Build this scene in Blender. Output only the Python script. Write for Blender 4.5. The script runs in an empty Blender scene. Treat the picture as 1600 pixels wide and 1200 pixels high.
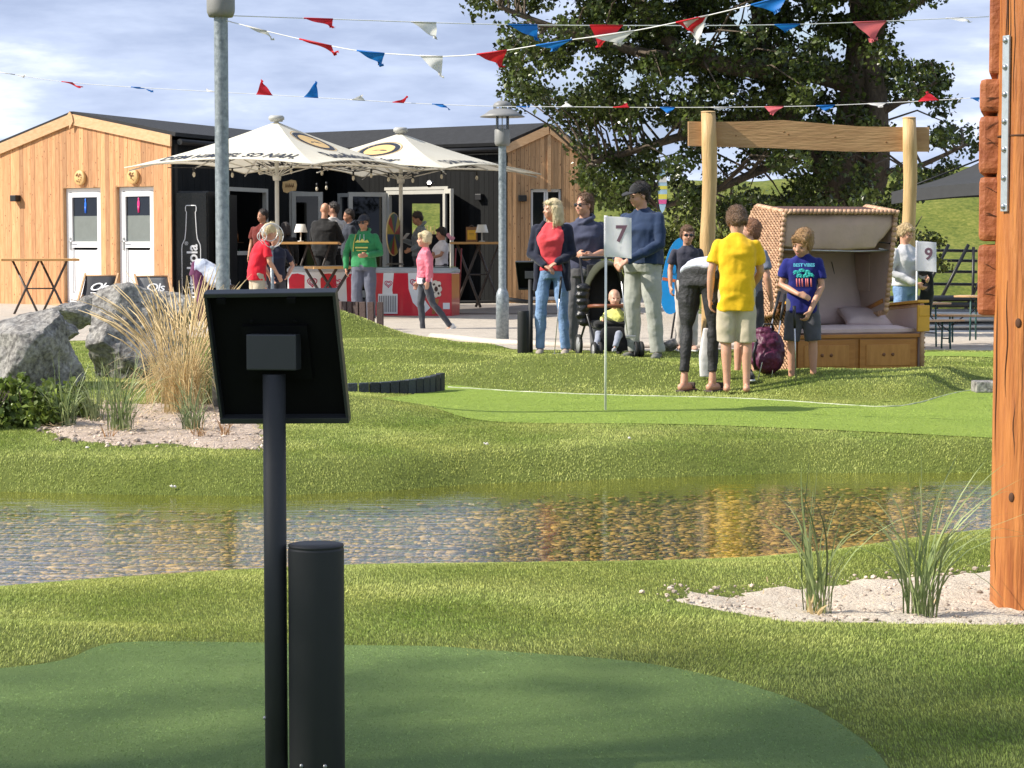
import bpy, bmesh, math, random
import numpy as np
from mathutils import Vector, Matrix, Euler, noise
from mathutils.geometry import delaunay_2d_cdt
random.seed(7); rng = np.random.default_rng(11)
R = math.radians
S = bpy.context.scene
COL = S.collection
# ---------------------------------------------------------------- camera
CAMZ, FPX, PITCH = 1.25, 3559.0, 3.57
cam = bpy.data.objects.new('camera', bpy.data.cameras.new('camera'))
COL.objects.link(cam); S.camera = cam
cam.location = (0, 0, CAMZ); cam.rotation_euler = (R(90 - PITCH), 0, 0)
cam.data.sensor_width = 36; cam.data.lens = FPX / 1600 * 36
cam.data.clip_start = .1; cam.data.clip_end = 3000
S.render.resolution_x, S.render.resolution_y = 1024, 768
# ---------------------------------------------------------------- light
SUN_EL, SUN_DIR = 38.0, Vector((.98, .17, 0)).normalized()      # direction the light travels over the ground
world = bpy.data.worlds.new('World'); S.world = world; world.use_nodes = True
nt = world.node_tree; nt.nodes.clear()
N = nt.nodes.new; L = nt.links.new
out = N('ShaderNodeOutputWorld'); bg = N('ShaderNodeBackground'); bg.inputs[1].default_value = .10
sky = N('ShaderNodeTexSky'); sky.sky_type = 'NISHITA'; sky.sun_disc = False
sky.sun_elevation = R(SUN_EL)
sky.sun_rotation = math.atan2(-SUN_DIR.x, -SUN_DIR.y)
sky.altitude = 5; sky.air_density = 1.0; sky.dust_density = .8; sky.ozone_density = 1.5
tc = N('ShaderNodeTexCoord')
def wnoise(scale, sc3, detail, rough, off=(0, 0, 0)):
    m = N('ShaderNodeMapping'); m.inputs['Scale'].default_value = sc3; m.inputs['Location'].default_value = off
    L(tc.outputs['Generated'], m.inputs[0])
    n = N('ShaderNodeTexNoise'); n.inputs['Scale'].default_value = scale
    n.inputs['Detail'].default_value = detail; n.inputs['Roughness'].default_value = rough
    L(m.outputs[0], n.inputs[0]); return n.outputs[0]
def wramp(sock, stops):
    r = N('ShaderNodeValToRGB'); L(sock, r.inputs[0]); e = r.color_ramp.elements
    while len(e) < len(stops): e.new(.5)
    for k, (p, c) in enumerate(stops): e[k].position = p; e[k].color = (*c, 1)
    return r.outputs[0]
cloudcol = wramp(wnoise(3.2, (1.0, 1.0, 4.5), 8, .58, (.3, .1, .2)),
                 [(.36, (2.3, 2.8, 4.2)), (.46, (3.2, 3.85, 5.4)), (.54, (4.5, 5.2, 6.8)), (.64, (9.0, 9.3, 10.0))])
cover = wramp(wnoise(3.0, (1, 1, 2.6), 6, .55, (1.4, 2.2, .85)), [(.40, (0, 0, 0)), (.50, (1, 1, 1))])
mx = N('ShaderNodeMixRGB'); L(cover, mx.inputs[0]); L(sky.outputs[0], mx.inputs[1]); L(cloudcol, mx.inputs[2])
L(mx.outputs[0], bg.inputs[0]); L(bg.outputs[0], out.inputs[0])
sun = bpy.data.lights.new('sun', 'SUN'); sun.energy = 4.6; sun.angle = R(.53); sun.color = (1, .93, .82)
so = bpy.data.objects.new('sun', sun); COL.objects.link(so)
ld = Vector((SUN_DIR.x * math.cos(R(SUN_EL)), SUN_DIR.y * math.cos(R(SUN_EL)), -math.sin(R(SUN_EL))))
so.rotation_euler = ld.to_track_quat('-Z', 'Y').to_euler(); so.location = (-10, -10, 15)
vs = S.view_settings; vs.view_transform = 'Standard'; vs.look = 'None'; vs.exposure = .66; vs.gamma = 1
S.cycles.max_bounces = 8; S.cycles.transparent_max_bounces = 12
# ---------------------------------------------------------------- measuring
_sp, _cp = math.sin(R(PITCH)), math.cos(R(PITCH))
def P(px, row, Y):
    a, b = (px - 800) / FPX, -(row - 600) / FPX
    d = Vector((a, _cp + b * _sp, -_sp + b * _cp))
    return Vector((0, 0, CAMZ)) + d * (Y / d.y)
def G(px, row, z=0.0):
    a, b = (px - 800) / FPX, -(row - 600) / FPX
    d = Vector((a, _cp + b * _sp, -_sp + b * _cp))
    return Vector((0, 0, CAMZ)) + d * ((z - CAMZ) / d.z)
def X(px, Y): return P(px, 378, Y).x
# ---------------------------------------------------------------- materials
MATS = {}
def mat(name, col, rough=.6, metal=0, var=.12, scale=8, bump=0, bscale=60, vcol=0, stretch=(1, 1, 1), col2=None,
        spec=.5, emit=None, trans=0, sss=0, coat=0, alpha=1, sheen=0):
    if name in MATS: return MATS[name]
    m = bpy.data.materials.new(name); m.use_nodes = True; nt = m.node_tree; nn = nt.nodes; b = nn['Principled BSDF']
    b.inputs['Roughness'].default_value = rough; b.inputs['Metallic'].default_value = metal
    b.inputs['Specular IOR Level'].default_value = spec
    tcn = nn.new('ShaderNodeTexCoord'); mp = nn.new('ShaderNodeMapping'); mp.inputs['Scale'].default_value = stretch
    nt.links.new(tcn.outputs['Object'], mp.inputs[0])
    ns = nn.new('ShaderNodeTexNoise'); ns.inputs['Scale'].default_value = scale; ns.inputs['Detail'].default_value = 6
    ns.inputs['Roughness'].default_value = .62
    nt.links.new(mp.outputs[0], ns.inputs[0])
    r = nn.new('ShaderNodeValToRGB'); r.color_ramp.elements[0].position = .3; r.color_ramp.elements[1].position = .7
    c = Vector(col); lo = c * (1 - var); hi = c * (1 + var) if col2 is None else Vector(col2)
    if col2 is not None: lo = c
    r.color_ramp.elements[0].color = (*lo, 1); r.color_ramp.elements[1].color = (*[min(1, q) for q in hi], 1)
    nt.links.new(ns.outputs[0], r.inputs[0]); cs = r.outputs[0]
    if vcol:
        at = nn.new('ShaderNodeAttribute'); at.attribute_name = 'v'
        mr = nn.new('ShaderNodeMapRange'); mr.inputs[3].default_value = 1 - vcol; mr.inputs[4].default_value = 1 + vcol
        nt.links.new(at.outputs['Fac'], mr.inputs[0])
        vm = nn.new('ShaderNodeVectorMath'); vm.operation = 'SCALE'
        nt.links.new(cs, vm.inputs[0]); nt.links.new(mr.outputs[0], vm.inputs['Scale']); cs = vm.outputs[0]
    nt.links.new(cs, b.inputs['Base Color'])
    if bump:
        n2 = nn.new('ShaderNodeTexNoise'); n2.inputs['Scale'].default_value = bscale; n2.inputs['Detail'].default_value = 5
        nt.links.new(mp.outputs[0], n2.inputs[0])
        bp = nn.new('ShaderNodeBump'); bp.inputs['Strength'].default_value = min(1, bump); bp.inputs['Distance'].default_value = .02
        nt.links.new(n2.outputs[0], bp.inputs['Height']); nt.links.new(bp.outputs[0], b.inputs['Normal'])
    if emit:
        b.inputs['Emission Color'].default_value = (*emit[0], 1); b.inputs['Emission Strength'].default_value = emit[1]
    if trans: b.inputs['Transmission Weight'].default_value = trans
    if sss:
        b.inputs['Subsurface Weight'].default_value = sss; b.inputs['Subsurface Radius'].default_value = (.01, .004, .002)
    if coat: b.inputs['Coat Weight'].default_value = coat
    if sheen: b.inputs['Sheen Weight'].default_value = sheen
    if alpha < 1: b.inputs['Alpha'].default_value = alpha
    MATS[name] = m; return m
def translucent(name, col, amount=.35, vcol=.3, rough=.5, col2=None, scale=3):
    m = mat(name, col, rough, vcol=vcol, col2=col2, scale=scale, spec=.35)
    nt = m.node_tree; b = nt.nodes['Principled BSDF']; o = nt.nodes['Material Output']
    src = b.inputs['Base Color'].links[0].from_socket
    t = nt.nodes.new('ShaderNodeBsdfTranslucent'); nt.links.new(src, t.inputs[0])
    mx = nt.nodes.new('ShaderNodeMixShader'); mx.inputs[0].default_value = amount
    nt.links.new(b.outputs[0], mx.inputs[1]); nt.links.new(t.outputs[0], mx.inputs[2]); nt.links.new(mx.outputs[0], o.inputs[0])
    return m
def glass(name, tint=(.02, .025, .03), refl=.25):
    m = bpy.data.materials.new(name); m.use_nodes = True; nt = m.node_tree; nn = nt.nodes; nn.remove(nn['Principled BSDF'])
    o = nn['Material Output']; tr = nn.new('ShaderNodeBsdfTransparent'); gl = nn.new('ShaderNodeBsdfGlossy')
    tr.inputs[0].default_value = (*tint, 1); gl.inputs['Roughness'].default_value = .03
    fr = nn.new('ShaderNodeFresnel'); fr.inputs[0].default_value = 1.5
    mx = nn.new('ShaderNodeMixShader'); nt.links.new(fr.outputs[0], mx.inputs[0]); nt.links.new(tr.outputs[0], mx.inputs[1])
    nt.links.new(gl.outputs[0], mx.inputs[2]); nt.links.new(mx.outputs[0], o.inputs[0]); MATS[name] = m; return m
# ---------------------------------------------------------------- objects
def tag(o, label=None, cat=None, group=None, kind=None):
    if label: o['label'] = label
    if cat: o['category'] = cat
    if group: o['group'] = group
    if kind: o['kind'] = kind
    return o
def empty(name, loc=(0, 0, 0), rz=0, label=None, cat=None, group=None, rot=None):
    o = bpy.data.objects.new(name, None); COL.objects.link(o); o.location = loc
    o.rotation_euler = rot if rot else (0, 0, rz); o.empty_display_size = .1
    return tag(o, label, cat, group)
def link(name, me, m=None, parent=None, loc=None, rot=None):
    o = bpy.data.objects.new(name, me); COL.objects.link(o)
    if m is not None: me.materials.clear(); me.materials.append(m)
    if parent: o.parent = parent
    if loc is not None: o.location = loc
    if rot is not None: o.rotation_euler = rot
    return o
def copy_tree(o, parent=None):
    c = o.copy(); COL.objects.link(c); c.parent = parent
    for ch in list(o.children): copy_tree(ch, c)
    return c
class MB:
    def __init__(s): s.v, s.f, s.c, s.sm = [], [], [], []
    def add(s, vs, fs, c=None, M=None, smooth=False):
        n = len(s.v)
        if M is not None: vs = [M @ Vector(q) for q in vs]
        s.v.extend([tuple(q) for q in vs]); c = random.random() if c is None else c
        for f in fs: s.f.append(tuple(n + i for i in f)); s.c.append(c); s.sm.append(smooth)
        return s
    def box(s, c, d, rot=None, bev=0, col=None, M=None):
        x, y, z = [q / 2 for q in d]; T = Matrix.Translation(c)
        if rot: T = T @ Euler(rot).to_matrix().to_4x4()
        if M is not None: T = M @ T
        if bev <= 0:
            vs = [(a * x, b * y, e * z) for a in (-1, 1) for b in (-1, 1) for e in (-1, 1)]
            fs = [(0, 1, 3, 2), (4, 6, 7, 5), (0, 4, 5, 1), (2, 3, 7, 6), (0, 2, 6, 4), (1, 5, 7, 3)]
            return s.add(vs, fs, col, T)
        bm = bmesh.new(); bmesh.ops.create_cube(bm, size=1)
        for q in bm.verts: q.co = Vector((q.co.x * 2 * x, q.co.y * 2 * y, q.co.z * 2 * z))
        bmesh.ops.bevel(bm, geom=bm.edges[:], offset=min(bev, x * .9, y * .9, z * .9), segments=2, affect='EDGES', profile=.6)
        s.add([q.co.copy() for q in bm.verts], [[q.index for q in f.verts] for f in bm.faces], col, T); bm.free(); return s
    def tube(s, pts, r, n=10, col=None, M=None, caps=True, flat=1.0, smooth=True):
        pts = [Vector(p) for p in pts]; k = len(pts)
        rs = [r] * k if isinstance(r, (int, float)) else r
        vs, fs = [], []; up = None
        for i, p in enumerate(pts):
            t = (pts[min(i + 1, k - 1)] - pts[max(i - 1, 0)])
            t = t.normalized() if t.length > 1e-9 else Vector((0, 0, 1))
            if up is None:
                up = Vector((0, 0, 1)) if abs(t.z) < .9 else Vector((1, 0, 0))
            a = up - t * up.dot(t); a = a.normalized() if a.length > 1e-6 else t.orthogonal().normalized(); up = a; b = t.cross(a)
            for j in range(n):
                w = 2 * math.pi * j / n; vs.append(p + (a * math.cos(w) * flat + b * math.sin(w)) * rs[i])
        for i in range(k - 1):
            for j in range(n):
                q = (j + 1) % n; fs.append((i * n + j, i * n + q, (i + 1) * n + q, (i + 1) * n + j))
        c = random.random() if col is None else col
        s.add(vs, fs, c, M, smooth)
        if caps:
            m = len(s.v) - len(vs)
            for f in (tuple(m + j for j in reversed(range(n))), tuple(m + (k - 1) * n + j for j in range(n))):
                s.f.append(f); s.c.append(c); s.sm.append(False)
        return s
    def lathe(s, prof, n=24, c=(0, 0, 0), col=None, M=None, smooth=True):
        vs, fs = [], []
        for r, z in prof:
            for j in range(n):
                w = 2 * math.pi * j / n; vs.append((c[0] + r * math.cos(w), c[1] + r * math.sin(w), c[2] + z))
        for i in range(len(prof) - 1):
            for j in range(n):
                q = (j + 1) % n; fs.append((i * n + j, i * n + q, (i + 1) * n + q, (i + 1) * n + j))
        return s.add(vs, fs, col, M, smooth)
    def ell(s, c, r, n=14, rot=None, col=None, M=None):
        vs, fs = [], []; h = max(6, n // 2)
        for i in range(h + 1):
            t = math.pi * i / h
            for j in range(n):
                w = 2 * math.pi * j / n; vs.append((r[0] * math.sin(t) * math.cos(w), r[1] * math.sin(t) * math.sin(w), -r[2] * math.cos(t)))
        for i in range(h):
            for j in range(n):
                q = (j + 1) % n; fs.append((i * n + j, i * n + q, (i + 1) * n + q, (i + 1) * n + j))
        T = Matrix.Translation(c)
        if rot: T = T @ Euler(rot).to_matrix().to_4x4()
        if M is not None: T = M @ T
        return s.add(vs, fs, col, T, True)
    def prism(s, poly, t, plane='xz', off=0, col=None, M=None):
        """polygon extruded to thickness t; 'xz': poly lies in x,z and spans y off..off+t"""
        def q(a, b, e):
            return {'xz': (a, e, b), 'xy': (a, b, e), 'yz': (e, a, b)}[plane]
        n = len(poly)
        vs = [q(a, b, off) for a, b in poly] + [q(a, b, off + t) for a, b in poly]
        fs = [tuple(range(n)), tuple(reversed(range(n, 2 * n)))] + [(i, (i + 1) % n + 0, (i + 1) % n + n, i + n) for i in range(n)]
        return s.add(vs, fs, col, M)
    def mesh(s, name, smooth=None):
        me = bpy.data.meshes.new(name); me.from_pydata(s.v, [], s.f)
        a = me.attributes.new('v', 'FLOAT', 'FACE'); a.data.foreach_set('value', np.array(s.c, dtype=np.float32))
        me.polygons.foreach_set('use_smooth', np.array(s.sm if smooth is None else [smooth] * len(s.f), dtype=bool))
        me.update(); return me
    def build(s, name, m, parent=None, loc=None, rot=None, smooth=None, fix=True):
        me = s.mesh(name, smooth)
        if fix:
            bm = bmesh.new(); bm.from_mesh(me); bmesh.ops.recalc_face_normals(bm, faces=bm.faces[:]); bm.to_mesh(me); bm.free()
        return link(name, me, m, parent, loc, rot)
def bezier(p, n=12):
    """smooth curve through points (Catmull-Rom)"""
    p = [Vector(q) for q in p]; q = [p[0]] + p + [p[-1]]; o = []
    for i in range(1, len(q) - 2):
        for k in range(n):
            t = k / n
            o.append(.5 * ((2 * q[i]) + (q[i + 1] - q[i - 1]) * t + (2 * q[i - 1] - 5 * q[i] + 4 * q[i + 1] - q[i + 2]) * t * t
                           + (3 * q[i] - q[i - 1] - 3 * q[i + 1] + q[i + 2]) * t ** 3))
    o.append(p[-1]); return o
def text_mesh(txt, size, shear=0, depth=.0, align='CENTER', spacing=1.0, bold=0.0):
    c = bpy.data.curves.new('txt', 'FONT'); c.body = txt; c.size = size; c.shear = shear; c.extrude = depth
    c.align_x = align; c.align_y = 'CENTER'; c.space_character = spacing; c.offset = bold; c.resolution_u = 3
    o = bpy.data.objects.new('txt', c); COL.objects.link(o)
    bpy.context.view_layer.update()
    me = bpy.data.meshes.new_from_object(o.evaluated_get(bpy.context.evaluated_depsgraph_get()))
    bpy.data.objects.remove(o); bpy.data.curves.remove(c); return me
def text(name, txt, size, m, parent, M, **k):
    me = text_mesh(txt, size, **k); me.transform(M); return link(name, me, m, parent)
def soft(name, mb, m, parent, voxel=.012, smooth=6, disp=0, dscale=.12, seed=0, disp2=0, d2scale=.03):
    """union of closed shapes -> one continuous skin"""
    me = mb.mesh(name, True); o = bpy.data.objects.new(name, me); COL.objects.link(o)
    bm = bmesh.new(); bm.from_mesh(me); bmesh.ops.remove_doubles(bm, verts=bm.verts[:], dist=1e-5)
    bmesh.ops.recalc_face_normals(bm, faces=bm.faces[:]); bm.to_mesh(me); bm.free()
    r = o.modifiers.new('r', 'REMESH'); r.mode = 'VOXEL'; r.voxel_size = voxel; r.use_smooth_shade = True
    s_ = o.modifiers.new('s', 'SMOOTH'); s_.iterations = smooth; s_.factor = .5
    texs = []
    for d, sc in ((disp, dscale), (disp2, d2scale)):
        if d:
            if sc == .045:      # drawn folds of cloth
                t = bpy.data.textures.new('t', 'WOOD'); t.wood_type = 'BANDNOISE'; t.noise_scale = .16; t.turbulence = 9; t.noise_basis_2 = 'SIN'
            else:
                t = bpy.data.textures.new('t', 'CLOUDS'); t.noise_scale = sc; t.noise_depth = 2
            texs.append(t)
            dm = o.modifiers.new('d', 'DISPLACE'); dm.texture = t; dm.strength = d; dm.mid_level = .5
            dm.texture_coords = 'LOCAL'
    bpy.context.view_layer.update()
    e = bpy.data.meshes.new_from_object(o.evaluated_get(bpy.context.evaluated_depsgraph_get()))
    bpy.data.objects.remove(o); bpy.data.meshes.remove(me)
    for t in texs: bpy.data.textures.remove(t)
    e.name = name; e.polygons.foreach_set('use_smooth', np.ones(len(e.polygons), dtype=bool))
    return link(name, e, m, parent)
# ---------------------------------------------------------------- terrain
def curve(pts, z):
    w = [G(a, b, z) for a, b in pts]; w.sort(key=lambda q: q.x)
    return np.array([q.x for q in w]), np.array([q.y for q in w])
WZ = -.12
NX, NY = curve([(-900, 955), (-300, 925), (0, 910), (200, 895), (415, 882), (600, 874), (800, 871), (1000, 868), (1150, 862), (1260, 853), (1400, 835), (1480, 827), (1560, 822), (1900, 800)], WZ)
NY = NY - .12
FX, FY = curve([(-900, 772), (-200, 771), (0, 770), (200, 775), (400, 777), (600, 769), (740, 758), (860, 754), (1000, 749), (1240, 741), (1560, 740), (2300, 742)], WZ)
def ss(a, b, t):
    t = np.clip((t - a) / (b - a), 0, 1); return t * t * (3 - 2 * t)
def ga(x, y, cx, cy, sx, sy, rot=0.0):
    c, s = math.cos(rot), math.sin(rot); u = (x - cx) * c + (y - cy) * s; v = -(x - cx) * s + (y - cy) * c
    return np.exp(-(u / sx) ** 2 - (v / sy) ** 2)
def H(x, y):
    x = np.asarray(x, float); y = np.asarray(y, float)
    yn = np.interp(x, NX, NY); yf = np.interp(x, FX, FY)
    near = .05 - .27 * ss(-1.6, .9, y - yn) - .075 * ss(.45, .95, x) * np.exp(-((y - 7.85) / .62) ** 2)
    near = near + .07 * ga(x, y, -1.75, 6.75, .75, .30) + .012 * np.sin(x * 1.3 + 1) * np.sin(y * 1.1)
    far = -.25 + .29 * ss(-.25, .42, y - yf) + .045 * ss(.2, 1.4, y - yf) - .02 * ss(1.4, 2.6, y - yf)
    t = ss(0, 1, (y - yn) / np.maximum(yf - yn, .1))
    z = near * (1 - t) + far * t
    u = ss(13.5, 14.5, y)
    z = z + u * (.13 * ga(x, y, -1.75, 16.3, .75, 1.1) + .10 * ga(x, y, -1.05, 15.3, .55, .7, -.3))         # hump left of the green
    z = z + .245 * ga(x, y, .55, 19.05, 1.3, .52) + .13 * ga(x, y, -1.3, 19.6, .8, .7, .2) + .15 * ga(x, y, -1.5, 22.2, 1.7, .30)
    lo = 17.0 + 1.45 * ss(3.0, 3.9, x)
    z = z + ss(0, .75, y - lo) * ss(19.8, 18.8, y) * (.12 * ss(1.6, 2.7, x) + .05 * ss(2.8, 4.0, x))      # lip before the beach chair
    z = z + .40 * ga(x, y, -2.3, 27.2, .85, .42) + .10 * ga(x, y, -1.5, 25.6, 1.2, .45)
    z = z + .16 * ga(x, y, -4.0, 15.8, .9, 1.0) * u + .10 * ga(x, y, -4.9, 18.9, 1.2, 1.2) + .08 * ga(x, y, -2.9, 20.4, 1.0, 1.2)
    z = z + .05 * ga(x, y, 4.3, 22.5, 1.4, .6) - .55 * ss(3.2, 4.6, x) * ss(24.5, 31, y)
    return z
def hz(x, y): return float(H(x, y))
def sheet(name, poly, m, lift=.004, step=.12, jitter=0.0, zf=None, smooth=True, drop=0):
    """area inside a polygon laid on the terrain, triangulated with interior points"""
    b = []
    for i in range(len(poly)):
        p, q = Vector(poly[i][:2]), Vector(poly[(i + 1) % len(poly)][:2]); k = max(1, int((q - p).length / step))
        b += [p.lerp(q, j / k) for j in range(k)]
    pa = np.array([(q.x, q.y) for q in b]); x0, y0 = pa.min(0); x1, y1 = pa.max(0)
    gx, gy = np.meshgrid(np.arange(x0, x1, step), np.arange(y0, y1, step)); gx = gx.ravel(); gy = gy.ravel()
    gx = gx + rng.uniform(-.3, .3, gx.size) * step; gy = gy + rng.uniform(-.3, .3, gy.size) * step
    ok = inside(gx, gy, pa)
    for k in range(0, len(pa)):
        ok &= (gx - pa[k, 0]) ** 2 + (gy - pa[k, 1]) ** 2 > (step * .4) ** 2
    pts = b + [Vector((a, c)) for a, c in zip(gx[ok], gy[ok])]
    vs, es, fs, *_ = delaunay_2d_cdt(pts, [], [list(range(len(b)))], 1, 1e-6)
    va = np.array([(q.x, q.y) for q in vs]); z = H(va[:, 0], va[:, 1]) + lift
    if zf is not None: z = z + zf(va[:, 0], va[:, 1])
    if drop:
        bb = np.array([(q.x, q.y) for q in b]); d = np.sqrt(((va[:, None] - bb[None]) ** 2).sum(-1)).min(1); z = z - drop * np.clip(1 - d / .10, 0, 1)
    me = bpy.data.meshes.new(name); me.from_pydata([(a, c, e) for (a, c), e in zip(va, z)], [], fs)
    me.polygons.foreach_set('use_smooth', np.full(len(fs), smooth)); me.update()
    o = link(name, me, m); tag(o, kind='structure'); return o
def inside(x, y, pa):
    r = np.zeros(np.shape(x), bool); n = len(pa); j = n - 1
    for i in range(n):
        xi, yi = pa[i]; xj, yj = pa[j]
        c = ((yi > y) != (yj > y)) & (x < (xj - xi) * (y - yi) / (yj - yi + 1e-12) + xi); r ^= c; j = i
    return r
def GP(pts, z): return [tuple(G(a, b, z)[:2]) for a, b in pts]
def smoothpoly(pts, n=6):
    p = [Vector((*q, 0)) for q in pts]; k = len(p); o = []
    for i in range(k):
        a, b, c, d = p[i - 1], p[i], p[(i + 1) % k], p[(i + 2) % k]
        for j in range(n):
            t = j / n
            v = .5 * ((2 * b) + (c - a) * t + (2 * a - 5 * b + 4 * c - d) * t * t + (3 * b - a - 3 * c + d) * t ** 3)
            o.append((v.x, v.y))
    return o
def groundmat(name, stops, scale, bump, bscale, rough=.9, fine=None):
    m = bpy.data.materials.new(name); m.use_nodes = True; nt = m.node_tree; nn = nt.nodes; b = nn['Principled BSDF']
    b.inputs['Roughness'].default_value = rough; b.inputs['Specular IOR Level'].default_value = .3
    t = nn.new('ShaderNodeTexCoord')
    def noi(s, d=8, r=.65):
        n = nn.new('ShaderNodeTexNoise'); n.inputs['Scale'].default_value = s; n.inputs['Detail'].default_value = d
        n.inputs['Roughness'].default_value = r; nt.links.new(t.outputs['Object'], n.inputs[0]); return n.outputs[0]
    r = nn.new('ShaderNodeValToRGB'); e = r.color_ramp.elements
    while len(e) < len(stops): e.new(.5)
    for k, (p, c) in enumerate(stops): e[k].position = p; e[k].color = (*c, 1)
    a = noi(scale)
    if fine:
        mm = nn.new('ShaderNodeMixRGB'); mm.inputs[0].default_value = .55; nt.links.new(a, mm.inputs[1]); nt.links.new(noi(fine, 3, .6), mm.inputs[2]); a = mm.outputs[0]
    nt.links.new(a, r.inputs[0]); nt.links.new(r.outputs[0], b.inputs['Base Color'])
    bp = nn.new('ShaderNodeBump'); bp.inputs['Strength'].default_value = bump; bp.inputs['Distance'].default_value = .02
    nt.links.new(noi(bscale, 6), bp.inputs['Height']); nt.links.new(bp.outputs[0], b.inputs['Normal'])
    return m
M_backing = groundmat('turf backing', [(.35, (.09, .12, .02)), (.65, (.20, .24, .045))], 30, .9, 140, fine=180)
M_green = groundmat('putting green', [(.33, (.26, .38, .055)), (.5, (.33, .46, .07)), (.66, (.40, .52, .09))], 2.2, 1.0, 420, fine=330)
M_sand = groundmat('sand', [(.3, (.40, .33, .25)), (.5, (.61, .53, .42)), (.7, (.71, .64, .53))], 9, .8, 70, fine=90)
M_gravel = groundmat('gravel', [(.35, (.40, .35, .29)), (.65, (.60, .53, .44))], 4, .8, 60, fine=50)
M_hillgrass = groundmat('dyke grass', [(.33, (.055, .08, .010)), (.5, (.12, .145, .02)), (.66, (.22, .215, .045))], .9, 1.0, 7, fine=9)
# ground: one sheet to the horizon (coarse), fine in view
def grid(name, xs, ys, m, zf, parent=None):
    gx, gy = np.meshgrid(xs, ys); z = zf(gx, gy); nx, ny = len(xs), len(ys)
    co = np.stack([gx, gy, z], -1).reshape(-1, 3); i = np.arange(nx * ny).reshape(ny, nx)
    f = np.stack([i[:-1, :-1], i[:-1, 1:], i[1:, 1:], i[1:, :-1]], -1).reshape(-1, 4)
    me = bpy.data.meshes.new(name); me.from_pydata(co.tolist(), [], f.tolist()); me.polygons.foreach_set('use_smooth', np.ones(len(f), bool))
    me.update(); return link(name, me, m, parent)
xs = np.concatenate([[-1500, -500, -200, -90, -40, -22], np.arange(-13, 13.01, .13), [22, 40, 90, 200, 500, 1500]])
ys = np.concatenate([[-800, -200, -50, -12, -3, 0], np.arange(2.0, 16, .09), np.arange(16, 30, .14), np.arange(30, 56, .6), [62, 80, 120, 200, 400, 900, 1500]])
tag(grid('ground', xs, ys, M_backing, H), kind='structure')
near_green = smoothpoly(GP([(-500, 1075), (-60, 1052), (90, 1040), (185, 1020), (400, 1013), (540, 1015), (680, 1017), (800, 1026), (980, 1040), (1100, 1060), (1200, 1085), (1270, 1110), (1330, 1145), (1385, 1195), (1420, 1300), (1300, 1600), (-300, 1700), (-700, 1300)], .05))
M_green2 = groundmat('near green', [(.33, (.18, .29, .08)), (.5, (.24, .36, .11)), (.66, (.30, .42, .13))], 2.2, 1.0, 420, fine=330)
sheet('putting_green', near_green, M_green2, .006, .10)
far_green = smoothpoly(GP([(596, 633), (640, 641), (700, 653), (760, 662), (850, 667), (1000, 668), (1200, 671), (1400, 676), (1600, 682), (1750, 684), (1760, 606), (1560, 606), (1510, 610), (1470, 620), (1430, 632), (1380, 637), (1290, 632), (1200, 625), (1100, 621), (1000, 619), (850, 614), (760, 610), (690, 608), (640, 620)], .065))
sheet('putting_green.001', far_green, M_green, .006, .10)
back_green = smoothpoly(GP([(1425, 566), (1500, 568), (1640, 569), (1640, 556), (1500, 553), (1430, 554)], .05))
sheet('putting_green.002', back_green, M_green, .008, .12)
def lumps(x, y): return np.array([.014 * noise.noise(Vector((a * 6, b * 6, 1))) + .009 * noise.noise(Vector((a * 17, b * 17, 3))) + .005 * noise.noise(Vector((a * 40, b * 40, 5))) for a, b in zip(x, y)])
sand_near = smoothpoly(GP([(1043, 942), (1060, 915), (1110, 915), (1160, 900), (1270, 892), (1400, 884), (1600, 876), (1800, 872), (1900, 985), (1600, 966), (1400, 967), (1200, 961), (1100, 952)], .05))
sand_near = [(a + .03 * noise.noise(Vector((a * 14, b * 14, 0))), b + .07 * noise.noise(Vector((a * 11, b * 11, 7)))) for a, b in sand_near]
sheet('sand_bed', sand_near, M_sand, .014, .035, zf=lumps, drop=.03)
sand_left = smoothpoly(GP([(75, 690), (140, 699), (250, 703), (330, 705), (415, 706), (425, 690), (410, 672), (370, 658), (330, 650), (200, 646), (110, 652), (60, 672)], .05))
sand_left = [(a + .08 * noise.noise(Vector((a * 6, b * 6, 0))), b + .25 * noise.noise(Vector((a * 5, b * 5, 7)))) for a, b in sand_left]
M_sand2 = groundmat('litter sand', [(.3, (.30, .22, .16)), (.5, (.50, .40, .32)), (.7, (.62, .52, .43))], 9, .9, 70, fine=60)
sheet('sand_bed.001', sand_left, M_sand2, .014, .05, zf=lumps, drop=.03)
pathp = [(-14, 24.8), (-9, 24.6), (-3.2, 28.6), (-1.2, 28.4), (0, 25.0), (1.2, 24.6), (3.2, 25.2), (9, 24.2), (14, 24), (14, 60), (-14, 60)]
sheet('gravel_path', pathp, M_gravel, .006, .45)
# dyke behind
def dyke(x, y):
    b = 3.1 * ss(52, 66, y) + .5 * ss(5, 16, x) * ss(52, 66, y) - .35 * ss(-2, -14, x) * ss(52, 66, y)
    v = np.vectorize(lambda a, c: noise.noise(Vector((a * .35, c * .35, 0))) * .14 + noise.noise(Vector((a * 1.3, c * 1.3, 4))) * .07)
    return b + v(x, y) * ss(51, 54, y) - .12 + .004 - .55 * ss(3.2, 4.6, x) * ss(56, 52, y)
tag(grid('dyke_hill', np.arange(-40, 40.1, .4), np.arange(50.5, 80, .4), M_hillgrass, dyke), kind='structure')
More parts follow.
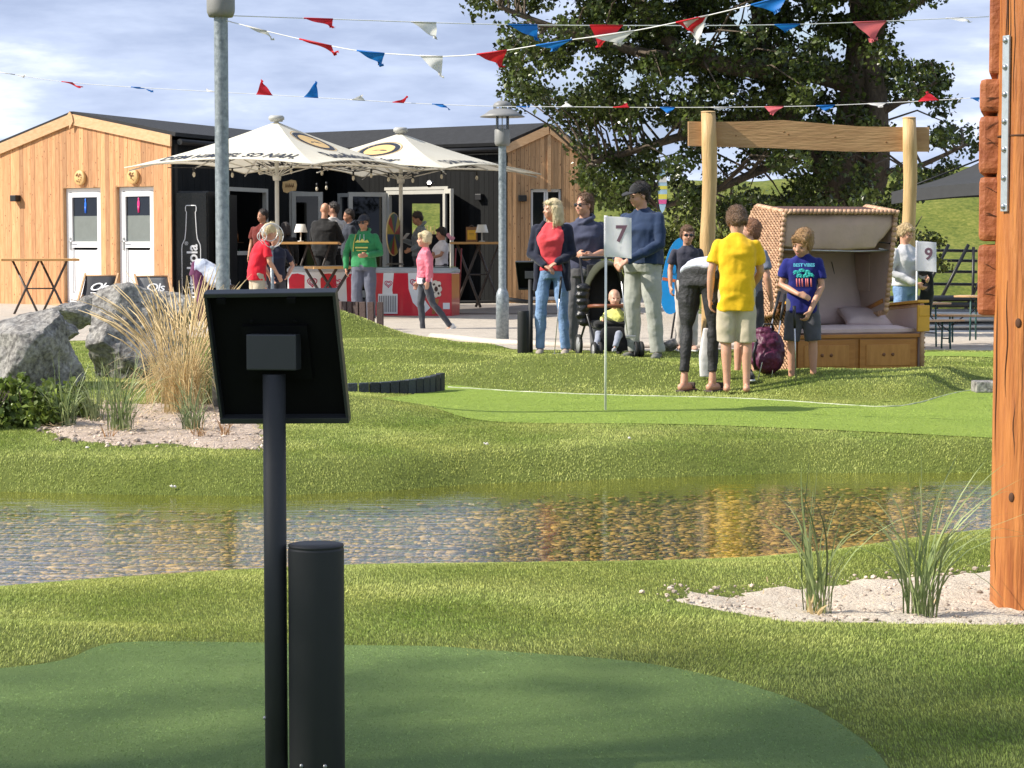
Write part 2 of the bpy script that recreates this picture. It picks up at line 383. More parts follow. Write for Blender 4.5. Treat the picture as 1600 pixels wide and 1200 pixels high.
# ---------------------------------------------------------------- water
mw = bpy.data.materials.new('pond water'); mw.use_nodes = True; nt = mw.node_tree; nn = nt.nodes; nn.remove(nn['Principled BSDF'])
gl = nn.new('ShaderNodeBsdfGlossy'); gl.inputs['Roughness'].default_value = .015; gl.inputs[0].default_value = (1, 1, 1, 1)
tr = nn.new('ShaderNodeBsdfTransparent'); tr.inputs[0].default_value = (.96, .89, .64, 1)
fr = nn.new('ShaderNodeFresnel'); fr.inputs[0].default_value = 1.40
mxs = nn.new('ShaderNodeMixShader'); tcw = nn.new('ShaderNodeTexCoord')
def wn(sc, s3, det):
    mp = nn.new('ShaderNodeMapping'); mp.inputs['Scale'].default_value = s3; nt.links.new(tcw.outputs['Object'], mp.inputs[0])
    n = nn.new('ShaderNodeTexNoise'); n.inputs['Scale'].default_value = sc; n.inputs['Detail'].default_value = det
    nt.links.new(mp.outputs[0], n.inputs[0]); return n.outputs[0]
ad = nn.new('ShaderNodeMath'); ad.operation = 'MULTIPLY_ADD'; ad.inputs[1].default_value = .5
nt.links.new(wn(22, (.55, 2.2, 1), 3), ad.inputs[0]); nt.links.new(wn(6, (.5, 2.0, 1), 2), ad.inputs[2])
bw = nn.new('ShaderNodeBump'); bw.inputs['Strength'].default_value = .6; bw.inputs['Distance'].default_value = .006
nt.links.new(ad.outputs[0], bw.inputs['Height'])
for q in (gl,): nt.links.new(bw.outputs[0], q.inputs['Normal'])
gm = nn.new('ShaderNodeNewGeometry'); fm = nn.new('ShaderNodeMath'); fm.operation = 'MULTIPLY_ADD'; fm.inputs[1].default_value = -1     # light leaving the thin sheet from below is not bent, so it meets no total reflection
mf = nn.new('ShaderNodeMath'); mf.operation = 'MULTIPLY'; fm.inputs[2].default_value = 1
nt.links.new(gm.outputs['Backfacing'], fm.inputs[0]); nt.links.new(fr.outputs[0], mf.inputs[0]); nt.links.new(fm.outputs[0], mf.inputs[1])
nt.links.new(mf.outputs[0], mxs.inputs[0]); nt.links.new(tr.outputs[0], mxs.inputs[1]); nt.links.new(gl.outputs[0], mxs.inputs[2])
nt.links.new(mxs.outputs[0], nn['Material Output'].inputs[0])
w = MB(); xw = np.arange(-8, 8.01, .4)
for a, b in zip(xw[:-1], xw[1:]):
    f = lambda q, XX, YY, d: float(np.interp(q, XX, YY)) + d
    w.add([(a, f(a, NX, NY, -.15), WZ), (b, f(b, NX, NY, -.15), WZ), (b, f(b, FX, FY, .12), WZ), (a, f(a, FX, FY, .12), WZ)], [(0, 1, 2, 3)])
tag(w.build('water', mw, fix=False), kind='structure')
# pebbles on the bed: nobody could count them
M_peb = mat('pebbles', (.19, .13, .055), .55, vcol=.9, var=.3, scale=30, col2=(.38, .28, .12), spec=.4)
def pebbles():
    bm = bmesh.new(); bmesh.ops.create_icosphere(bm, subdivisions=1, radius=1); bv = np.array([q.co[:] for q in bm.verts])
    bf = np.array([[q.index for q in f.verts] for f in bm.faces]); bm.free()
    n = 34000; y = rng.uniform(8.8, 13.7, n); x = rng.uniform(-1, 1, n) * (y * .29 + .3)
    yn = np.interp(x, NX, NY); yf = np.interp(x, FX, FY); ok = (y > yn - .05) & (y < yf - .06)
    x, y = x[ok], y[ok]; n = len(x); r = rng.uniform(.007, .020, n) * (1 + 1.0 * (rng.random(n) > .93)); a = rng.uniform(0, 6.28, n)
    z = H(x, y) + .006
    v = bv[None] * np.stack([r * rng.uniform(1, 1.5, n), r * rng.uniform(.75, 1.05, n), r * .26], -1)[:, None, :]
    c, s = np.cos(a)[:, None], np.sin(a)[:, None]
    v = np.stack([v[..., 0] * c - v[..., 1] * s, v[..., 0] * s + v[..., 1] * c, v[..., 2]], -1) + np.stack([x, y, z], -1)[:, None]
    f = bf[None] + (np.arange(n) * len(bv))[:, None, None]; fast_mesh('pebbles', v.reshape(-1, 3), f.reshape(-1, 3), M_peb, np.repeat(rng.random(n), len(bf)), smooth=True, kind='stuff')
def fast_mesh(name, v, f, m, vc=None, smooth=False, kind=None, parent=None):
    me = bpy.data.meshes.new(name); me.vertices.add(len(v)); me.vertices.foreach_set('co', np.ascontiguousarray(v, dtype=np.float32).ravel())
    k = f.shape[1]; me.loops.add(f.size); me.loops.foreach_set('vertex_index', f.ravel().astype(np.int32)); me.polygons.add(len(f))
    me.polygons.foreach_set('loop_start', np.arange(0, f.size, k, dtype=np.int32))
    if vc is not None:
        a = me.attributes.new('v', 'FLOAT', 'FACE'); a.data.foreach_set('value', vc.astype(np.float32))
    me.polygons.foreach_set('use_smooth', np.full(len(f), smooth)); me.update(); me.validate()
    o = link(name, me, m, parent)
    if kind: tag(o, kind=kind)
    return o
pebbles()
# ---------------------------------------------------------------- artificial turf blades
M_turf = translucent('turf blades', (.225, .31, .055), .25, vcol=.5, rough=.6, col2=(.54, .56, .17), scale=1.2)
def blades(name, n, y0, y1, hmin, hmax, wid, m=M_turf, hole=(), xf=.255, only=None, lean=.7, label=None, lim=None):
    y = np.sqrt(rng.uniform(y0 ** 2, y1 ** 2, n)); x = rng.uniform(-1, 1, n) * (y * xf + .25)
    yn = np.interp(x, NX, NY); yf = np.interp(x, FX, FY); ok = (y < yn + .03) | (y > yf - .03)
    jx = x + .05 * np.sin(y * 37 + 3 * np.sin(x * 21)) + rng.normal(0, .02, n); jy = y + .04 * np.sin(x * 31 + 2 * np.sin(y * 17)) + rng.normal(0, .035, n)
    for h in hole: ok &= ~inside(jx, jy, np.array(h))
    if only is not None: ok &= inside(x, y, np.array(only))
    x, y = x[ok], y[ok]; n = len(x); z = H(x, y); a = rng.uniform(0, 6.283, n); h = rng.uniform(hmin, hmax, n); w = wid * rng.uniform(.7, 1.3, n)
    l = rng.uniform(0, lean, n) * h; b = a + rng.uniform(.8, 2.3, n)
    # patches lean together, as a trodden carpet does
    pa = 2.5 * np.sin(x * 2.1 + 1.3 * np.sin(y * 1.7)) + 1.6 * np.cos(y * 2.3); l2 = .35 * h
    lx = np.cos(b) * l + np.cos(pa) * l2; ly = np.sin(b) * l + np.sin(pa) * l2
    cx, cy = np.cos(a) * w, np.sin(a) * w
    p0 = np.stack([x - cx, y - cy, z], -1); p1 = np.stack([x + cx, y + cy, z], -1)
    p2 = np.stack([x + lx * .4 + cx * .7, y + ly * .4 + cy * .7, z + h * .62], -1); p3 = np.stack([x + lx * .4 - cx * .7, y + ly * .4 - cy * .7, z + h * .62], -1)
    p4 = np.stack([x + lx, y + ly, z + h * .62 + h * .38 * .8], -1)
    v = np.stack([p0, p1, p2, p3, p4], 1).reshape(-1, 3); i = (np.arange(n) * 5)[:, None, None]
    f = (np.array([[0, 1, 2], [0, 2, 3], [3, 2, 4]])[None] + i).reshape(-1, 3)
    return fast_mesh(name, v, f, m, np.repeat(rng.random(n), 3), kind='stuff')
holes = [near_green, far_green, sand_near, sand_left, back_green]
blades('turf', 560000, 5.0, 10.4, .006, .011, .0013, hole=holes)
blades('turf.001', 520000, 12.0, 17.5, .007, .014, .0019, hole=holes)
pth = pathp
blades('turf.002', 420000, 17.2, 29.0, .010, .018, .0034, hole=holes + [pth])
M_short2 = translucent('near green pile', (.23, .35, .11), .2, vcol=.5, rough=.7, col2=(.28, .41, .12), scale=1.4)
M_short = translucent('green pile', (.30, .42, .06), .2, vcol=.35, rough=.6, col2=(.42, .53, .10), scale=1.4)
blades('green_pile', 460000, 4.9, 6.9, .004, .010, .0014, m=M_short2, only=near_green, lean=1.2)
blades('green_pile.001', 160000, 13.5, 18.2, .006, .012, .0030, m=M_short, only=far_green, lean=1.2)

# clods and stones lying in the sand
def clods(name, poly, n, r0, r1, m):
    bm = bmesh.new(); bmesh.ops.create_icosphere(bm, subdivisions=1, radius=1); bv = np.array([q.co[:] for q in bm.verts]); bf = np.array([[q.index for q in f.verts] for f in bm.faces]); bm.free()
    pa = np.array(poly); x = rng.uniform(pa[:, 0].min() - .1, pa[:, 0].max() + .1, n * 3); y = rng.uniform(pa[:, 1].min() - .1, pa[:, 1].max() + .1, n * 3)
    ok = inside(x + rng.normal(0, .04, n * 3), y + rng.normal(0, .05, n * 3), pa); x, y = x[ok][:n], y[ok][:n]; n = len(x); r = r0 + (r1 - r0) * rng.random(n) ** 3
    v = bv[None] * (r[:, None, None] * rng.uniform(.6, 1.2, (n, len(bv), 1))) * np.array([1, 1, .7]) + np.stack([x, y, H(x, y) + .012], -1)[:, None]
    f = bf[None] + (np.arange(n) * len(bv))[:, None, None]; fast_mesh(name, v.reshape(-1, 3), f.reshape(-1, 3), m, np.repeat(rng.random(n), len(bf)), kind='stuff')
M_clod = mat('sand clods', (.48, .39, .31), .9, vcol=.5, var=.2, scale=30)
clods('sand_clods', sand_near, 1500, .003, .014, M_clod); clods('sand_clods.001', sand_left, 1500, .004, .022, M_clod)

eg = [G(a, b, .065) for a, b in ((700, 609), (760, 611), (850, 615), (1000, 620), (1100, 622), (1200, 626), (1290, 632), (1380, 637), (1430, 632), (1470, 621), (1510, 612), (1560, 608))]
eg = bezier([Vector((q.x, q.y, 0)) for q in eg], 8)
tag(MB().tube([Vector((q.x, q.y, hz(q.x, q.y) + .006 + .004 * noise.noise(q * 9))) for q in eg], .006, 5).build('turf_edging', mat('pale edging', (.20, .26, .10), .8, scale=9, col2=(.60, .60, .48))), kind='structure')

def litter(name, poly, n, m, ln):
    pa = np.array(poly); x = rng.uniform(pa[:, 0].min(), pa[:, 0].max(), n); y = rng.uniform(pa[:, 1].min(), pa[:, 1].max(), n); ok = inside(x, y, pa); x, y = x[ok], y[ok]; n = len(x)
    a = rng.uniform(0, 6.28, n); l = rng.uniform(.3, 1, n) * ln; w = .0016; z = H(x, y) + .022 + rng.uniform(0, .012, n); dz = rng.uniform(-.004, .018, n)
    c, s = np.cos(a), np.sin(a); v = np.stack([np.stack([x - s * w, y + c * w, z], -1), np.stack([x + s * w, y - c * w, z], -1), np.stack([x + c * l + s * w, y + s * l - c * w, z + dz], -1), np.stack([x + c * l - s * w, y + s * l + c * w, z + dz], -1)], 1).reshape(-1, 3)
    f = np.array([[0, 1, 2, 3]])[None] + (np.arange(n) * 4)[:, None, None]; fast_mesh(name, v, f.reshape(-1, 4), m, rng.random(n), kind='stuff')
M_lit = mat('dry litter', (.42, .28, .13), .8, vcol=.6, col2=(.62, .48, .28))
litter('dry_litter', sand_left, 1400, M_lit, .12); litter('dry_litter.001', sand_near, 120, M_lit, .05)
# ---------------------------------------------------------------- wooden kiosk
M_larch = mat('larch boards', (.47, .215, .085), .6, var=.2, scale=5, stretch=(6, 6, .7), vcol=.30, bump=.25, bscale=30, col2=(.64, .345, .165))
M_larch2 = mat('shaded larch boards', (.46, .255, .115), .6, scale=5, stretch=(6, 6, .7), vcol=.28, bump=.25, bscale=30, col2=(.60, .365, .19))
M_fascia = mat('fascia wood', (.54, .31, .15), .6, scale=4, stretch=(2, 2, 6), vcol=.1, col2=(.66, .43, .24))
M_knot = mat('knots', (.20, .085, .035), .7)
M_blackwood = mat('black boards', (.004, .0045, .0045), .75, spec=.25, scale=5, stretch=(6, 6, .7), vcol=.5, bump=.3, bscale=30)
M_roof = mat('roof felt', (.018, .019, .021), .85, bump=.3, bscale=80, var=.3)
M_white = mat('white frame', (.78, .79, .80), .4, var=.03)
M_dark = mat('dark interior', (.02, .018, .016), .8)
M_black = mat('black metal', (.012, .012, .013), .45, var=.1)
M_glass = glass('window glass')
M_pane = mat('door pane', (.012, .014, .018), .06, var=.1, spec=.7)
M_frost = mat('frosted pane', (.17, .19, .18), .45, var=.08)
def frame(a, b):
    """wall frame: origin a (x, y), x axis towards b, y axis into the wall"""
    a, b = Vector((*a, 0)), Vector((*b, 0)); u = (b - a).normalized(); n = Vector((-u.y, u.x, 0))
    M = Matrix(((u.x, n.x, 0, a.x), (u.y, n.y, 0, a.y), (0, 0, 1, 0), (0, 0, 0, 1))); return M, (b - a).length
def on_wall(M, px, row):
    """point of a wall plane seen at a pixel, in wall coordinates (x, z)"""
    I = M.inverted(); o = I @ Vector((0, 0, CAMZ)); q = I @ P(px, row, 40.0); d = q - o; t = -o.y / d.y; p = o + d * t; return p.x, p.z
def boards(M, x0, x1, ztop, zbot, holes=(), w=.118, t=.022, knots=None):
    mb = MB(); x = x0; i = 0
    cuts = sorted(set([q for h in holes for q in h[:2]]))
    while x < x1 - 1e-6:
        nx_ = min(x + w * random.uniform(.9, 1.1), x1)
        for c in cuts:
            if x + 1e-4 < c < nx_ - 1e-4: nx_ = c
        xm = (x + nx_) / 2; segs = [(zbot, None)]
        hs = sorted([h for h in holes if h[0] - 1e-5 <= xm <= h[1] + 1e-5], key=lambda h: h[2]); iv = []; z = zbot
        for h in hs:
            if h[2] > z: iv.append((z, h[2], 0))
            z = h[3]
        iv.append((z, 0, 1))
        pr = random.uniform(0, .005); c = random.random()
        for za, zb, top in iv:
            g = .0025; ta = ztop(x + g) if top else zb; tb = ztop(nx_ - g) if top else zb
            if max(ta, tb) <= za + .01: continue
            y0 = -t - pr
            vs = [(x + g, y0, za), (nx_ - g, y0, za), (nx_ - g, y0, tb), (x + g, y0, ta), (x + g, 0, za), (nx_ - g, 0, za), (nx_ - g, 0, tb), (x + g, 0, ta)]
            mb.add(vs, [(0, 1, 2, 3), (5, 4, 7, 6), (4, 0, 3, 7), (1, 5, 6, 2), (3, 2, 6, 7), (4, 5, 1, 0)], c, M)
            if knots is not None:
                for _ in range(int((ta - za) * 2.6 + random.random())):
                    kx, kz = random.uniform(x + .02, nx_ - .02), random.uniform(za, max(za, ta - .05)); r = random.uniform(.005, .013)
                    knots.ell((kx, y0 - .0006, kz), (r * .8, .0012, r * 1.4), 8, M=M)
        x = nx_; i += 1
    return mb
kiosk = empty('wooden_kiosk', (-3.9, 44.5, 0), label='wooden kiosk with larch clad gables, black plank front and black felt roof', cat='building')
KI = Matrix.Translation(kiosk.location).inverted()
def addin(o, mb, m):
    """surface marks: faces of a second material inside the same mesh"""
    me = o.data; k = len(me.materials); me.materials.append(m); t = mb.mesh('t'); bm = bmesh.new(); bm.from_mesh(me); n = len(bm.faces); bm.from_mesh(t)
    bm.faces.ensure_lookup_table()
    for f in bm.faces[n:]: f.material_index = k
    bm.to_mesh(me); bm.free(); bpy.data.meshes.remove(t)
def kb(mb, name, m, parent=None, lab=None):
    o = mb.build(name, m, parent or kiosk)
    if parent is None: o.matrix_parent_inverse = KI.copy()
    elif parent is not kiosk: o.parent = parent; 
    if lab: o['label'] = lab
    return o
Cap = P(115, 180, 42.4); C1 = P(268, 213, 40.8); ux = (C1 - Cap); ux.z = 0; hw = ux.length
A0 = Cap - ux * 1.04
M1, W1 = frame((A0.x, A0.y), (C1.x, C1.y)); xa = W1 - hw
zL = P(0, 228, 43.75).z; xl, _ = on_wall(M1, 0, 228)
def top1(x): return Cap.z - .1 + (x - xa) * (C1.z - Cap.z) / hw if x > xa else Cap.z - .1 - (xa - x) * (Cap.z - zL) / (xa - xl)
doors = []
for a, b in ((99, 159), (182, 242)):
    x0, z1 = on_wall(M1, a, 291); x1, _ = on_wall(M1, b, 291); doors.append((x0, x1, .12, 2.26))
kn = MB()
addin(kb(boards(M1, 0, W1, top1, .06, doors, knots=kn), 'wall', M_larch), kn, M_knot)
core = MB()     # structure behind the boards
def wallcore(mb, M, x0, x1, zt, holes, zb=.0, t=.14, y0=.002):
    ed = sorted(set([x0, x1] + [q for h in holes for q in h[:2]] + list(np.linspace(x0, x1, 5)[1:-1])))
    for a, b in zip(ed[:-1], ed[1:]):
        xm = (a + b) / 2; z = zb
        for h in sorted([h for h in holes if h[0] < xm < h[1]], key=lambda h: h[2]):
            if h[2] > z: mb.add([(a, y0, z), (b, y0, z), (b, y0, h[2]), (a, y0, h[2]), (a, t, z), (b, t, z), (b, t, h[2]), (a, t, h[2])], BX, .5, M)
            z = h[3]
        ta, tb = zt(a) - .03, zt(b) - .03
        mb.add([(a, y0, z), (b, y0, z), (b, y0, tb), (a, y0, ta), (a, t, z), (b, t, z), (b, t, tb), (a, t, ta)], BX, .5, M)
BX = [(0, 1, 2, 3), (5, 4, 7, 6), (4, 0, 3, 7), (1, 5, 6, 2), (3, 2, 6, 7), (4, 5, 1, 0)]
wallcore(core, M1, 0, W1, top1, doors)
for k, (x0, x1, z0, z1) in enumerate(doors):
    rv = MB(); rv.box((x0 + .006, .05, (z0 + z1) / 2), (.012, .14, z1 - z0), M=M1).box((x1 - .006, .05, (z0 + z1) / 2), (.012, .14, z1 - z0), M=M1).box(((x0 + x1) / 2, .05, z1 - .006), (x1 - x0 - .03, .14, .012), M=M1)
    kb(rv, 'reveal', M_larch2)
    st = MB().box(((x0 + x1) / 2, -.12, .07), (x1 - x0 + .1, .3, .06), M=M1); kb(st, 'step', M_fascia)
    d = MB(); a, b = x0 + .02, x1 - .012; c = (a + b) / 2; w = b - a; y = .085; zt = z1 - .02; zm = z0 + 1.08
    for q in (a + .035, b - .035): d.box((q, y, (z0 + zt) / 2), (.07, .06, zt - z0), M=M1)
    d.box((c, y, zt - .035), (w - .14, .06, .07), M=M1); d.box((c, y, z0 + .02), (w - .14, .06, .04), M=M1)
    dr = kb(d, 'door', M_white)
    l = MB(); aa, bb = a + .075, b - .075; yy = y - .02
    for q in (aa + .045, bb - .045): l.box((q, yy, (z0 + .05 + zt - .075) / 2), (.09, .05, zt - z0 - .14), M=M1)
    for q, hh in ((zt - .12, .09), (zm, .11), (z0 + .11, .12)): l.box((c, yy, q), (bb - aa - .18, .05, hh), M=M1)
    l.box((c, yy + .012, (z0 + zm) / 2), (bb - aa - .18, .02, zm - z0 - .2), M=M1)
    for q in (aa + .12, bb - .12): l.box((q, yy - .005, (z0 + .2 + zm - .08) / 2), (.012, .02, zm - z0 - .3), M=M1)
    lf = kb(l, 'leaf', M_white, dr)
    zs = zm + .05 + (zt - zm - .17) * .55
    kb(MB().box((c, yy + .012, (zm + .055 + zs) / 2), (bb - aa - .18, .01, zs - zm - .055), M=M1), 'frosted_pane', M_frost, dr)
    kb(MB().box((c, yy + .012, (zs + zt - .165) / 2), (bb - aa - .18, .01, zt - .165 - zs), M=M1), 'glass_pane', M_pane, dr)
    hm = mat('blue figure', (.02, .16, .75), .4) if k == 0 else mat('pink figure', (.7, .03, .2), .4)
    fg = MB(); zc = zt - .33
    fg.ell((c, yy, zc + .115), (.022, .006, .028), 10, M=M1); fg.ell((c, yy, zc + .02), (.035 if k else .028, .006, .085), 10, M=M1)
    for q in (-.013, .013): fg.tube([M1 @ Vector((c + q, yy, zc)), M1 @ Vector((c + q * .8, yy, zc - .13))], .011, 6)
    kb(fg, 'figure_sign', hm, dr)
    h = MB(); hx = aa + .045; h.box((hx, yy - .035, zm + .02), (.035, .02, .24), M=M1, bev=.008)
    h.tube([M1 @ Vector(q) for q in ((hx, yy - .03, zm + .06), (hx, yy - .08, zm + .06), (hx + .13, yy - .08, zm + .06))], .012, 8)
    kb(h, 'handle', mat('steel handle', (.6, .6, .6), .3, metal=.8), dr)
    # round wooden plaque with the year ring and a carved figure
    pq = MB(); zc = z1 + .17; pq.lathe([(0, 0), (.13, 0), (.14, .012), (.14, .05), (.125, .062), (0, .062)], 26, M=M1 @ Matrix.Translation((c, -.025, zc)) @ Matrix.Rotation(R(90), 4, 'X'))
    po = kb(pq, 'plaque', mat('plaque wood', (.60, .36, .13), .55, scale=14, col2=(.72, .47, .2)))
    cv = MB()
    for _ in range(16): cv.box((c + random.uniform(-.07, .07), -.09, zc + random.uniform(-.08, .08)), (random.uniform(.012, .05), .006, random.uniform(.01, .03)), rot=(0, random.uniform(-1, 1), 0), M=M1)
    addin(po, cv, mat('burnt wood', (.20, .09, .03), .7))
# fascias of the left gable, ridge block
fa = MB()
def strip(mb, M, x0, z0, x1, z1, h, y=-.05, t=.045, c=None):
    mb.add([(x0, y, z0 - h), (x1, y, z1 - h), (x1, y, z1), (x0, y, z0), (x0, y + t, z0 - h), (x1, y + t, z1 - h), (x1, y + t, z1), (x0, y + t, z0)], BX, c, M)
strip(fa, M1, -.25, top1(-.25) + .12, xa - .02, top1(xa) + .12, .20, -.075); strip(fa, M1, xa + .02, top1(xa) + .12, W1 + .04, top1(W1) + .12, .20, -.075)
fa.prism([(xa - .01, top1(xa) - .16), (xa + .09, top1(xa) - .02), (xa + .06, top1(xa) + .1), (xa, top1(xa) + .17), (xa - .06, top1(xa) + .1), (xa - .02, top1(xa))], .02, off=-.10, M=M1)
kb(fa, 'fascia', M_fascia)
lb = MB().box((0, 0, 0), (.16, .13, .12), bev=.012, M=M1 @ Matrix.Translation((on_wall(M1, 30, 310)[0], -.095, on_wall(M1, 30, 310)[1])))
kb(lb, 'wall_lamp', M_black)
# black inner walls
K0 = (-3.9, 47.0); C2 = P(793, 230, 44.0)
M2, W2 = frame((C1.x, C1.y), K0); M3, W3 = frame(K0, (C2.x, C2.y))
e2 = P(793, 237, 44).z - .02
def fl2(x): return C1.z - .06
def fl3(x): return e2
h2 = []; xw0 = on_wall(M2, 352, 300)[0]; xw1 = on_wall(M2, 415, 300)[0]; h2.append((xw0, xw1, 1.0, 2.28)); xg0, xg1 = on_wall(M2, 450, 300)[0], on_wall(M2, 492, 300)[0]; h2.append((xg0, xg1, .12, 2.26))
xd = [on_wall(M3, q, 300)[0] for q in (515, 520, 530, 581, 606, 699)]
h3 = [(xd[2], xd[3], .95, 2.24), (xd[4], xd[5], .12, 2.27)]
mb = boards(M2, .02, W2, fl2, .04, h2); b3 = boards(M3, .02, W3 - .03, fl3, .04, h3)
kb(mb, 'plank_wall', M_blackwood); kb(b3, 'plank_wall', M_blackwood)
wallcore(core, M2, .02, W2, fl2, h2); wallcore(core, M3, .02, W3 - .02, fl3, h3)
# right gable
C3 = P(917, 240, 44.1); M4, W4 = frame((C2.x, C2.y), (C3.x, C3.y)); z4a = P(793, 228, 44).z; z4b = P(858, 198, 44.25).z; z4c = P(917, 243, 44.5).z; x4 = on_wall(M4, 858, 300)[0]
def top4(x): return (z4a + (z4b - z4a) * x / x4 if x < x4 else z4b + (z4c - z4b) * (x - x4) / (W4 - x4)) - .08
xo0, xo1 = on_wall(M4, 829, 300)[0], on_wall(M4, 877, 300)[0]; h4 = [(xo0, xo1, .12, 2.27)]
kn = MB(); addin(kb(boards(M4, 0, W4, top4, .05, h4, w=.085, knots=kn), 'wall', M_larch2), kn, M_knot)
wallcore(core, M4, 0, W4, top4, h4)
fa = MB(); strip(fa, M4, -.04, top4(0) + .10, x4 - .01, top4(x4) + .10, .17, -.07); strip(fa, M4, x4 + .01, top4(x4) + .10, W4 + .04, top4(W4) + .10, .17, -.07)
fa.box((x4, -.035, top4(x4) - .6), (.07, .03, 1.15), M=M4)
kb(fa, 'fascia', M_fascia)
kb(MB().box((0, 0, 0), (.16, .1, .12), bev=.012, M=M4 @ Matrix.Translation((on_wall(M4, 816, 310)[0], -.08, on_wall(M4, 816, 310)[1]))), 'wall_lamp', M_black)
fr = MB(); fw = xo1 - xo0
for q in (xo0 + .03, (xo0 + xo1) / 2 - .02, (xo0 + xo1) / 2 + .025, xo1 - .03): fr.box((q, .06, 1.2), (.035, .05, 2.1), M=M4)
for q in (2.24, .16): fr.box(((xo0 + xo1) / 2, .06, q), (fw - .1, .049, .06), M=M4)
fo = kb(fr, 'door', M_white); kb(MB().box(((xo0 + xo1) / 2, .075, 1.2), (fw - .04, .01, 2.1), M=M4), 'glass_pane', M_pane, fo)
# far walls, floor and ceiling: closed volumes behind the openings
KL = Vector((-11.2, 43.5, 0)); bk = MB()
def slab(mb, pts, z0, z1): mb.prism([(p[0], p[1]) for p in pts], z1 - z0, 'xy', z0, .5)
B1 = Vector((A0.x + 2.7, A0.y + 7.6, 0)); B2 = Vector((-1.2, 52.5, 0)); B3 = Vector((C3.x - .1, C3.y + 4.2, 0))
slab(core, [(C1.x, C1.y + .1), (C2.x, C2.y + .1), (C3.x - .05, C3.y + .05), (B3.x, B3.y), (B2.x, B2.y), (B1.x, B1.y), (A0.x + .1, A0.y + .1)], .03, .11)
kb(core, 'inner_shell', M_dark)
back = MB()
Mb, Wb = frame((B2.x, B2.y), (B3.x, B3.y)); Mb = Mb @ Matrix.Translation((0, 0, 0))
Mw, Ww = frame((B1.x, B1.y), (B2.x, B2.y)); wl = on_wall(Mw, 644, 330)[0]; wr = on_wall(Mw, 688, 330)[0]; wz0 = on_wall(Mw, 660, 366)[1]; wz1 = on_wall(Mw, 660, 318)[1]
for a, b, h in (((B1.x, B1.y), (B2.x, B2.y), [(wl, wr, wz0, wz1)]), ((A0.x, A0.y), (B1.x, B1.y), ())):
    MM, WW = frame(a, b); wallcore(back, MM, 0, WW, lambda x: C1.z - .1, h)
wallcore(back, Mb, -.3, Wb, lambda x: e2 - .05, ()); MM, WW = frame((B3.x, B3.y), (C3.x, C3.y)); wallcore(back, MM, 0, WW, lambda x: z4c - .15, ())
kb(back, 'back_wall', M_dark)
rf = MB()
def roofslab(mb, e0, e1, r1, r0, t=.07):
    """eave e0-e1, ridge r0-r1"""
    vs = [Vector(q) for q in (e0, e1, r1, r0)]; n = (vs[1] - vs[0]).cross(vs[3] - vs[0]).normalized()
    if n.z < 0: n = -n
    mb.add([q for q in vs] + [q + n * t for q in vs], [(0, 1, 2, 3), (4, 7, 6, 5), (0, 4, 5, 1), (1, 5, 6, 2), (2, 6, 7, 3), (3, 7, 4, 0)], .5)
dl = (Vector((*K0, 0)) - Vector((C1.x, C1.y, 0))).normalized(); fo_ = -dl * .06
ra = Vector((Cap.x, Cap.y, Cap.z + .00)); ea = Vector((C1.x + .09, C1.y, C1.z - .0)); la = Vector((A0.x - .2, A0.y + .1, top1(-.2) + .1))
roofslab(rf, ea + fo_, ea + dl * 7.6, ra + dl * 9.5, ra + fo_); roofslab(rf, la, la + dl * 9.5, ra + dl * 9.5, ra + fo_)
dr3 = (Vector((*K0, 0)) - Vector((C2.x, C2.y, 0))).normalized(); rb = Vector((P(858, 300, 44.25).x, 44.22, z4b + .01)); eb = Vector((C2.x - .06, C2.y - .12, z4a + .0)); ec = Vector((C3.x + .1, C3.y, z4c + .0))
roofslab(rf, eb, eb + dr3 * 6.5 + Vector((0, 0, -.0)), rb + dr3 * 7.5, rb); roofslab(rf, ec, ec + dr3 * 9 + Vector((1.5, 3, 0)), rb + dr3 * 7.5, rb)
kb(rf, 'roof', M_roof)
gt = MB(); gt.tube([ea + Vector((.06, -.05, -.1)), ea + dl * 6.4 + Vector((.06, 0, -.1))], .055, 10); gt.tube([eb + Vector((-.03, -.03, -.07)), eb + dr3 * 4.6 + Vector((-.03, -.03, -.07))], .05, 10)
kb(gt, 'gutter', M_black)
dp = MB(); dp.tube([(C2.x - .1, C2.y - .14, z4a - .1), (C2.x - .06, C2.y - .1, z4a - .35), (C2.x - .06, C2.y - .1, .35), (C2.x, C2.y - .2, .15), (C2.x + .4, C2.y - .4, .1)], .045, 10); kb(dp, 'downpipe', M_black)
# window and door frames in the black wall
def opening(M, h, mull=(), leaf=None, name='window'):
    x0, x1, z0, z1 = h; f = MB(); t = .075; y = -.01; c = (x0 + x1) / 2
    for q in (x0 + t / 2, x1 - t / 2): f.box((q, y, (z0 + z1) / 2), (t, .09, z1 - z0 - .004), M=M)
    f.box((c, y, z1 - t / 2), (x1 - x0 - 2 * t, .088, t), M=M)
    if z0 > .5: f.box((c, y, z0 + t / 2), (x1 - x0 - 2 * t, .088, t), M=M)
    return kb(f, name, mat('cream frame', (.50, .48, .42), .5, var=.05))
w1 = opening(M2, h2[0]); opening(M2, h2[1], name='doorway'); w2 = opening(M3, h3[0]); opening(M3, h3[1], name='doorway')
x0, x1, z0, z1 = h3[0]; kb(MB().box(((x0 + x1) / 2, .0, (z0 + z1) / 2), (x1 - x0 - .16, .008, z1 - z0 - .16), M=M3), 'pane', M_pane, w2)
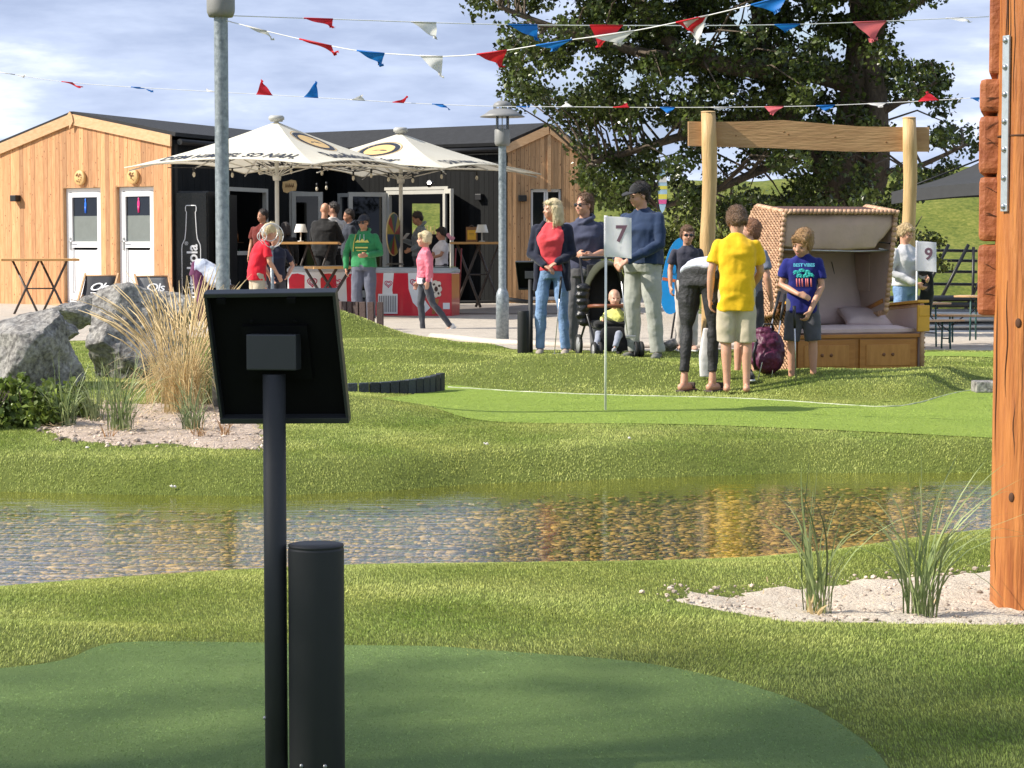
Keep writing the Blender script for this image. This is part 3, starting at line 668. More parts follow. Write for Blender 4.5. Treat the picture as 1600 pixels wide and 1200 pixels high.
def leafdoor(M, x, ang, w, z0, z1):
    T = M @ Matrix.Translation((x, -.06, 0)) @ Matrix.Rotation(R(ang), 4, 'Z'); f = MB(); t = .085
    for q in (t / 2, w - t / 2): f.box((q, 0, (z0 + z1) / 2), (t, .06, z1 - z0), M=T)
    for q, hh in ((z1 - t / 2, t), (z0 + .07, .14)): f.box((w / 2, 0, q), (w - 2 * t, .058, hh), M=T)
    o = kb(f, 'open_door', mat('cream frame', (.5, .48, .42))); kb(MB().box((w / 2, 0, (z0 + z1 + .1) / 2), (w - 2 * t, .01, z1 - z0 - .24), M=T), 'pane', M_glass, o)
    kb(MB().box((w - t / 2, -.05, z0 + 1.0), (.03, .03, .16), M=T, bev=.008), 'handle', mat('steel handle', (.6, .6, .6)), o)
leafdoor(M2, xg0 + .05, -75, .62, .14, 2.24); leafdoor(M3, xd[4], -118, .80, .14, 2.24); leafdoor(M3, xd[5], -38, .62, .14, 2.28)
leafdoor(M3, xd[3], -80, .5, .97, 2.2)
tr_ = MB().box(((xd[4] + xd[5]) / 2, -.03, 2.31), (xd[5] - xd[4] + .1, .04, .06), M=M3); kb(tr_, 'lintel', mat('cream frame', (.5, .48, .42)))
kb(MB().box((0, 0, 0), (.15, .1, .12), bev=.01, M=M3 @ Matrix.Translation((on_wall(M3, 753, 308)[0], -.08, on_wall(M3, 753, 308)[1]))), 'wall_lamp', M_black)
# shelf of bottles and counter inside the serving hatch
x0, x1 = h2[0][:2]
sh = empty('bottle_shelf', (M2 @ Vector(((x0 + x1) / 2, .5, .9))), math.atan2(M2[1][0], M2[0][0]), 'wooden shelf crowded with bottles inside the dark serving hatch', 'shelf')
MB().box((0, 0, -.02), (x1 - x0 - .1, .3, .03)).box((0, .05, .34), (x1 - x0 - .1, .2, .02)).box((0, .16, .3), (x1 - x0 - .1, .02, .9)).build('board', mat('shelf wood', (.10, .05, .02), .6), sh)
for lev, yb, nb in ((-.003, .0, 11), (.352, .05, 8)):
    for i in range(nb):
        b = MB(); r = random.uniform(.028, .04); hh = random.uniform(.2, .27); xx = (-(x1 - x0) / 2 + .14) + (x1 - x0 - .3) * i / (nb - 1)
        b.lathe([(0, 0), (r, 0), (r, hh * .6), (r * .35, hh * .78), (r * .35, hh), (0, hh)], 10, (xx, yb, lev), smooth=True)
        o = b.build('bottle', mat(*[('dark red bottle', (.25, .02, .02), .2), ('amber bottle', (.22, .08, .02), .2), ('green bottle', (.03, .10, .04), .2), ('pale bottle', (.35, .33, .28), .25)][random.randrange(4)]), None)
        o.parent = sh; tag(o)
# round plaque sign at the hatch
q = on_wall(M2, 397, 291); sg = empty('hanging_sign', M2 @ Vector((q[0], -.75, q[1])), 0, 'rough brown wooden slice sign hanging above the serving hatch', 'sign')
sgo = MB().prism([(-.12, -.11), (-.05, -.14), (.02, -.10), (.12, -.09), (.14, .02), (.12, .10), (.03, .12), (-.05, .09), (-.13, .08), (-.14, -.02)], .03, off=-.015).build('board', mat('plaque wood', (.6, .36, .13)), sg)
cv = MB()
for i in range(5): cv.tube([(-.08 + i * .035, -.022, -.03 + .01 * (i % 2)), (-.065 + i * .035, -.022, .05), (-.055 + i * .035, -.022, -.02)], .006, 5)
addin(sgo, cv, mat('burnt wood', (.2, .09, .03)))
# drinks fridge with the bottle outline
fz = empty('bottle_fridge', (X(300, 40.9), 40.9, .10), R(-6), 'tall black drinks fridge with white bottle outline on its door beside white doors', 'fridge')
M_fb = mat('fridge black', (.010, .010, .011), .3, var=.1)
MB().box((0, .3, 1.03), (.60, .6, 2.06), bev=.012).build('body', M_fb, fz)
MB().box((0, -.03, 1.03), (.565, .045, 2.0), bev=.008).build('door', mat('fridge door', (.013, .013, .014), .25), fz)
ol = MB(); half = [(-.0, 1.80), (.085, 1.80), (.098, 1.77), (.098, 1.71), (.082, 1.68), (.085, 1.60), (.10, 1.32), (.115, 1.2), (.165, 1.10), (.172, 1.02), (.172, .08)]
for s_ in (-1, 1): ol.tube([(s_ * a, -.058, b) for a, b in half], .0085, 6, flat=1)
ol.tube([(-.172, -.058, .08), (.172, -.058, .08)], .0085, 6); ol.build('bottle_outline', mat('white print', (.85, .85, .85), .5, var=.02), fz)
Mt = Matrix.Translation((.025, -.055, .62)) @ Matrix.Rotation(R(90), 4, 'X') @ Matrix.Rotation(R(90), 4, 'Z')
text('lettering', 'fritz-kola', .27, MATS['white print'], fz, Mt, bold=.006)
text('registered_mark', '®', .09, MATS['white print'], fz, Matrix.Translation((-.09, -.055, 1.12)) @ Matrix.Rotation(R(90), 4, 'X'))
fz2 = empty('glass_fridge', (X(336, 41.3), 41.3, .10), R(-8), 'dark glass fronted fridge full of bottles, partly behind the galvanised lamp post', 'fridge')
MB().box((-.26, .25, 1.0), (.04, .5, 2.0)).box((.26, .25, 1.0), (.04, .5, 2.0)).box((0, .49, 1.0), (.48, .02, 2.0)).box((0, .25, 1.92), (.48, .5, .15)).box((0, .25, .06), (.48, .5, .12)).build('cabinet', M_fb, fz2)
for i in range(4): MB().box((0, .25, .35 + i * .38), (.48, .4, .012)).build('shelf', mat('grey wire', (.3, .3, .3), .4), fz2)
for i in range(5):
    for k in range(5):
        MB().lathe([(0, 0), (.034, 0), (.034, .13), (.012, .19), (.012, .23), (0, .23)], 8, (-.18 + k * .09, .1, .125 + i * .38 - (.143 if i else 0) + (.0 if not i else .0)), smooth=True).build('bottle', mat(*[('dark red bottle', (.25, .02, .02)), ('amber bottle', (.22, .08, .02)), ('green bottle', (.03, .1, .04)), ('pale bottle', (.35, .33, .28))][(i + k) % 4]), fz2)
MB().box((0, -.01, 1.0), (.55, .01, 1.9)).build('door_glass', M_glass, fz2)
# deck
M_deck = mat('grey deck boards', (.22, .19, .165), .75, scale=5, stretch=(.6, 6, 6), vcol=.35, bump=.3, bscale=30)
dk = empty('timber_deck', (-1.5, 37.5, 0), 0, 'weathered grey timber deck and low steps before the black kiosk wall', 'deck')
d = MB()
for i in range(38): d.box((-.9, -.35 + i * .145, .07), (9.0, .138, .03), col=random.random())
d.build('deck_boards', M_deck, dk)
d = MB(); d.box((-.9, -.43, .025), (9.0, .03, .14)).box((3.63, 2.3, .02), (.03, 5.3, .13)); d.build('edge_board', M_deck, dk)
d = MB()
for i in range(3): d.box((1.9 + i * .1, -1.15 + i * .28, .045), (3.8, .26, .05))
d.build('step', M_deck, dk)
d = MB()
for i in range(14): d.box((3.0, -2.6 + i * .15, .03), (3.6, .08, .045), rot=(0, 0, .03), col=random.random())
d.build('slat_grating', mat('dark slats', (.07, .06, .055), .7, vcol=.4), dk)
# ---------------------------------------------------------------- sunshades
M_canvas = translucent('cream canvas', (.74, .70, .58), .22, vcol=0, rough=.8, col2=(.80, .77, .66), scale=1.2)
M_print = mat('dark blue print', (.015, .02, .035), .6)
M_pole = mat('white pole', (.62, .60, .55), .4, var=.05)
def sunshade(c, hd, rot, ztip, zedge, label, first):
    root = empty('sunshade', (c[0], c[1], .1), 0, label, 'sunshade', 'cream square sunshades on the kiosk deck')
    zt, ze = ztip - .1, zedge - .1; cs = [Vector((hd * math.cos(rot + i * math.pi / 2), hd * math.sin(rot + i * math.pi / 2), ze)) for i in range(4)]; tip = Vector((0, 0, zt))
    cp = MB(); n = 12
    for i in range(4):
        a, b = cs[i], cs[(i + 1) % 4]; g = {}
        for r_ in range(n + 1):
            for k in range(n + 1):
                t = r_ / n; s_ = k / n; e = a.lerp(b, s_); p = tip.lerp(e, t)
                inw = 4 * s_ * (1 - s_); p = p + (Vector((0, 0, .11)) - (e * Vector((1, 1, 0))) * .045) * inw * t ** 3; p.z -= .05 * math.sin(math.pi * t) * 1
                g[r_, k] = p
        vs = [g[r_, k] for r_ in range(n + 1) for k in range(n + 1)]
        cp.add(vs, [(r_ * (n + 1) + k, (r_ + 1) * (n + 1) + k, (r_ + 1) * (n + 1) + k + 1, r_ * (n + 1) + k + 1) for r_ in range(n) for k in range(n)], .5, smooth=True)
    can = cp.build('canopy', M_canvas, root, fix=False)
    hm = MB()
    for i in range(4):
        a, b = cs[i], cs[(i + 1) % 4]; pts = []
        for k in range(13):
            s_ = k / 12; e = a.lerp(b, s_); inw = 4 * s_ * (1 - s_); pts.append(e + (Vector((0, 0, .11)) - (e * Vector((1, 1, 0))) * .045) * inw)
        hm.tube(pts, .009, 6)
    hm.build('hem', M_canvas, root)
    MB().tube([(0, 0, 0), (0, 0, zt + .02)], .034, 14).build('pole', M_pole, root)
    MB().lathe([(0, .10), (.10, .095), (.125, .07), (.125, .03), (.10, .02), (.10, -.0), (0, 0)], 20, (0, 0, zt + .0)).build('cap', mat('grey plastic cap', (.42, .42, .40), .5), root)
    MB().lathe([(.30, 0), (.30, .05), (.06, .08), (.05, .3), (0, .3)], 24).build('base_plate', mat('dark base', (.05, .05, .05), .6), root)
    hub = Vector((0, 0, ze - .12)); MB().lathe([(0, -.06), (.06, -.06), (.07, 0), (.06, .06), (0, .06)], 14, hub).build('hub', M_pole, root)
    for i in range(8):
        e = cs[i // 2] if i % 2 == 0 else cs[i // 2].lerp(cs[(i // 2 + 1) % 4], .5) * .955 + Vector((0, 0, .18))
        p = tip.lerp(e, .97) - Vector((0, 0, .07)); r1 = MB().tube([tip - Vector((0, 0, .10)), tip.lerp(e, .5) - Vector((0, 0, .115)), p], .011, 6).build('rib', M_pole, root)
        MB().tube([hub, tip.lerp(e, .52) - Vector((0, 0, .13))], .010, 6).build('strut', M_pole, r1)
    # print
    def put(me_, i, y, up, nm, mm, dx=0):
        a, b = cs[i], cs[(i + 1) % 4]; mid = (a + b) / 2; u = (b - a).normalized(); v = (tip - mid).normalized(); nn_ = u.cross(v)
        for sgn in (1, -1):
            me2 = me_.copy(); L_ = (tip - mid).length
            for q in me2.vertices:
                x, yy = q.co.x + dx, q.co.y + y; t = 1 - yy / L_; s_ = .5 + x / max(.1, (b - a).length * t); inw = max(0, 4 * s_ * (1 - s_)); e = a.lerp(b, s_)
                p = tip.lerp(e, t) + (Vector((0, 0, .11)) - (e * Vector((1, 1, 0))) * .045) * inw * t ** 3; p.z -= .05 * math.sin(math.pi * t)
                q.co = p + nn_ * (.009 if sgn > 0 else -.009)
            link(nm, me2, mm, can)
    t1 = text_mesh('DEM HIMMEL SO NAH.', .235, shear=.12, spacing=1.06, bold=.004)
    for q in t1.vertices: q.co.y *= 1.75
    t2 = text_mesh('Benediktiner', .34, shear=.12, spacing=.84, bold=.004)
    for q in t2.vertices: q.co.y *= 1.6
    def disc(r, z=.0, dx=0, dy=0, n_=28, ry=None):
        me_ = bpy.data.meshes.new('d'); me_.from_pydata([(dx, dy, z)] + [(dx + r * math.cos(2 * math.pi * k / n_), dy + (ry or r) * math.sin(2 * math.pi * k / n_), z) for k in range(n_)], [], [(0, 1 + k, 1 + (k + 1) % n_) for k in range(n_)]); return me_
    def ring(r0, r1, n_=28):
        me_ = bpy.data.meshes.new('d'); me_.from_pydata([(r * math.cos(2 * math.pi * k / n_), r * math.sin(2 * math.pi * k / n_), 0) for k in range(n_) for r in (r0, r1)], [], [(2 * k, 2 * k + 1, (2 * k + 3) % (2 * n_), (2 * k + 2) % (2 * n_)) for k in range(n_)]); return me_
    for i in range(4):
        if (i + first) % 2 == 0: put(t1, i, .33, 0, 'lettering', M_print)
        else:
            put(t2, i, .40, 0, 'lettering', M_print)
            Y = 1.12; put(ring(.385, .40), i, Y, 0, 'emblem_ring', mat('emblem gold', (.55, .33, .10), .6)); put(ring(.28, .36), i, Y, 0, 'emblem_ring', M_print)
            put(ring(0.0, .27), i, Y, 0, 'emblem_field', mat('emblem yellow', (.75, .50, .20), .6))
            for k in range(14):
                w_ = .45 + k * .17; me_ = disc(.014, 0, .32 * math.cos(w_), .32 * math.sin(w_), 6, .022); put_up(me_, .004); put(me_, i, Y, 0, 'emblem_letter', mat('emblem cream', (.75, .7, .6), .6))
            m1_ = disc(.10, 0, 0, .10, 12); put(m1_, i, Y, 0, 'emblem_figure', mat('emblem skin', (.65, .36, .26), .6))
            put(disc(.17, 0, .02, -.10, 14, .13), i, Y, 0, 'emblem_figure', M_print)
    return root
def put_up(me_, z): pass
_o = P(432, 190, 36.35)
s1 = sunshade((_o.x, 36.35), 2.42, R(-161), _o.z, P(178, 262, 35.6).z, 'nearer cream sunshade with dark slogan on its left panel, front corner at centre', 0)
_o = P(626, 208, 39.2)
s2 = sunshade((_o.x, 39.2), 2.55, R(-161), _o.z, P(850, 272, 39.9).z, 'further cream sunshade behind the first, its right corner reaching past the lamp post', 1)

# reed screen standing behind the kiosk, seen through its rear window
m = MB(); rr_ = random.Random(2)
for i in range(240):
    x = -3.4 + i * .014; m.tube([(x, 0, 0), (x + rr_.uniform(-.03, .03), .02, rr_.uniform(1.4, 1.75))], .009, 4, col=rr_.random())
rs_ = m.build('reed_screen', mat('dry reeds', (.40, .27, .12), .8, vcol=.5)); rs_.location = (0, 53.6, -.1); tag(rs_, 'screen of dry reeds seen through the rear window of the kiosk', 'screen')
# ---------------------------------------------------------------- golf hole boards
M_anth = mat('anthracite steel', (.020, .021, .023), .62, metal=.1, scale=14, col2=(.024, .025, .027))
M_anth2 = mat('light anthracite', (.040, .042, .047), .4, metal=.2, var=.08)
def hole_board(x, y, z, label, yaw=0, roll=0, tilt=30, h=1.0, bx=.10, by=-.02, bh=.52, rp=.0255, W=.302, HH=.335):
    r = empty('info_board', (x, y, z), R(yaw), label, 'board', 'tilted hole boards on posts with a bollard')
    MB().tube([(0, 0, -.15), (0, 0, h - .17)], rp, 24).build('post', M_anth, r)
    MB().box((0, 0, h - .12), (.114, .05, .08), bev=.003).build('bracket', M_anth2, r)
    T = Matrix.Translation((0, .0, h - .145)) @ Matrix.Rotation(R(roll), 4, 'Y') @ Matrix.Rotation(R(tilt), 4, 'X')
    MB().box((0, .05, 0), (W - .006, .006, HH - .006), M=T).build('panel', mat('panel back', (.006, .006, .006), .8, spec=.1), r)
    f = MB(); f.box((-W / 2, .038, 0), (.007, .026, HH), M=T, bev=.002).box((W / 2, .038, 0), (.007, .026, HH), M=T, bev=.002)
    f.box((0, .038, HH / 2), (W + .007, .028, .010), M=T, bev=.002).box((0, .036, -HH / 2), (W + .007, .026, .014), M=T, bev=.002)
    f.build('rim', M_anth2, r)
    b = MB(); b.box((0, .040, .01), (.15, .012, .13), M=T)
    for q in (-.11, .05): b.box((q, .022, HH / 2 - .012), (.02, .008, .012), M=T)
    for q in (-.05, .05): b.ell((q, .036, .085), (.005, .004, .005), 8, M=T)
    b.build('mounting_plate', mat('panel back', (.006, .006, .006)), r)
    bl = MB(); bl.lathe([(0, 0), (.0625, 0), (.0625, .012), (.0600, .016), (.0600, .02), (.0625, .024), (.0625, bh - .012), (.0625, bh - .010), (.0605, bh - .008), (.0605, bh - .006), (.0625, bh - .004), (.0615, bh), (0, bh)], 48, (bx, by, -.02)); bl.build('bollard', M_anth, r)
    m_ = MB()
    for a_, z_ in ((250, .035), (300, .035)): m_.lathe([(0, .004), (.004, .003), (.005, 0)], 8, M=Matrix.Translation((bx + .0625 * math.cos(R(a_)), by + .0625 * math.sin(R(a_)), z_)) @ Matrix.Rotation(R(90), 4, 'X'))
    m_.lathe([(0, .004), (.004, .003), (.005, 0)], 8, M=Matrix.Translation((-rp * .9, -rp * .45, .13)) @ Matrix.Rotation(R(90), 4, 'X')); m_.build('screws', MATS.get('screw zinc') or mat('screw zinc', (.3, .3, .3), .4, metal=.6), r)
    return r
_p = P(431, 1000, 5.08); hole_board(_p.x, 5.08, .05, 'large dark tilted info board seen from behind at the front of the picture', yaw=-9, roll=-1, tilt=20, h=1.075, W=.294, HH=.306, bx=.094, by=.0, bh=.545)
_p = P(829, 500, 24.3); hole_board(_p.x, 24.3, .02, 'small dark tilted info board and bollard beside the woman in coral top', yaw=-12, roll=0, h=1.0, bx=-.055, by=-.12)
# ---------------------------------------------------------------- lamp posts
M_galv = mat('galvanised steel', (.15, .175, .19), .45, metal=.4, scale=28, col2=(.36, .40, .42), bump=.1)
M_lampg = mat('grey lamp housing', (.22, .22, .215), .5, var=.08)
def lamppost(x, y, zb, hcup, label, k=1.0):
    r = empty('street_lamp', (x, y, zb), 0, label, 'street lamp', 'galvanised street lamps')
    MB().lathe([(0, 0), (.078, 0), (.078, .62), (.070, .66), (.050, .70), (.047, .72), (.047, hcup + .02)], 24).build('pole', M_galv, r)
    z = hcup
    MB().lathe([(.05, 0), (.08, 0), (.093, .03), (.095, .05), (.095, .19), (.088, .20), (0, .20)], 24, (0, 0, z)).build('cup', M_lampg, r)
    gl_ = MB()
    for i in range(3):
        a = i * 2.094 + .5; gl_.tube([(.085 * math.cos(a), .085 * math.sin(a), z + .19), (.085 * math.cos(a), .085 * math.sin(a), z + .36)], .006, 6)
    gl_.build('strut', M_lampg, r)
    MB().lathe([(.07, 0), (.07, .17)], 20, (0, 0, z + .195)).build('glass_cylinder', glass('lamp glass', (.9, .92, .93)) if 'lamp glass' not in MATS else MATS['lamp glass'], r)
    MB().lathe([(.27, .345), (.275, .350), (.21, .385), (.16, .425), (.12, .44), (.10, .445), (0, .445)], 32, (0, 0, z)).lathe([(.27, .345), (.10, .365), (0, .365)], 32, (0, 0, z)).build('shade', M_lampg, r)
    c = MB()
    for i in range(10):
        a = i * .6283; c.box((.10 * math.cos(a), .10 * math.sin(a), z + .46), (.016, .01, .035), rot=(0, 0, a))
    c.lathe([(.112, .475), (.115, .485), (.095, .515), (.05, .54), (0, .545)], 24, (0, 0, z)); c.build('vent_cap', M_lampg, r)
Y0 = 15.4; _p = P(345, 22, Y0); lamppost(_p.x, Y0, hz(_p.x, Y0) - .02, _p.z - hz(_p.x, Y0) + .0, 'galvanised lamp post rising behind the large dark info board, head cut by the picture edge')
Y0 = 27.6; _p = P(785, 228, Y0); lamppost(_p.x, Y0, -.02, _p.z + .02, 'galvanised lamp post with round mushroom shade in front of the kiosk')
# ---------------------------------------------------------------- big timber post
M_oak = mat('oiled timber', (.25, .07, .014), .5, scale=9, stretch=(3.5, 3.5, .28), col2=(.50, .19, .045), bump=.6, bscale=22, var=.2)
M_crack = mat('timber cracks', (.07, .025, .008), .8)
M_end = mat('end grain', (.25, .06, .018), .6, scale=11, col2=(.42, .14, .045), bump=.5, bscale=25)
TY = 7.9; tx = P(1549, 900, TY).x + .165; tp = empty('timber_tower_post', (tx, TY, hz(tx, TY) - .02), 0, 'thick round orange brown timber post with steel strap at the right edge', 'timber post')
mb = MB(); pr = []
n = 64; zs = np.linspace(.0, 3.0, 150); vs, fs = [], []
for i, z in enumerate(zs):
    for j in range(n):
        a = 2 * math.pi * j / n; r = .165 - .004 * z * .6 + .0025 * noise.noise(Vector((math.cos(a) * 2, math.sin(a) * 2, z * .8))) * 2
        for ca, w, z0, z1 in CRACKS if 'CRACKS' in globals() else []: pass
        vs.append((r * math.cos(a), r * math.sin(a), z))
for i in range(len(zs) - 1):
    for j in range(n): q = (j + 1) % n; fs.append((i * n + j, i * n + q, (i + 1) * n + q, (i + 1) * n + j))
mb.add(vs, fs, .5, smooth=True)
po = mb.build('post', M_oak, tp)
cr = MB()
for k in range(26):
    a = R(random.uniform(185, 275)); z = random.uniform(.05, 2.2); ln = random.uniform(.12, .7); pts = []; m_ = 9
    for i in range(m_ + 1):
        t = i / m_; aa = a + .035 * noise.noise(Vector((k, t * 3, 0))) + .01 * math.sin(t * 9 + k); rr = .166 - .004 * (z + t * ln) * .6
        pts.append((rr * math.cos(aa), rr * math.sin(aa), z + t * ln))
    wd = random.uniform(.0010, .0032); cr.tube(pts, [wd * math.sin(math.pi * (i + .3) / (m_ + .6)) for i in range(m_ + 1)], 5, caps=False)
for a, z in ((228, 1.02), (250, 1.30), (222, .42), (262, .8), (236, 1.78)):
    rr = .1655; cr.ell((rr * math.cos(R(a)), rr * math.sin(R(a)), z), (.012, .004, .017), 10, rot=(0, 0, R(a + 90)))
zj = P(1575, 210, TY - .16).z - tp.location.z; cr.tube([((.1655 - .0024 * zj) * math.cos(R(q)), (.1655 - .0024 * zj) * math.sin(R(q)), zj) for q in range(0, 361, 8)], .0035, 5)
addin(po, cr, M_crack)
bx0 = P(1579, 200, TY - .15); sx = bx0.x - tx; sy = -math.sqrt(.165 ** 2 - sx ** 2) - .006
za, zb_ = P(1579, 330, TY - .15).z - tp.location.z, P(1579, 52, TY - .15).z - tp.location.z
aa = math.atan2(sx, -sy)
st = MB().box((sx, sy, (za + zb_) / 2), (.036, .008, zb_ - za), rot=(0, 0, aa), bev=.002).build('steel_strap', mat('zinc plate', (.50, .54, .56), .38, metal=.6, scale=30, var=.12), tp)
for rr in (60, 102, 145, 188, 232, 277, 322):
    z = P(1579, rr, TY - .15).z - tp.location.z; d = Vector((sx, sy, 0)).normalized()
    b = MB(); T = Matrix.Translation(Vector((sx, sy, z)) + d * .004) @ d.to_track_quat('Z', 'Y').to_matrix().to_4x4()
    b.lathe([(.0, .009), (.006, .009), (.0095, .006), (.0105, 0)], 12, M=T); b.build('bolt', mat('bolt zinc', (.42, .45, .47), .3, metal=.8), st)
for r0, r1, x0 in ((123, 176, 1531), (181, 272, 1530), (276, 377, 1530), (382, 493, 1528)):
    a, b = P(x0, r0, TY + .02), P(x0, r1, TY + .02); z1, z0 = a.z - tp.location.z, b.z - tp.location.z; w = .13; hh = z1 - z0; rz_ = -.235
    o = MB().box((0, 0, 0), (w, 1.2, hh), bev=.020, M=Matrix.Translation((a.x - tx, .02, (z0 + z1) / 2)) @ Matrix.Rotation(rz_, 4, 'Z') @ Matrix.Translation((w / 2, .6, 0))).build('plank', M_end, tp)
    c = MB()
    for k in range(3):
        sl_ = random.uniform(-.006, .006)
        cx = a.x - tx + .02; zz = z0 + hh * random.uniform(.15, .85); c.tube([(cx + i * .008, .0185 - (cx - a.x + tx + i * .008) * .24, zz + i * sl_ + .003 * noise.noise(Vector((i * .5, k, zz)))) for i in range(7)], [.0003, .0008, .0012, .0011, .0008, .0005, .0002], 5)
    addin(o, c, M_crack)
a = P(1545, 120, TY + .02); MB().box((0, 0, 0), (.1, 1.2, .88), bev=.01, M=Matrix.Translation((a.x - tx, .02, a.z - tp.location.z + .45)) @ Matrix.Rotation(-.235, 4, 'Z') @ Matrix.Translation((.05, .6, 0))).build('plank', M_end, tp)
# ---------------------------------------------------------------- timber portal
M_pine = mat('pale pine log', (.42, .26, .10), .6, scale=7, stretch=(2.5, 2.5, .35), col2=(.60, .41, .19), bump=.35, bscale=20)
M_beam = mat('pine beam', (.34, .18, .075), .6, scale=6, stretch=(.35, 2.5, 2.5), col2=(.50, .30, .14), bump=.35, bscale=20)
PY = 24.6; a, b = P(1108, 175, PY), P(1422, 184, PY)
pt = empty('timber_portal', ((a.x + b.x) / 2, PY, 0), 0, 'portal of two pale round posts and a wavy timber beam above the beach chair', 'timber frame')
for q in (a, b):
    x = q.x - pt.location.x; r0 = .080 if q is a else .074
    MB().tube([(x + .012 * math.sin(i * 1.3), .008 * math.cos(i), -.1 + (q.z + .1) * i / 8) for i in range(9)], [r0 + .004 * math.sin(i * 2.1) for i in range(9)], 22).build('post', M_pine, pt)
    MB().lathe([(r0 + .002, 0), (r0 - .008, .010), (0, .012)], 22, (x + .012 * math.sin(8 * 1.3), .008 * math.cos(8), q.z - .002)).build('post_top', mat('pine end', (.62, .42, .2), .6, scale=20), pt)
bm_ = []; N_ = 24
tops = [(1075, 190), (1100, 191), (1180, 190), (1220, 188), (1280, 193), (1340, 198), (1410, 199), (1450, 199)]; bots = [(1075, 228), (1200, 231), (1330, 237), (1450, 237)]
gx = np.linspace(1075, 1450, N_)
tt = [P(x, np.interp(x, *zip(*tops)), PY + .14) for x in gx]; bb = [P(x, np.interp(x, *zip(*bots)), PY + .14) for x in gx]
poly = [(q.x - pt.location.x, q.z) for q in bb] + [(q.x - pt.location.x, q.z) for q in reversed(tt)]
bo = MB().prism(poly, .11, off=.065).build('beam', M_beam, pt); kn = MB()
for px, rr in ((1225, 206), (1232, 210), (1305, 214), (1150, 212), (1385, 222)):
    q = P(px, rr, PY + .06); kn.ell((q.x - pt.location.x, .064, q.z), (.012, .002, .009), 10)
addin(bo, kn, mat('pale knots', (.25, .12, .04), .6))
# ---------------------------------------------------------------- beach chair
M_wick = mat('wicker strip', (.40, .225, .13), .5, scale=20, vcol=.28, col2=(.58, .37, .23), spec=.5)
M_wickd = mat('wicker backing', (.08, .032, .022), .8)
M_taupe = mat('taupe fabric', (.46, .325, .265), .85, scale=6, var=.08, bump=.2, bscale=90, sheen=.2)
M_cush = mat('cushion fabric', (.60, .46, .43), .85, scale=6, var=.06, bump=.15, bscale=90, sheen=.2)
M_honey = mat('honey wood', (.36, .13, .02), .35, scale=7, stretch=(.5, 3, 3), col2=(.50, .21, .04), coat=.3)
M_yel = mat('yellow wood', (.72, .38, .04), .4, var=.1)
BYAW = 17
_c = P(1310, 560, 20.0); bc = empty('beach_chair', (_c.x, 20.15, hz(_c.x, 20.15)), R(BYAW), 'hooded wicker beach chair with taupe lining, pale cushions and honey wood drawers', 'beach chair'); bc.scale = (.96,) * 3; bpy.context.view_layer.update()
def wicker(poly, y, axis='x', cell=.035):
    """woven strips over a polygon in (u, z); returns MB; plane x = y if axis is 'x' """
    mb = MB(); pa = np.array(poly); z = pa[:, 1].min(); row = 0
    while z < pa[:, 1].max():
        # horizontal strips broken into cells, pushed in and out
        us = np.arange(pa[:, 0].min(), pa[:, 0].max(), cell)
        for k, u in enumerate(us):
            cu, cz = u + cell / 2, z + cell * .3
            if not inside(np.array([cu]), np.array([cz]), pa)[0]: continue
            out_ = ((k + row) % 2) * .010 + .004
            d = (.007, cell * .98, cell * .42) if axis == 'x' else (cell * .98, .007, cell * .42)
            c = (y[0] + y[1] * out_, cu, cz) if axis == 'x' else (cu, y[0] + y[1] * out_, cz)
            mb.box(c, d, rot=((.42, 0, 0) if axis == 'x' else (0, .42, 0)))
        z += cell * .62; row += 1
    return mb
HWD = .64   # half width
side_low = [(-.46, .03), (.38, .03), (.38, .60), (-.46, .66)]
for sx_ in (-1, 1):
    x = sx_ * HWD
    s_ = MB().prism(side_low, .03, 'yz', x - .015).build('side_panel', M_wickd if sx_ < 0 else M_cush, bc)
    wicker(side_low, (x + sx_ * .016, sx_)).build('wicker_weave', M_wick, s_)
    e = MB(); 
    for (ya, za_), (yb, zb2) in zip(side_low, side_low[1:] + side_low[:1]): e.tube([(x, ya, za_), (x, yb, zb2)], .022, 8)
    e.build('wicker_edge', M_wick, s_)
    MB().box((x, -.05, .665), (.11, .88, .025), rot=(.07 * -1, 0, 0), bev=.006).build('armrest', M_yel, bc)
    MB().box((x, -.478, .54), (.12, .03, .24), bev=.008).box((x, -.485, .60), (.10, .03, .08), bev=.006).build('fold_out_tray', M_yel, bc)
HW2, HX = .545, -.21
M_h = [(-.34, .60), (-.52, 1.50), (.10, 1.56), (.50, 1.25), (.40, .50)]      # side of the hood (y, z)
for sx_ in (-1, 1):
    x = sx_ * HW2 + HX
    s_ = MB().prism(M_h, .02, 'yz', x - .01).build('hood_side', M_taupe, bc)
    if sx_ < 0: wicker(M_h, (x + sx_ * .012, sx_)).build('wicker_weave', M_wick, s_)
    e = MB()
    for (ya, za_), (yb, zb2) in zip(M_h, M_h[1:] + M_h[:1]):
        e.tube([(x, ya, za_), (x, yb, zb2)], .020, 8)
        L_ = math.hypot(yb - ya, zb2 - za_); k_ = int(L_ / .045)
        for i in range(k_): t = (i + .5) / k_; e.ell((x, ya + (yb - ya) * t, za_ + (zb2 - za_) * t), (.027, .027, .027), 8)
    e.build('braided_edge', M_wick, s_)
def hoodpanel(nm, a, b, m, t=.02):
    (ya, za_), (yb, zb2) = a, b; return MB().add([(-HW2 + HX, ya, za_), (HW2 + HX, ya, za_), (HW2 + HX, yb, zb2), (-HW2 + HX, yb, zb2), (-HW2 + HX, ya, za_ - t), (HW2 + HX, ya, za_ - t), (HW2 + HX, yb, zb2 - t), (-HW2 + HX, yb, zb2 - t)], [(0, 1, 2, 3), (4, 5, 6, 7), (0, 1, 5, 4), (2, 3, 7, 6), (0, 3, 7, 4), (1, 2, 6, 5)], .5).build(nm, m, bc)
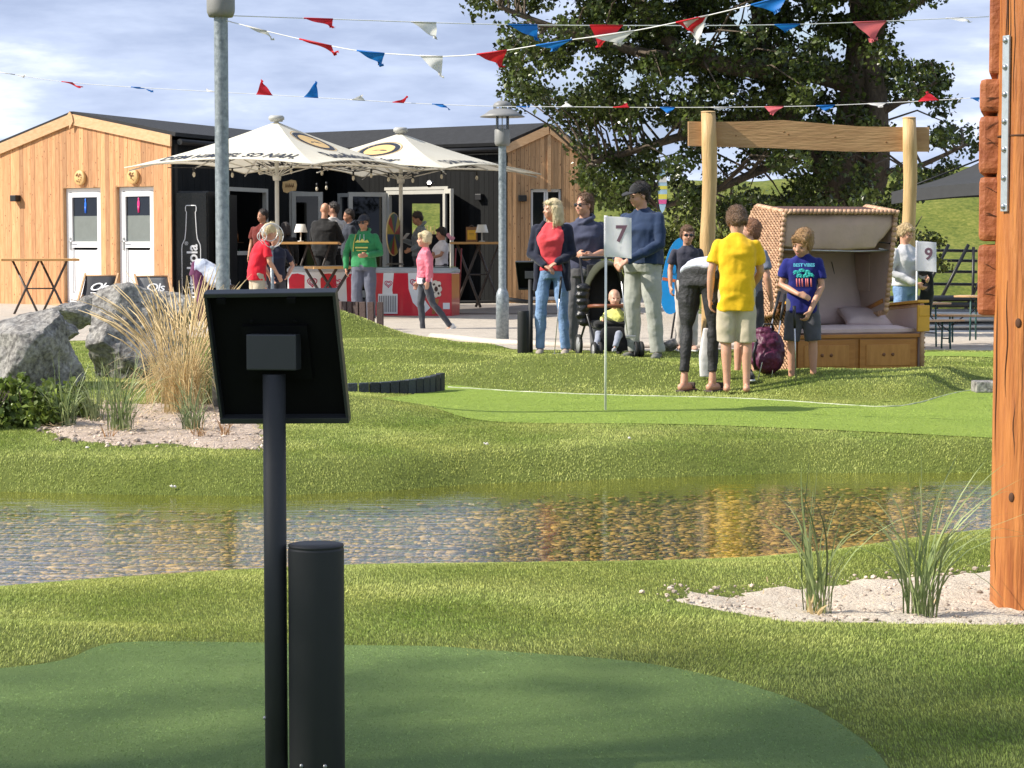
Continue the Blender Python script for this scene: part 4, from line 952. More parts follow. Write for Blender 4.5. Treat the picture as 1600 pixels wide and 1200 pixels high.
hoodpanel('hood_roof', M_h[1], M_h[2], M_wickd); hoodpanel('hood_roof', M_h[2], M_h[3], M_wickd); hoodpanel('hood_back', (.505, 1.25), (.405, .45), M_taupe)
e = MB()
for i in range(27):
    t = (i + .5) / 27; x = -HW2 + HX + 2 * HW2 * t; e.ell((x, -.53, 1.505), (.030, .026, .020), 8, rot=(0, .6, 0)); e.ell((x + .02, -.545, 1.50), (.030, .02, .018), 8, rot=(0, -.6, 0))
e.build('braided_edge', M_wick, bc)
# awning fabric folded in the upper front
aw = MB(); nx_ = 30; rows_ = [(-.50, 1.48), (-.495, 1.38), (-.475, 1.28), (-.455, 1.205), (-.44, 1.19)]
vs = []; 
for j, (yy, zz) in enumerate(rows_):
    for i in range(nx_ + 1):
        t = i / nx_; x = -HW2 + HX + .02 + (2 * HW2 - .04) * t; z = zz - (.03 * math.sin(math.pi * t) if j > 0 else 0) * j / 4
        if t > .86 and j > 1: x -= (t - .86) * .5 * (j - 1)
        vs.append((x, yy + .006 * math.sin(t * 23 + j) + .01 * math.sin(t * 7), z))
aw.add(vs, [(j * (nx_ + 1) + i, j * (nx_ + 1) + i + 1, (j + 1) * (nx_ + 1) + i + 1, (j + 1) * (nx_ + 1) + i) for j in range(4) for i in range(nx_)], .5, smooth=True)
ao = aw.build('awning', mat('taupe awning', (.54, .39, .325), .85, scale=6, var=.08, bump=.2), bc); sm_ = ao.modifiers.new('t', 'SOLIDIFY'); sm_.thickness = .006
MB().tube([(-HW2 + HX + .03, -.445, 1.165 + .0), (-.3, -.447, 1.155), (0, -.448, 1.15), (.3, -.447, 1.157), (HW2 + HX - .13, -.445, 1.175)], .007, 6).build('piping', mat('grey piping', (.45, .43, .42), .6), ao)
def cushion(nm, c, d, rot, m, parent, puff=.03, seed=0):
    bm = bmesh.new(); bmesh.ops.create_cube(bm, size=1); bmesh.ops.subdivide_edges(bm, edges=bm.edges[:], cuts=9, use_grid_fill=True)
    for v in bm.verts:
        x, y, z = v.co * 2; ed = (1 - x ** 6) * (1 - y ** 6)
        f = .28 + .72 * (max(0, 1 - abs(x) ** 3.2) * max(0, 1 - abs(y) ** 3.2)) ** .35
        v.co = Vector((x * d[0] / 2 * (1 - .03 * (1 - abs(y))), y * d[1] / 2 * (1 - .03 * (1 - abs(x))), z * d[2] / 2 * f + .006 * noise.noise(Vector((x * 2.5, y * 2.5, seed)))))
    me = bpy.data.meshes.new(nm); bm.to_mesh(me); bm.free(); me.polygons.foreach_set('use_smooth', np.ones(len(me.polygons), bool))
    return link(nm, me, m, parent, c, rot)
cushion('back_cushion', (-.15, .25, .86), (1.02, .82, .10), (R(74), 0, 0), M_cush, bc, seed=1)
cushion('seat_cushion', (0, -.08, .42), (1.18, .68, .11), (R(-2), 0, 0), M_cush, bc, seed=2)
MB().tube([(-.53, .27, 1.20), (-.51, .26, 1.20), (-.2, .255, 1.19), (.09, .26, 1.20), (.11, .27, 1.20)], [.03, .07, .078, .07, .03], 18).build('headrest_roll', M_taupe, bc)
MB().box((HW2 + HX - .018, .12, .95), (.012, .30, .34), bev=.004).build('pocket', M_taupe, bc)
MB().tube([(.18, .19, .5), (.10, .215, .85), (.06, .24, 1.05)], .004, 5).build('seam', mat('dark seam', (.10, .08, .08), .8), bc)
MB().box((0, -.08, .20), (1.22, .70, .34)).build('seat_box', M_honey, bc)
for sx_ in (-1, 1):
    d = MB(); x = sx_ * .305; f = .045
    d.box((x, -.442, .21), (.56, .016, .29), bev=.004)
    dr_ = d.build('drawer', M_honey, bc)
    g = MB(); g.box((x, -.452, .21), (.44, .008, .19), bev=.003); g.build('drawer_panel', mat('honey panel', (.42, .17, .03), .35, scale=9, stretch=(3, 3, .5), col2=(.56, .26, .06)), dr_)
    for q in (-.045, .045): MB().lathe([(0, .003), (.016, .003), (.016, 0)], 14, M=Matrix.Translation((x + q, -.457, .215)) @ Matrix.Rotation(R(90), 4, 'X')).build('finger_hole', M_knot, dr_)
MB().box((0, -.445, .385), (1.24, .03, .035), bev=.005).build('front_rail', M_honey, bc)
MB().tube([(HW2 + HX, -.30, .70), (HW2 + HX, .1, .60)], .025, 8).build('hinge_bar', M_honey, bc)
MB().box((HW2 + HX - .01, -.44, 1.22), (.03, .02, .015)).tube([(HW2 + HX - .02, -.45, 1.22), (HW2 + HX - .15, -.45, 1.235)], .005, 5).build('tie_cord', M_black, bc)
pl = cushion('small_cushion', bc.matrix_basis @ Vector((.25, -.08, .535)), (.42, .30, .12), (R(24), R(3), R(BYAW - 4)), mat('pillow fabric', (.56, .44, .42), .85, var=.06, bump=.15), None, seed=4)
tag(pl, 'small pale mauve cushion lying on the beach chair seat', 'cushion')
# ---------------------------------------------------------------- palisades
def palisade(pts, hs, w, m, label, lean=0):
    c = Vector(pts[len(pts) // 2]); r = empty('palisade_edging', (c.x, c.y, 0), 0, label, 'palisade')
    for i, (p, h) in enumerate(zip(pts, hs)):
        q = pts[min(i + 1, len(pts) - 1)]; o_ = pts[max(i - 1, 0)]; a = math.atan2(q[1] - o_[1], q[0] - o_[0]); z = hz(p[0], p[1])
        MB().box((p[0] - c.x, p[1] - c.y, z - .1 + (h + .1) / 2), (w, .05, h + .1), rot=(random.uniform(-.02, .02), random.uniform(-.02, .02), a), bev=.006).build('stake', m, r)
def arc(p0, p1, bulge, n):
    a, b = Vector(p0), Vector(p1); nn_ = Vector((-(b - a).y, (b - a).x)).normalized(); return [tuple(a.lerp(b, i / (n - 1)) + nn_ * bulge * 4 * (i / (n - 1)) * (1 - i / (n - 1))) for i in range(n)]
a, b = G(535, 618, .06), G(688, 613, .06)
palisade(arc((a.x, a.y - .15), (b.x, b.y), -.16, 13), np.linspace(.07, .145, 13), .075, mat('slate grey stakes', (.028, .036, .045), .6, vcol=.35, bump=.4, scale=5), 'low curved edging of slate grey stakes at the left end of the far green')
a, b = P(528, 500, 31.2), P(594, 500, 30.6)
palisade(arc((a.x, 31.2), (b.x, 30.6), -.15, 9), [.38] * 9, .088, mat('brown stakes', (.075, .045, .038), .7, vcol=.35, bump=.4), 'dark brown stake edging in front of the man in the green hoodie')
# ---------------------------------------------------------------- hole flags
def hole_flag(px, row, Y, rtop, num, w, h, label):
    q = P(px, row, Y); r = empty('hole_flag', (q.x, Y, q.z), 0, label, 'flag', 'numbered hole flags'); zt = P(px, rtop, Y).z - q.z
    MB().tube([(0, 0, -.05), (0, 0, zt)], .0085, 10).build('pole', mat('white fibreglass', (.78, .78, .76), .35), r)
    n = 16; vs = []; d = .0016
    for s_ in (-1, 1):
        for j in range(n + 1):
            for i in range(n + 1): u = i / n; v = j / n; vs.append((-.012 + w * u, .012 * math.sin(u * 5 + v * 1.5) * u - .012 + s_ * d, zt - h + h * v - .012 * u * u))
    m_ = (n + 1) ** 2; fs = [(j * (n + 1) + i, j * (n + 1) + i + 1, (j + 1) * (n + 1) + i + 1, (j + 1) * (n + 1) + i) for j in range(n) for i in range(n)]
    cl = MB().add(vs, fs + [tuple(m_ + q for q in f) for f in fs], .5, smooth=True).build('cloth', translucent('white flag cloth', (.88, .87, .90), .5, vcol=0, rough=.7), r)
    MB().tube([(0, 0, zt - h), (0, 0, zt + .005)], .013, 10).build('sleeve', mat('flag sleeve', (.72, .71, .75), .7), r)
    me = text_mesh(num, h * .56, bold=.004)
    for v in me.vertices: v.co = Vector((w * .55 + v.co.x * 1.0, .012 * math.sin((w * .55 + v.co.x) / w * 5 + .8) * ((w * .55 + v.co.x) / w) - .019, zt - h * .42 + v.co.y - .008))
    link('number', me, mat('mauve print', (.135, .07, .10), .7), r)
    MB().ell((w * .55, -.013, zt - h * .78), (.006, .001, .010), 10).box((w * .55, -.013, zt - h * .84), (.016, .001, .004)).build('emblem', mat('teal print', (.15, .2, .22), .7), r)
hole_flag(946, 643, 15.95, 338, '7', .190, .283, 'white hole flag with number 7 standing on the bright green')
hole_flag(1431, 560, 21.9, 377, '9', .195, .283, 'white hole flag with number 9 behind the right arm of the beach chair')
# ---------------------------------------------------------------- ice cream freezers
M_frw = mat('freezer white', (.78, .80, .82), .3, var=.03, coat=.3); M_frr = mat('freezer red', (.62, .008, .03), .3, var=.08, coat=.4); M_frg = mat('freezer grey rim', (.42, .44, .46), .4)
def heart(s, n=30):
    o = []
    for i in range(n):
        t = 2 * math.pi * i / n; o.append((s * 16 * math.sin(t) ** 3 / 16, s * (13 * math.cos(t) - 5 * math.cos(2 * t) - 2 * math.cos(3 * t) - math.cos(4 * t)) / 16))
    return o
def heartlogo(parent, x, z, s, y):
    mb = MB(); o = heart(s); mb.tube([(x + a, y, z + b) for a, b in o + o[:1]], s * .10, 5)
    o = heart(s * .55); mb.tube([(x + a, y, z + b + .0) for a, b in o[3:-3]], s * .09, 5)
    mb.build('heart_logo', mat('logo red', (.55, .02, .10), .5), parent)
def freezer(x, y, z, yaw, w, label, kind):
    r = empty('ice_cream_freezer', (x, y, z), R(yaw), label, 'freezer', 'red and white ice cream freezers'); d = .66
    MB().box((0, 0, .42), (w, d, .72), bev=.02).build('body', M_frw if kind == 0 else M_frr, r)
    yf_ = -d / 2 - .003
    def band(poly, m, nm='stripe', dy=0): MB().prism(poly, .003, off=yf_ - dy).build(nm, m, r)
    MB().box((0, 0, .80), (w + .02, d + .02, .06), bev=.02).box((0, 0, .84), (w - .04, d - .02, .03), bev=.01).build('rim', M_frg, r)
    MB().box((-w * .23, 0, .862), (w * .46, d - .10, .012)).box((w * .23, 0, .870), (w * .46, d - .10, .012)).build('glass_lid', mat('lid glass', (.16, .19, .20), .05, spec=.9), r)
    MB().box((0, 0, .03), (w - .1, d - .1, .06)).build('plinth', M_black, r)
    if kind == 0:
        for x0 in (-w / 2 + .02, -w / 2 + .52, -w / 2 + .93):
            band([(x0 + .02, .1), (x0 + .25, .1), (x0 + .25, .72), (x0 + .14, .75), (x0 + .05, .74), (x0, .66)], M_frr)
        heartlogo(r, -w / 2 + .39, .61, .075, yf_); heartlogo(r, -w / 2 + .79, .60, .07, yf_)
    else:
        band([(-w / 2 + .16, .12), (-w / 2 + .38, .12), (-w / 2 + .33, .5), (-w / 2 + .36, .78), (-w / 2 + .19, .78), (-w / 2 + .17, .5)], M_frw)
        MB().box((-w / 2 + .26, yf_ - .006, .28), (.32, .02, .32), bev=.01).build('vent_frame', M_frw, r); g = MB()
        for k in range(10): g.box((-w / 2 + .13 + k * .029, yf_ - .018, .28), (.012, .008, .26))
        g.build('vent_grille', mat('vent grey', (.12, .13, .14), .5), r)
        heartlogo(r, -w / 2 + .27, .60, .06, yf_ - .002)
        band([(-.06, .78), (.10, .78), (.12, .62), (.16, .42), (.30, .22), (.20, .12), (.02, .3), (-.05, .52)], M_frw); heartlogo(r, .05, .62, .07, yf_ - .002)
        band([(w / 2 - .32, .12), (w / 2 - .27, .12), (w / 2 - .20, .36), (w / 2 - .30, .36)], mat('wafer brown', (.40, .16, .04), .6), 'cone', .002)
        g = MB(); cx, cz = w / 2 - .25, .52
        for k in range(7):
            a_ = k * .9; g.ell((cx + .055 * math.cos(a_), yf_ - .003, cz + .10 * math.sin(a_)), (.042, .003, .05), 10, rot=(0, a_, 0))
        g.build('ice_cream_picture', mat('cream white', (.8, .72, .6), .5), r)
        g = MB(); g.ell((cx, yf_ - .006, cz), (.03, .002, .04), 10)
        for k in range(4): g.ell((cx + .06 * math.cos(k * 1.6 + .6), yf_ - .006, cz + .09 * math.sin(k * 1.6 + .6)), (.018, .002, .022), 8, rot=(0, k, 0))
        g.build('chocolate_picture', mat('chocolate', (.05, .015, .01), .5), r)
        band([(w / 2 - .14, .2), (w / 2 - .03, .2), (w / 2 - .03, .30), (w / 2 - .14, .30)], M_frw, 'sticker', .002)
        MB().lathe([(.03, 0), (.04, .02), (.12, .05), (.16, .02)], 14, (-w / 2 + .3, 0, .88)).build('black_tray', M_black, r)
    return r
_p = P(504, 450, 36.6); freezer(_p.x, 36.6, .0, 4, 1.10, 'white and red striped ice cream freezer behind the dark info board', 0)
_p = P(652, 450, 36.7); freezer(_p.x - .02, 36.75, -.02, -10, 1.30, 'red ice cream freezer with cone picture behind the child in the pink jacket', 1)
# ---------------------------------------------------------------- tables
M_ttop = mat('orange table wood', (.62, .31, .09), .5, stretch=(.5, 4, 4), scale=6, col2=(.74, .43, .16)); M_tleg = mat('dark table steel', (.07, .055, .048), .5)
def xtable(px, row, Y, w, d, yaw, label, zb=.1):
    q = P(px, row, Y); r = empty('standing_table', (q.x, Y, zb), R(yaw), label, 'table', 'standing tables with crossed steel legs'); h = q.z - zb
    t = MB()
    for i in range(4): t.box((0, -d / 2 + d / 8 + i * d / 4, h - .02), (w, d / 4 - .006, .04), bev=.004, col=random.random())
    t.build('table_top', M_ttop, r)
    for s_ in (-1, 1):
        for k in (-1, 1):
            MB().tube([(s_ * w * .18 + k * .22, -d * .32 * k * 1, 0), (s_ * w * .18 - k * .20, d * .32 * k, h - .04)], .024, 4, flat=1).build('leg', M_tleg, r)
    MB().tube([(-w * .18, 0, h * .5), (w * .18, 0, h * .5)], .012, 6).build('brace', M_tleg, r)
xtable(62, 404, 37.3, 1.25, .62, 14, 'orange topped table with crossed steel legs before the larch wall, left edge', zb=.0)
xtable(482, 378, 39.2, 1.05, .55, 0, 'orange topped table carrying a white lamp beside the sunshade pole', zb=.1)
xtable(512, 416, 35.9, .62, .55, 22, 'small wooden topped table with dark crossed legs by the green hoodie man', zb=-.02)
xtable(747, 378, 40.3, .98, .5, 0, 'orange topped table carrying a menu clip and white lamp', zb=.1)
def tlamp(px, row, Y, label):
    q = P(px, row, Y); r = empty('table_lamp', (q.x, Y, q.z + .004), 0, label, 'lamp', 'small white table lamps')
    MB().lathe([(0, 0), (.055, 0), (.055, .012), (.012, .02), (.012, .17), (0, .17)], 18).build('base', M_pole, r)
    MB().lathe([(.115, .16), (.075, .30), (.0, .30)], 22).build('lamp_shade', mat('lamp shade', (.82, .80, .76), .6), r)
tlamp(470, 378, 39.1, 'white table lamp on the table beside the sunshade pole'); tlamp(753, 378, 40.2, 'white table lamp on the right table beside the menu clip')
q = P(737, 378, 40.25); r = empty('menu_holder', (q.x, 40.25, q.z + .004), 0, 'brown wooden menu holder with yellow card on the right table', 'menu')
MB().box((0, 0, .13), (.20, .02, .26), rot=(-.15, 0, 0)).build('board', mat('menu board', (.28, .14, .06), .6), r)
cd = MB().box((0, -.016, .12), (.15, .006, .17), rot=(-.15, 0, 0)).build('card', mat('yellow card', (.80, .48, .05), .6), r)
for i in range(4): MB().box((0, -.021 + .0, .07 + i * .025), (.09, .002, .007), rot=(-.15, 0, 0)).build('text_line', mat('card ink', (.25, .12, .03), .6), cd)
MB().tube([(-.05, 0, .26), (0, 0, .29), (.05, 0, .26)], .008, 6).build('clip', M_tleg, r)
# ---------------------------------------------------------------- deck chairs
def deckchair(px, row, Y, yaw, label, tilt, m):
    q = P(px, row, Y); r = empty('deck_chair', (q.x, Y, .02), R(yaw), label, 'deck chair', 'folding deck chairs with white lettering'); zt = q.z - .02
    a, b = Vector((0, -.25, .12)), Vector((0, .28, zt)); w = .29
    for s_ in (-1, 1):
        MB().box(((s_ * w), (a.y + b.y) / 2, (a.z + b.z) / 2), (.03, .035, (b - a).length + .1), rot=(-math.atan2(b.y - a.y, b.z - a.z), 0, 0)).build('side_rail', M_fascia, r)
        MB().box((s_ * (w - .04), .0, .3), (.03, .9, .035), rot=(R(28), 0, 0)).build('rear_frame', M_fascia, r)
    n = 10; vs = []
    for j in range(n + 1):
        t = j / n; p = b.lerp(a, t) + Vector((0, .0, -.06 * math.sin(math.pi * t)))
        for i in range(5): vs.append((-w + .02 + (2 * w - .04) * i / 4, p.y, p.z))
    sl = MB().add(vs, [(j * 5 + i, j * 5 + i + 1, (j + 1) * 5 + i + 1, (j + 1) * 5 + i) for j in range(n) for i in range(4)], .5, smooth=True).build('sling', m, r)
    sf = sl.modifiers.new('t', 'SOLIDIFY'); sf.thickness = .004
    ang = math.atan2(b.y - a.y, b.z - a.z); T = Matrix.Translation(b.lerp(a, .30) + Vector((0, -.03, -.035))) @ Matrix.Rotation(R(90) - ang, 4, 'X')
    text('lettering', 'Ols', .26, MATS['white print'], sl, T, shear=.35, spacing=.85, bold=.002)
    MB().box((.0, 0, 0), (.22, .018, .002), M=T @ Matrix.Translation((0, -.14, .004))).build('lettering_line', MATS['white print'], sl)
    MB().tube([(-w, b.y, b.z), (w, b.y, b.z)], .014, 8).build('cross_bar', M_fascia, r)
deckchair(151, 431, 39.0, -6, 'dark deck chair with white lettering in front of the left white door', 0, mat('charcoal sling', (.03, .032, .038), .8, bump=.3, bscale=120))
deckchair(243, 432, 38.9, 22, 'pale grey deck chair with white lettering before the right white door', 0, mat('grey sling', (.17, .175, .18), .8, bump=.3, bscale=120))
mb = MB(); random.seed(3)
for i in range(5): mb.ell((random.uniform(-.12, .12), random.uniform(-.08, .08), .04), (.10, .08, .06), 12)
q = P(225, 470, 38.3); o = soft('folded_cloth', mb, mat('maroon cloth', (.10, .01, .03), .8), None, .012, 4, .03, .06); o.location = (q.x, 38.3, .16); tag(o, 'crumpled maroon cloth lying at the foot of the pale deck chair', 'cloth')
# ---------------------------------------------------------------- wheel of fortune, ring stand, red boards
q = P(615, 366, 38.9); r = empty('prize_wheel', (q.x, 38.9, .1), R(74), 'multicoloured prize wheel seen edgewise beside the rear sunshade pole', 'prize wheel')
zc = q.z - .1; cols = [(.30, .01, .01), (.38, .28, .02), (.01, .03, .12), (.02, .09, .035)]
for k in range(12):
    a0, a1 = k * math.pi / 6, (k + 1) * math.pi / 6
    MB().prism([(0, zc)] + [(.35 * math.cos(a0 + (a1 - a0) * j / 4), zc + .35 * math.sin(a0 + (a1 - a0) * j / 4)) for j in range(5)], .03, off=-.015).build('segment', mat('wheel colour %d' % (k % 4), cols[k % 4], .4), r)
MB().tube([(.36 * math.cos(t * .2094), 0, zc + .36 * math.sin(t * .2094)) for t in range(31)], .012, 6).build('rim', mat('wheel rim', (.55, .42, .2), .5), r)
MB().lathe([(.25, 0), (.25, .03), (.03, .05), (.025, zc), (0, zc)], 16, (0, .06, 0)).build('stand', M_black, r)
q = P(424, 368, 29.5); r = empty('ring_stand', (q.x, 29.5, -.02), 0, 'grey pole topped with thin wire rings beside the boy in red', 'ring stand')
MB().tube([(.02, 0, 0), (.0, 0, q.z - .16)], [.03, .022], 14).build('pole', M_galv, r)
zc = q.z + .02
for rad, c, tl in ((.155, (0, 0), .0), (.155, (0, 0), .9), (.06, (-.12, -.01), .0), (.11, (-.02, .04), .5)):
    MB().tube([(c[0] + rad * math.cos(t * .2094) * math.cos(tl), rad * math.cos(t * .2094) * math.sin(tl), zc + c[1] + rad * math.sin(t * .2094)) for t in range(31)], .006, 6).build('ring', mat('pale wire', (.6, .6, .58), .4, metal=.3), r)
MB().ell((0, 0, q.z - .14), (.04, .04, .03), 12).build('collar', M_lampg, r)
for k, (px, lb) in enumerate(((712, 'dark red narrow board leaning near the freezer, farther left'), (721, 'dark red narrow board leaning near the freezer, beside the larger one'))):
    q = P(px, 395 + k * 3, 38.4); o = MB().tube([(-.05 + k * .0, -.0, -1.10 + k * .0), (0, .12, 0)], [.028, .022], 4, flat=.5).build('leaning_board', mat('dark red paint', (.28, .02, .02), .45), None)
    o.location = (q.x, 38.4, 1.14); tag(o, lb, 'board')
# ---------------------------------------------------------------- string lights and spotlight
def cable(nm, pts, r, m, parent, sag=0): return MB().tube(pts, r, 6).build(nm, m, parent)
r = empty('string_lights', (-3.5, 36.5, 2.3), 0, 'black string lights with clear bulbs hanging under the cream sunshades', 'string lights')
pts = [P(262, 262, 35.8), P(303, 262, 35.8), P(363, 263, 36.5), P(405, 258, 37.4), P(455, 258, 38), P(503, 260, 37.2), P(552, 268, 37.4), P(580, 264, 37.4), P(607, 270, 37.6), P(645, 272, 38), P(690, 266, 38.6), P(745, 268, 39.2)]
pp = bezier([q - r.location for q in pts], 5); MB().tube(pp, .008, 5).build('cable', M_black, r)
M_bulb = mat('clear bulb', (.62, .55, .42), .1, spec=.9)
for q in [q - r.location for q in pts[1:]] + [P(495, 286, 41) - r.location, P(510, 284, 41) - r.location]:
    b = MB().tube([q, q - Vector((0, 0, .07))], .016, 8).build('socket', M_black, r); MB().lathe([(0, -.05), (.016, -.04), (.025, -.014), (.021, .01), (.011, .035), (0, .035)], 12, q - Vector((0, 0, .10))).build('bulb', M_bulb, b)
q = P(671, 288, 41.5); r = empty('spotlight', q, 0, 'small lit round spotlight mounted on the black plank wall', 'spotlight')
MB().lathe([(.04, .10), (.055, .08), (.06, 0)], 16, M=Matrix.Rotation(R(70), 4, 'X')).build('housing', M_black, r)
MB().lathe([(0, 0), (.05, 0)], 16, M=Matrix.Rotation(R(70), 4, 'X') @ Matrix.Translation((0, 0, .004))).build('lens', mat('lit lens', (1, 1, .95), .4, emit=((1, .95, .85), 14)), r)
MB().tube([(0, .02, 0), (.05, .35, .05), (.05, 1.2, .05)], .015, 6).build('bracket', M_black, r)
# ---------------------------------------------------------------- surf sign, feather flag
FYd = 27.0; a = P(1056, 431, FYd); r = empty('surfboard_sign', (a.x, FYd, 0), 0, 'bright blue surfboard with orange band standing behind the cap man', 'surfboard')
T = Matrix.Translation((0, 0, a.z)) @ Matrix.Rotation(R(10), 4, 'Y'); ol_ = []
hl = .46
for i in range(40):
    t = 2 * math.pi * i / 40; z = hl * math.sin(t); w_ = .155 * (1 - (abs(z) / hl) ** 2.6) ** .5 if abs(z) < hl else 0
    ol_.append((w_ * (1 if math.cos(t) > 0 else -1), z))
MB().prism(ol_, .05, off=-.025, M=T).build('board', mat('surf blue', (.01, .30, .72), .3, var=.1, coat=.4), r)
MB().box((0, 0, -.06), (.308, .056, .035), M=T).build('orange_band', mat('band orange', (.65, .16, .04), .5), r)
text('lettering', 'SURF', .10, mat('teal ink', (.0, .12, .25), .5), r, T @ Matrix.Translation((0, -.028, .04)) @ Matrix.Rotation(R(90), 4, 'X'), bold=.003)
MB().tube([(.0, .05, a.z - .4), (-.05, .2, .0)], .012, 6).tube([(.0, .05, a.z - .2), (.18, .3, .0)], .012, 6).build('stand', M_black, r)
FYd = 33; a = P(1035, 298, FYd); r = empty('feather_flag', (a.x, FYd, 0), 0, 'pale blue feather flag with yellow and pink blocks before the tree', 'feather flag')
def ff(nm, z0, z1, m, dy=0):
    pl_ = [];  n_ = 14
    def wd(z): t = (z - (a.z - .32)) / .64; return .068 * max(.0, (1 - abs(2 * t - 1) ** 2.2)) ** .6
    zs_ = np.linspace(z0, z1, n_); MB().prism([(-wd(z) * .9, z) for z in zs_] + [(wd(z), z) for z in zs_[::-1]], .006 + dy * 2, off=-.003 - dy).build(nm, m, r)
ff('cloth', a.z - .319, a.z + .319, mat('flag pale blue', (.42, .62, .80), .6)); ff('yellow_block', a.z + .02, a.z + .07, mat('flag yellow', (.8, .72, .1), .6), .002)
ff('yellow_block', a.z - .12, a.z - .05, MATS['flag yellow'], .002); ff('pink_block', a.z - .19, a.z - .13, mat('flag pink', (.8, .12, .35), .6), .003); ff('white_block', a.z + .12, a.z + .20, M_white, .002)
MB().tube([(-.066, 0, 0), (-.068, 0, a.z), (-.055, 0, a.z + .22), (0, 0, a.z + .325)], .008, 6).build('pole', M_black, r)
# ---------------------------------------------------------------- beer tables and benches, stacked pipes, dark parasol
M_beer = mat('bench wood', (.62, .34, .15), .5, stretch=(.5, 4, 4), scale=5, col2=(.74, .48, .25)); M_teal = mat('teal steel', (.03, .10, .09), .5)
def beerset(px, row, Y, L_, d, h, yaw, cat, label):
    q = P(px, row, Y); g = q.z - h; r = empty('beer_' + cat, (q.x, Y, g), R(yaw), label, cat, 'folding beer garden tables and benches')
    MB().box((0, 0, h - .015), (L_, d, .03), bev=.004).build('seat' if cat == 'bench' else 'table_top', M_beer, r)
    for s_ in (-1, 1):
        x = s_ * (L_ / 2 - .28)
        for k in (-1, 1): MB().tube([(x, k * d * .42, 0), (x, k * d * .36, h - .03)], .016, 6).build('leg', M_teal, r)
        MB().tube([(x, -d * .4, h * .35), (x, d * .4, h * .35)], .010, 6).tube([(x, -d * .36, h * .6), (x - s_ * .2, 0, h - .04)], .009, 6).tube([(x, d * .36, h * .6), (x - s_ * .2, 0, h - .04)], .009, 6).build('brace', M_black, r)
beerset(1416, 473, 37.5, 1.5, .5, .77, 30, 'table', 'folding beer table with orange top just right of the beach chair')
beerset(1443, 500, 36.4, 1.5, .25, .47, 30, 'bench', 'narrow orange beer bench in front of the folding table')
beerset(1530, 492, 37.8, 1.5, .25, .47, -25, 'bench', 'narrow orange beer bench partly behind the thick timber post')
beerset(1568, 462, 39.0, 1.6, .5, .77, -25, 'table', 'folding beer table mostly hidden by the thick timber post')
r = empty('steel_pipe_stack', (7.4, 44, -.55), R(4), 'low stack of long grey and black steel pipes before the grassy dyke', 'pipe stack')
for lv in range(6):
    for k in range(4):
        MB().tube([(-2.6 + .1 * random.random(), -.3 + k * .16, .06 + lv * .13), (2.2 + .4 * random.random(), -.3 + k * .16 + random.uniform(-.03, .03), .06 + lv * .13 + random.uniform(-.03, .03))], .05, 10).build('pipe', M_black if lv > 3 else mat('bright pipe', (.40, .41, .42), .35, metal=.6), r)
r = empty('metal_railing', (7.7, 45.4, -.5), R(3), 'black steel railing frames piled behind the pipe stack', 'railing')
for z in (.95, 1.2, 1.42, 1.62): MB().tube([(-2.4, 0, z), (1.6, .1, z - .05)], .03, 8).build('rail', M_black, r)
for x in (.3, .7, 1.3): MB().tube([(x, 0, .3), (x + .7, 0, 1.7)], .035, 8).build('post', M_black, r)
for x in (-2.2, 1.5): MB().tube([(x, 0, 0), (x, 0, 1.65)], .03, 8).build('post', M_black, r)
a = P(1560, 236, 31); r = empty('dark_parasol', (a.x, 31, -.4), 0, 'large charcoal parasol partly hidden behind the right timber post', 'parasol', None)
def cpt(px, row, Y): return P(px, row, Y) - r.location
tip = cpt(1600, 215, 31); cs = [cpt(1393, 300, 30.6), cpt(1610, 282, 28.9), cpt(1800, 292, 31.4), cpt(1600, 290, 33.4)]
cp = MB(); n = 10
for i in range(4):
    A, B = cs[i], cs[(i + 1) % 4]; g = [tip.lerp(A.lerp(B, k / n), j / n) + Vector((0, 0, -.10 * math.sin(math.pi * j / n) + .03 * 4 * (k / n) * (1 - k / n) * (j / n) ** 3)) for j in range(n + 1) for k in range(n + 1)]
    cp.add(g, [(j * (n + 1) + k, (j + 1) * (n + 1) + k, (j + 1) * (n + 1) + k + 1, j * (n + 1) + k + 1) for j in range(n) for k in range(n)], .5, smooth=True)
cp.build('canopy', mat('charcoal canvas', (.035, .037, .04), .8), r)
MB().tube([Vector((tip.x, tip.y, 0)), tip], .035, 10).build('pole', M_galv, r)
for i in range(4): MB().tube([tip - Vector((0, 0, .06)), cs[i] - Vector((0, 0, .03))], .012, 6).build('rib', M_black, r)
vl = MB()
for i in (0, 3):
    A, B = (cs[0], cs[1]) if i == 0 else (cs[3], cs[0]); pts_ = [A.lerp(B, k / 10) + Vector((0, 0, .03 * 4 * (k / 10) * (1 - k / 10))) for k in range(11)]
    vl.add(pts_ + [q - Vector((0, 0, .16)) for q in pts_], [(k, k + 1, k + 12, k + 11) for k in range(10)], .5)
vl.build('valance', MATS['charcoal canvas'], r)
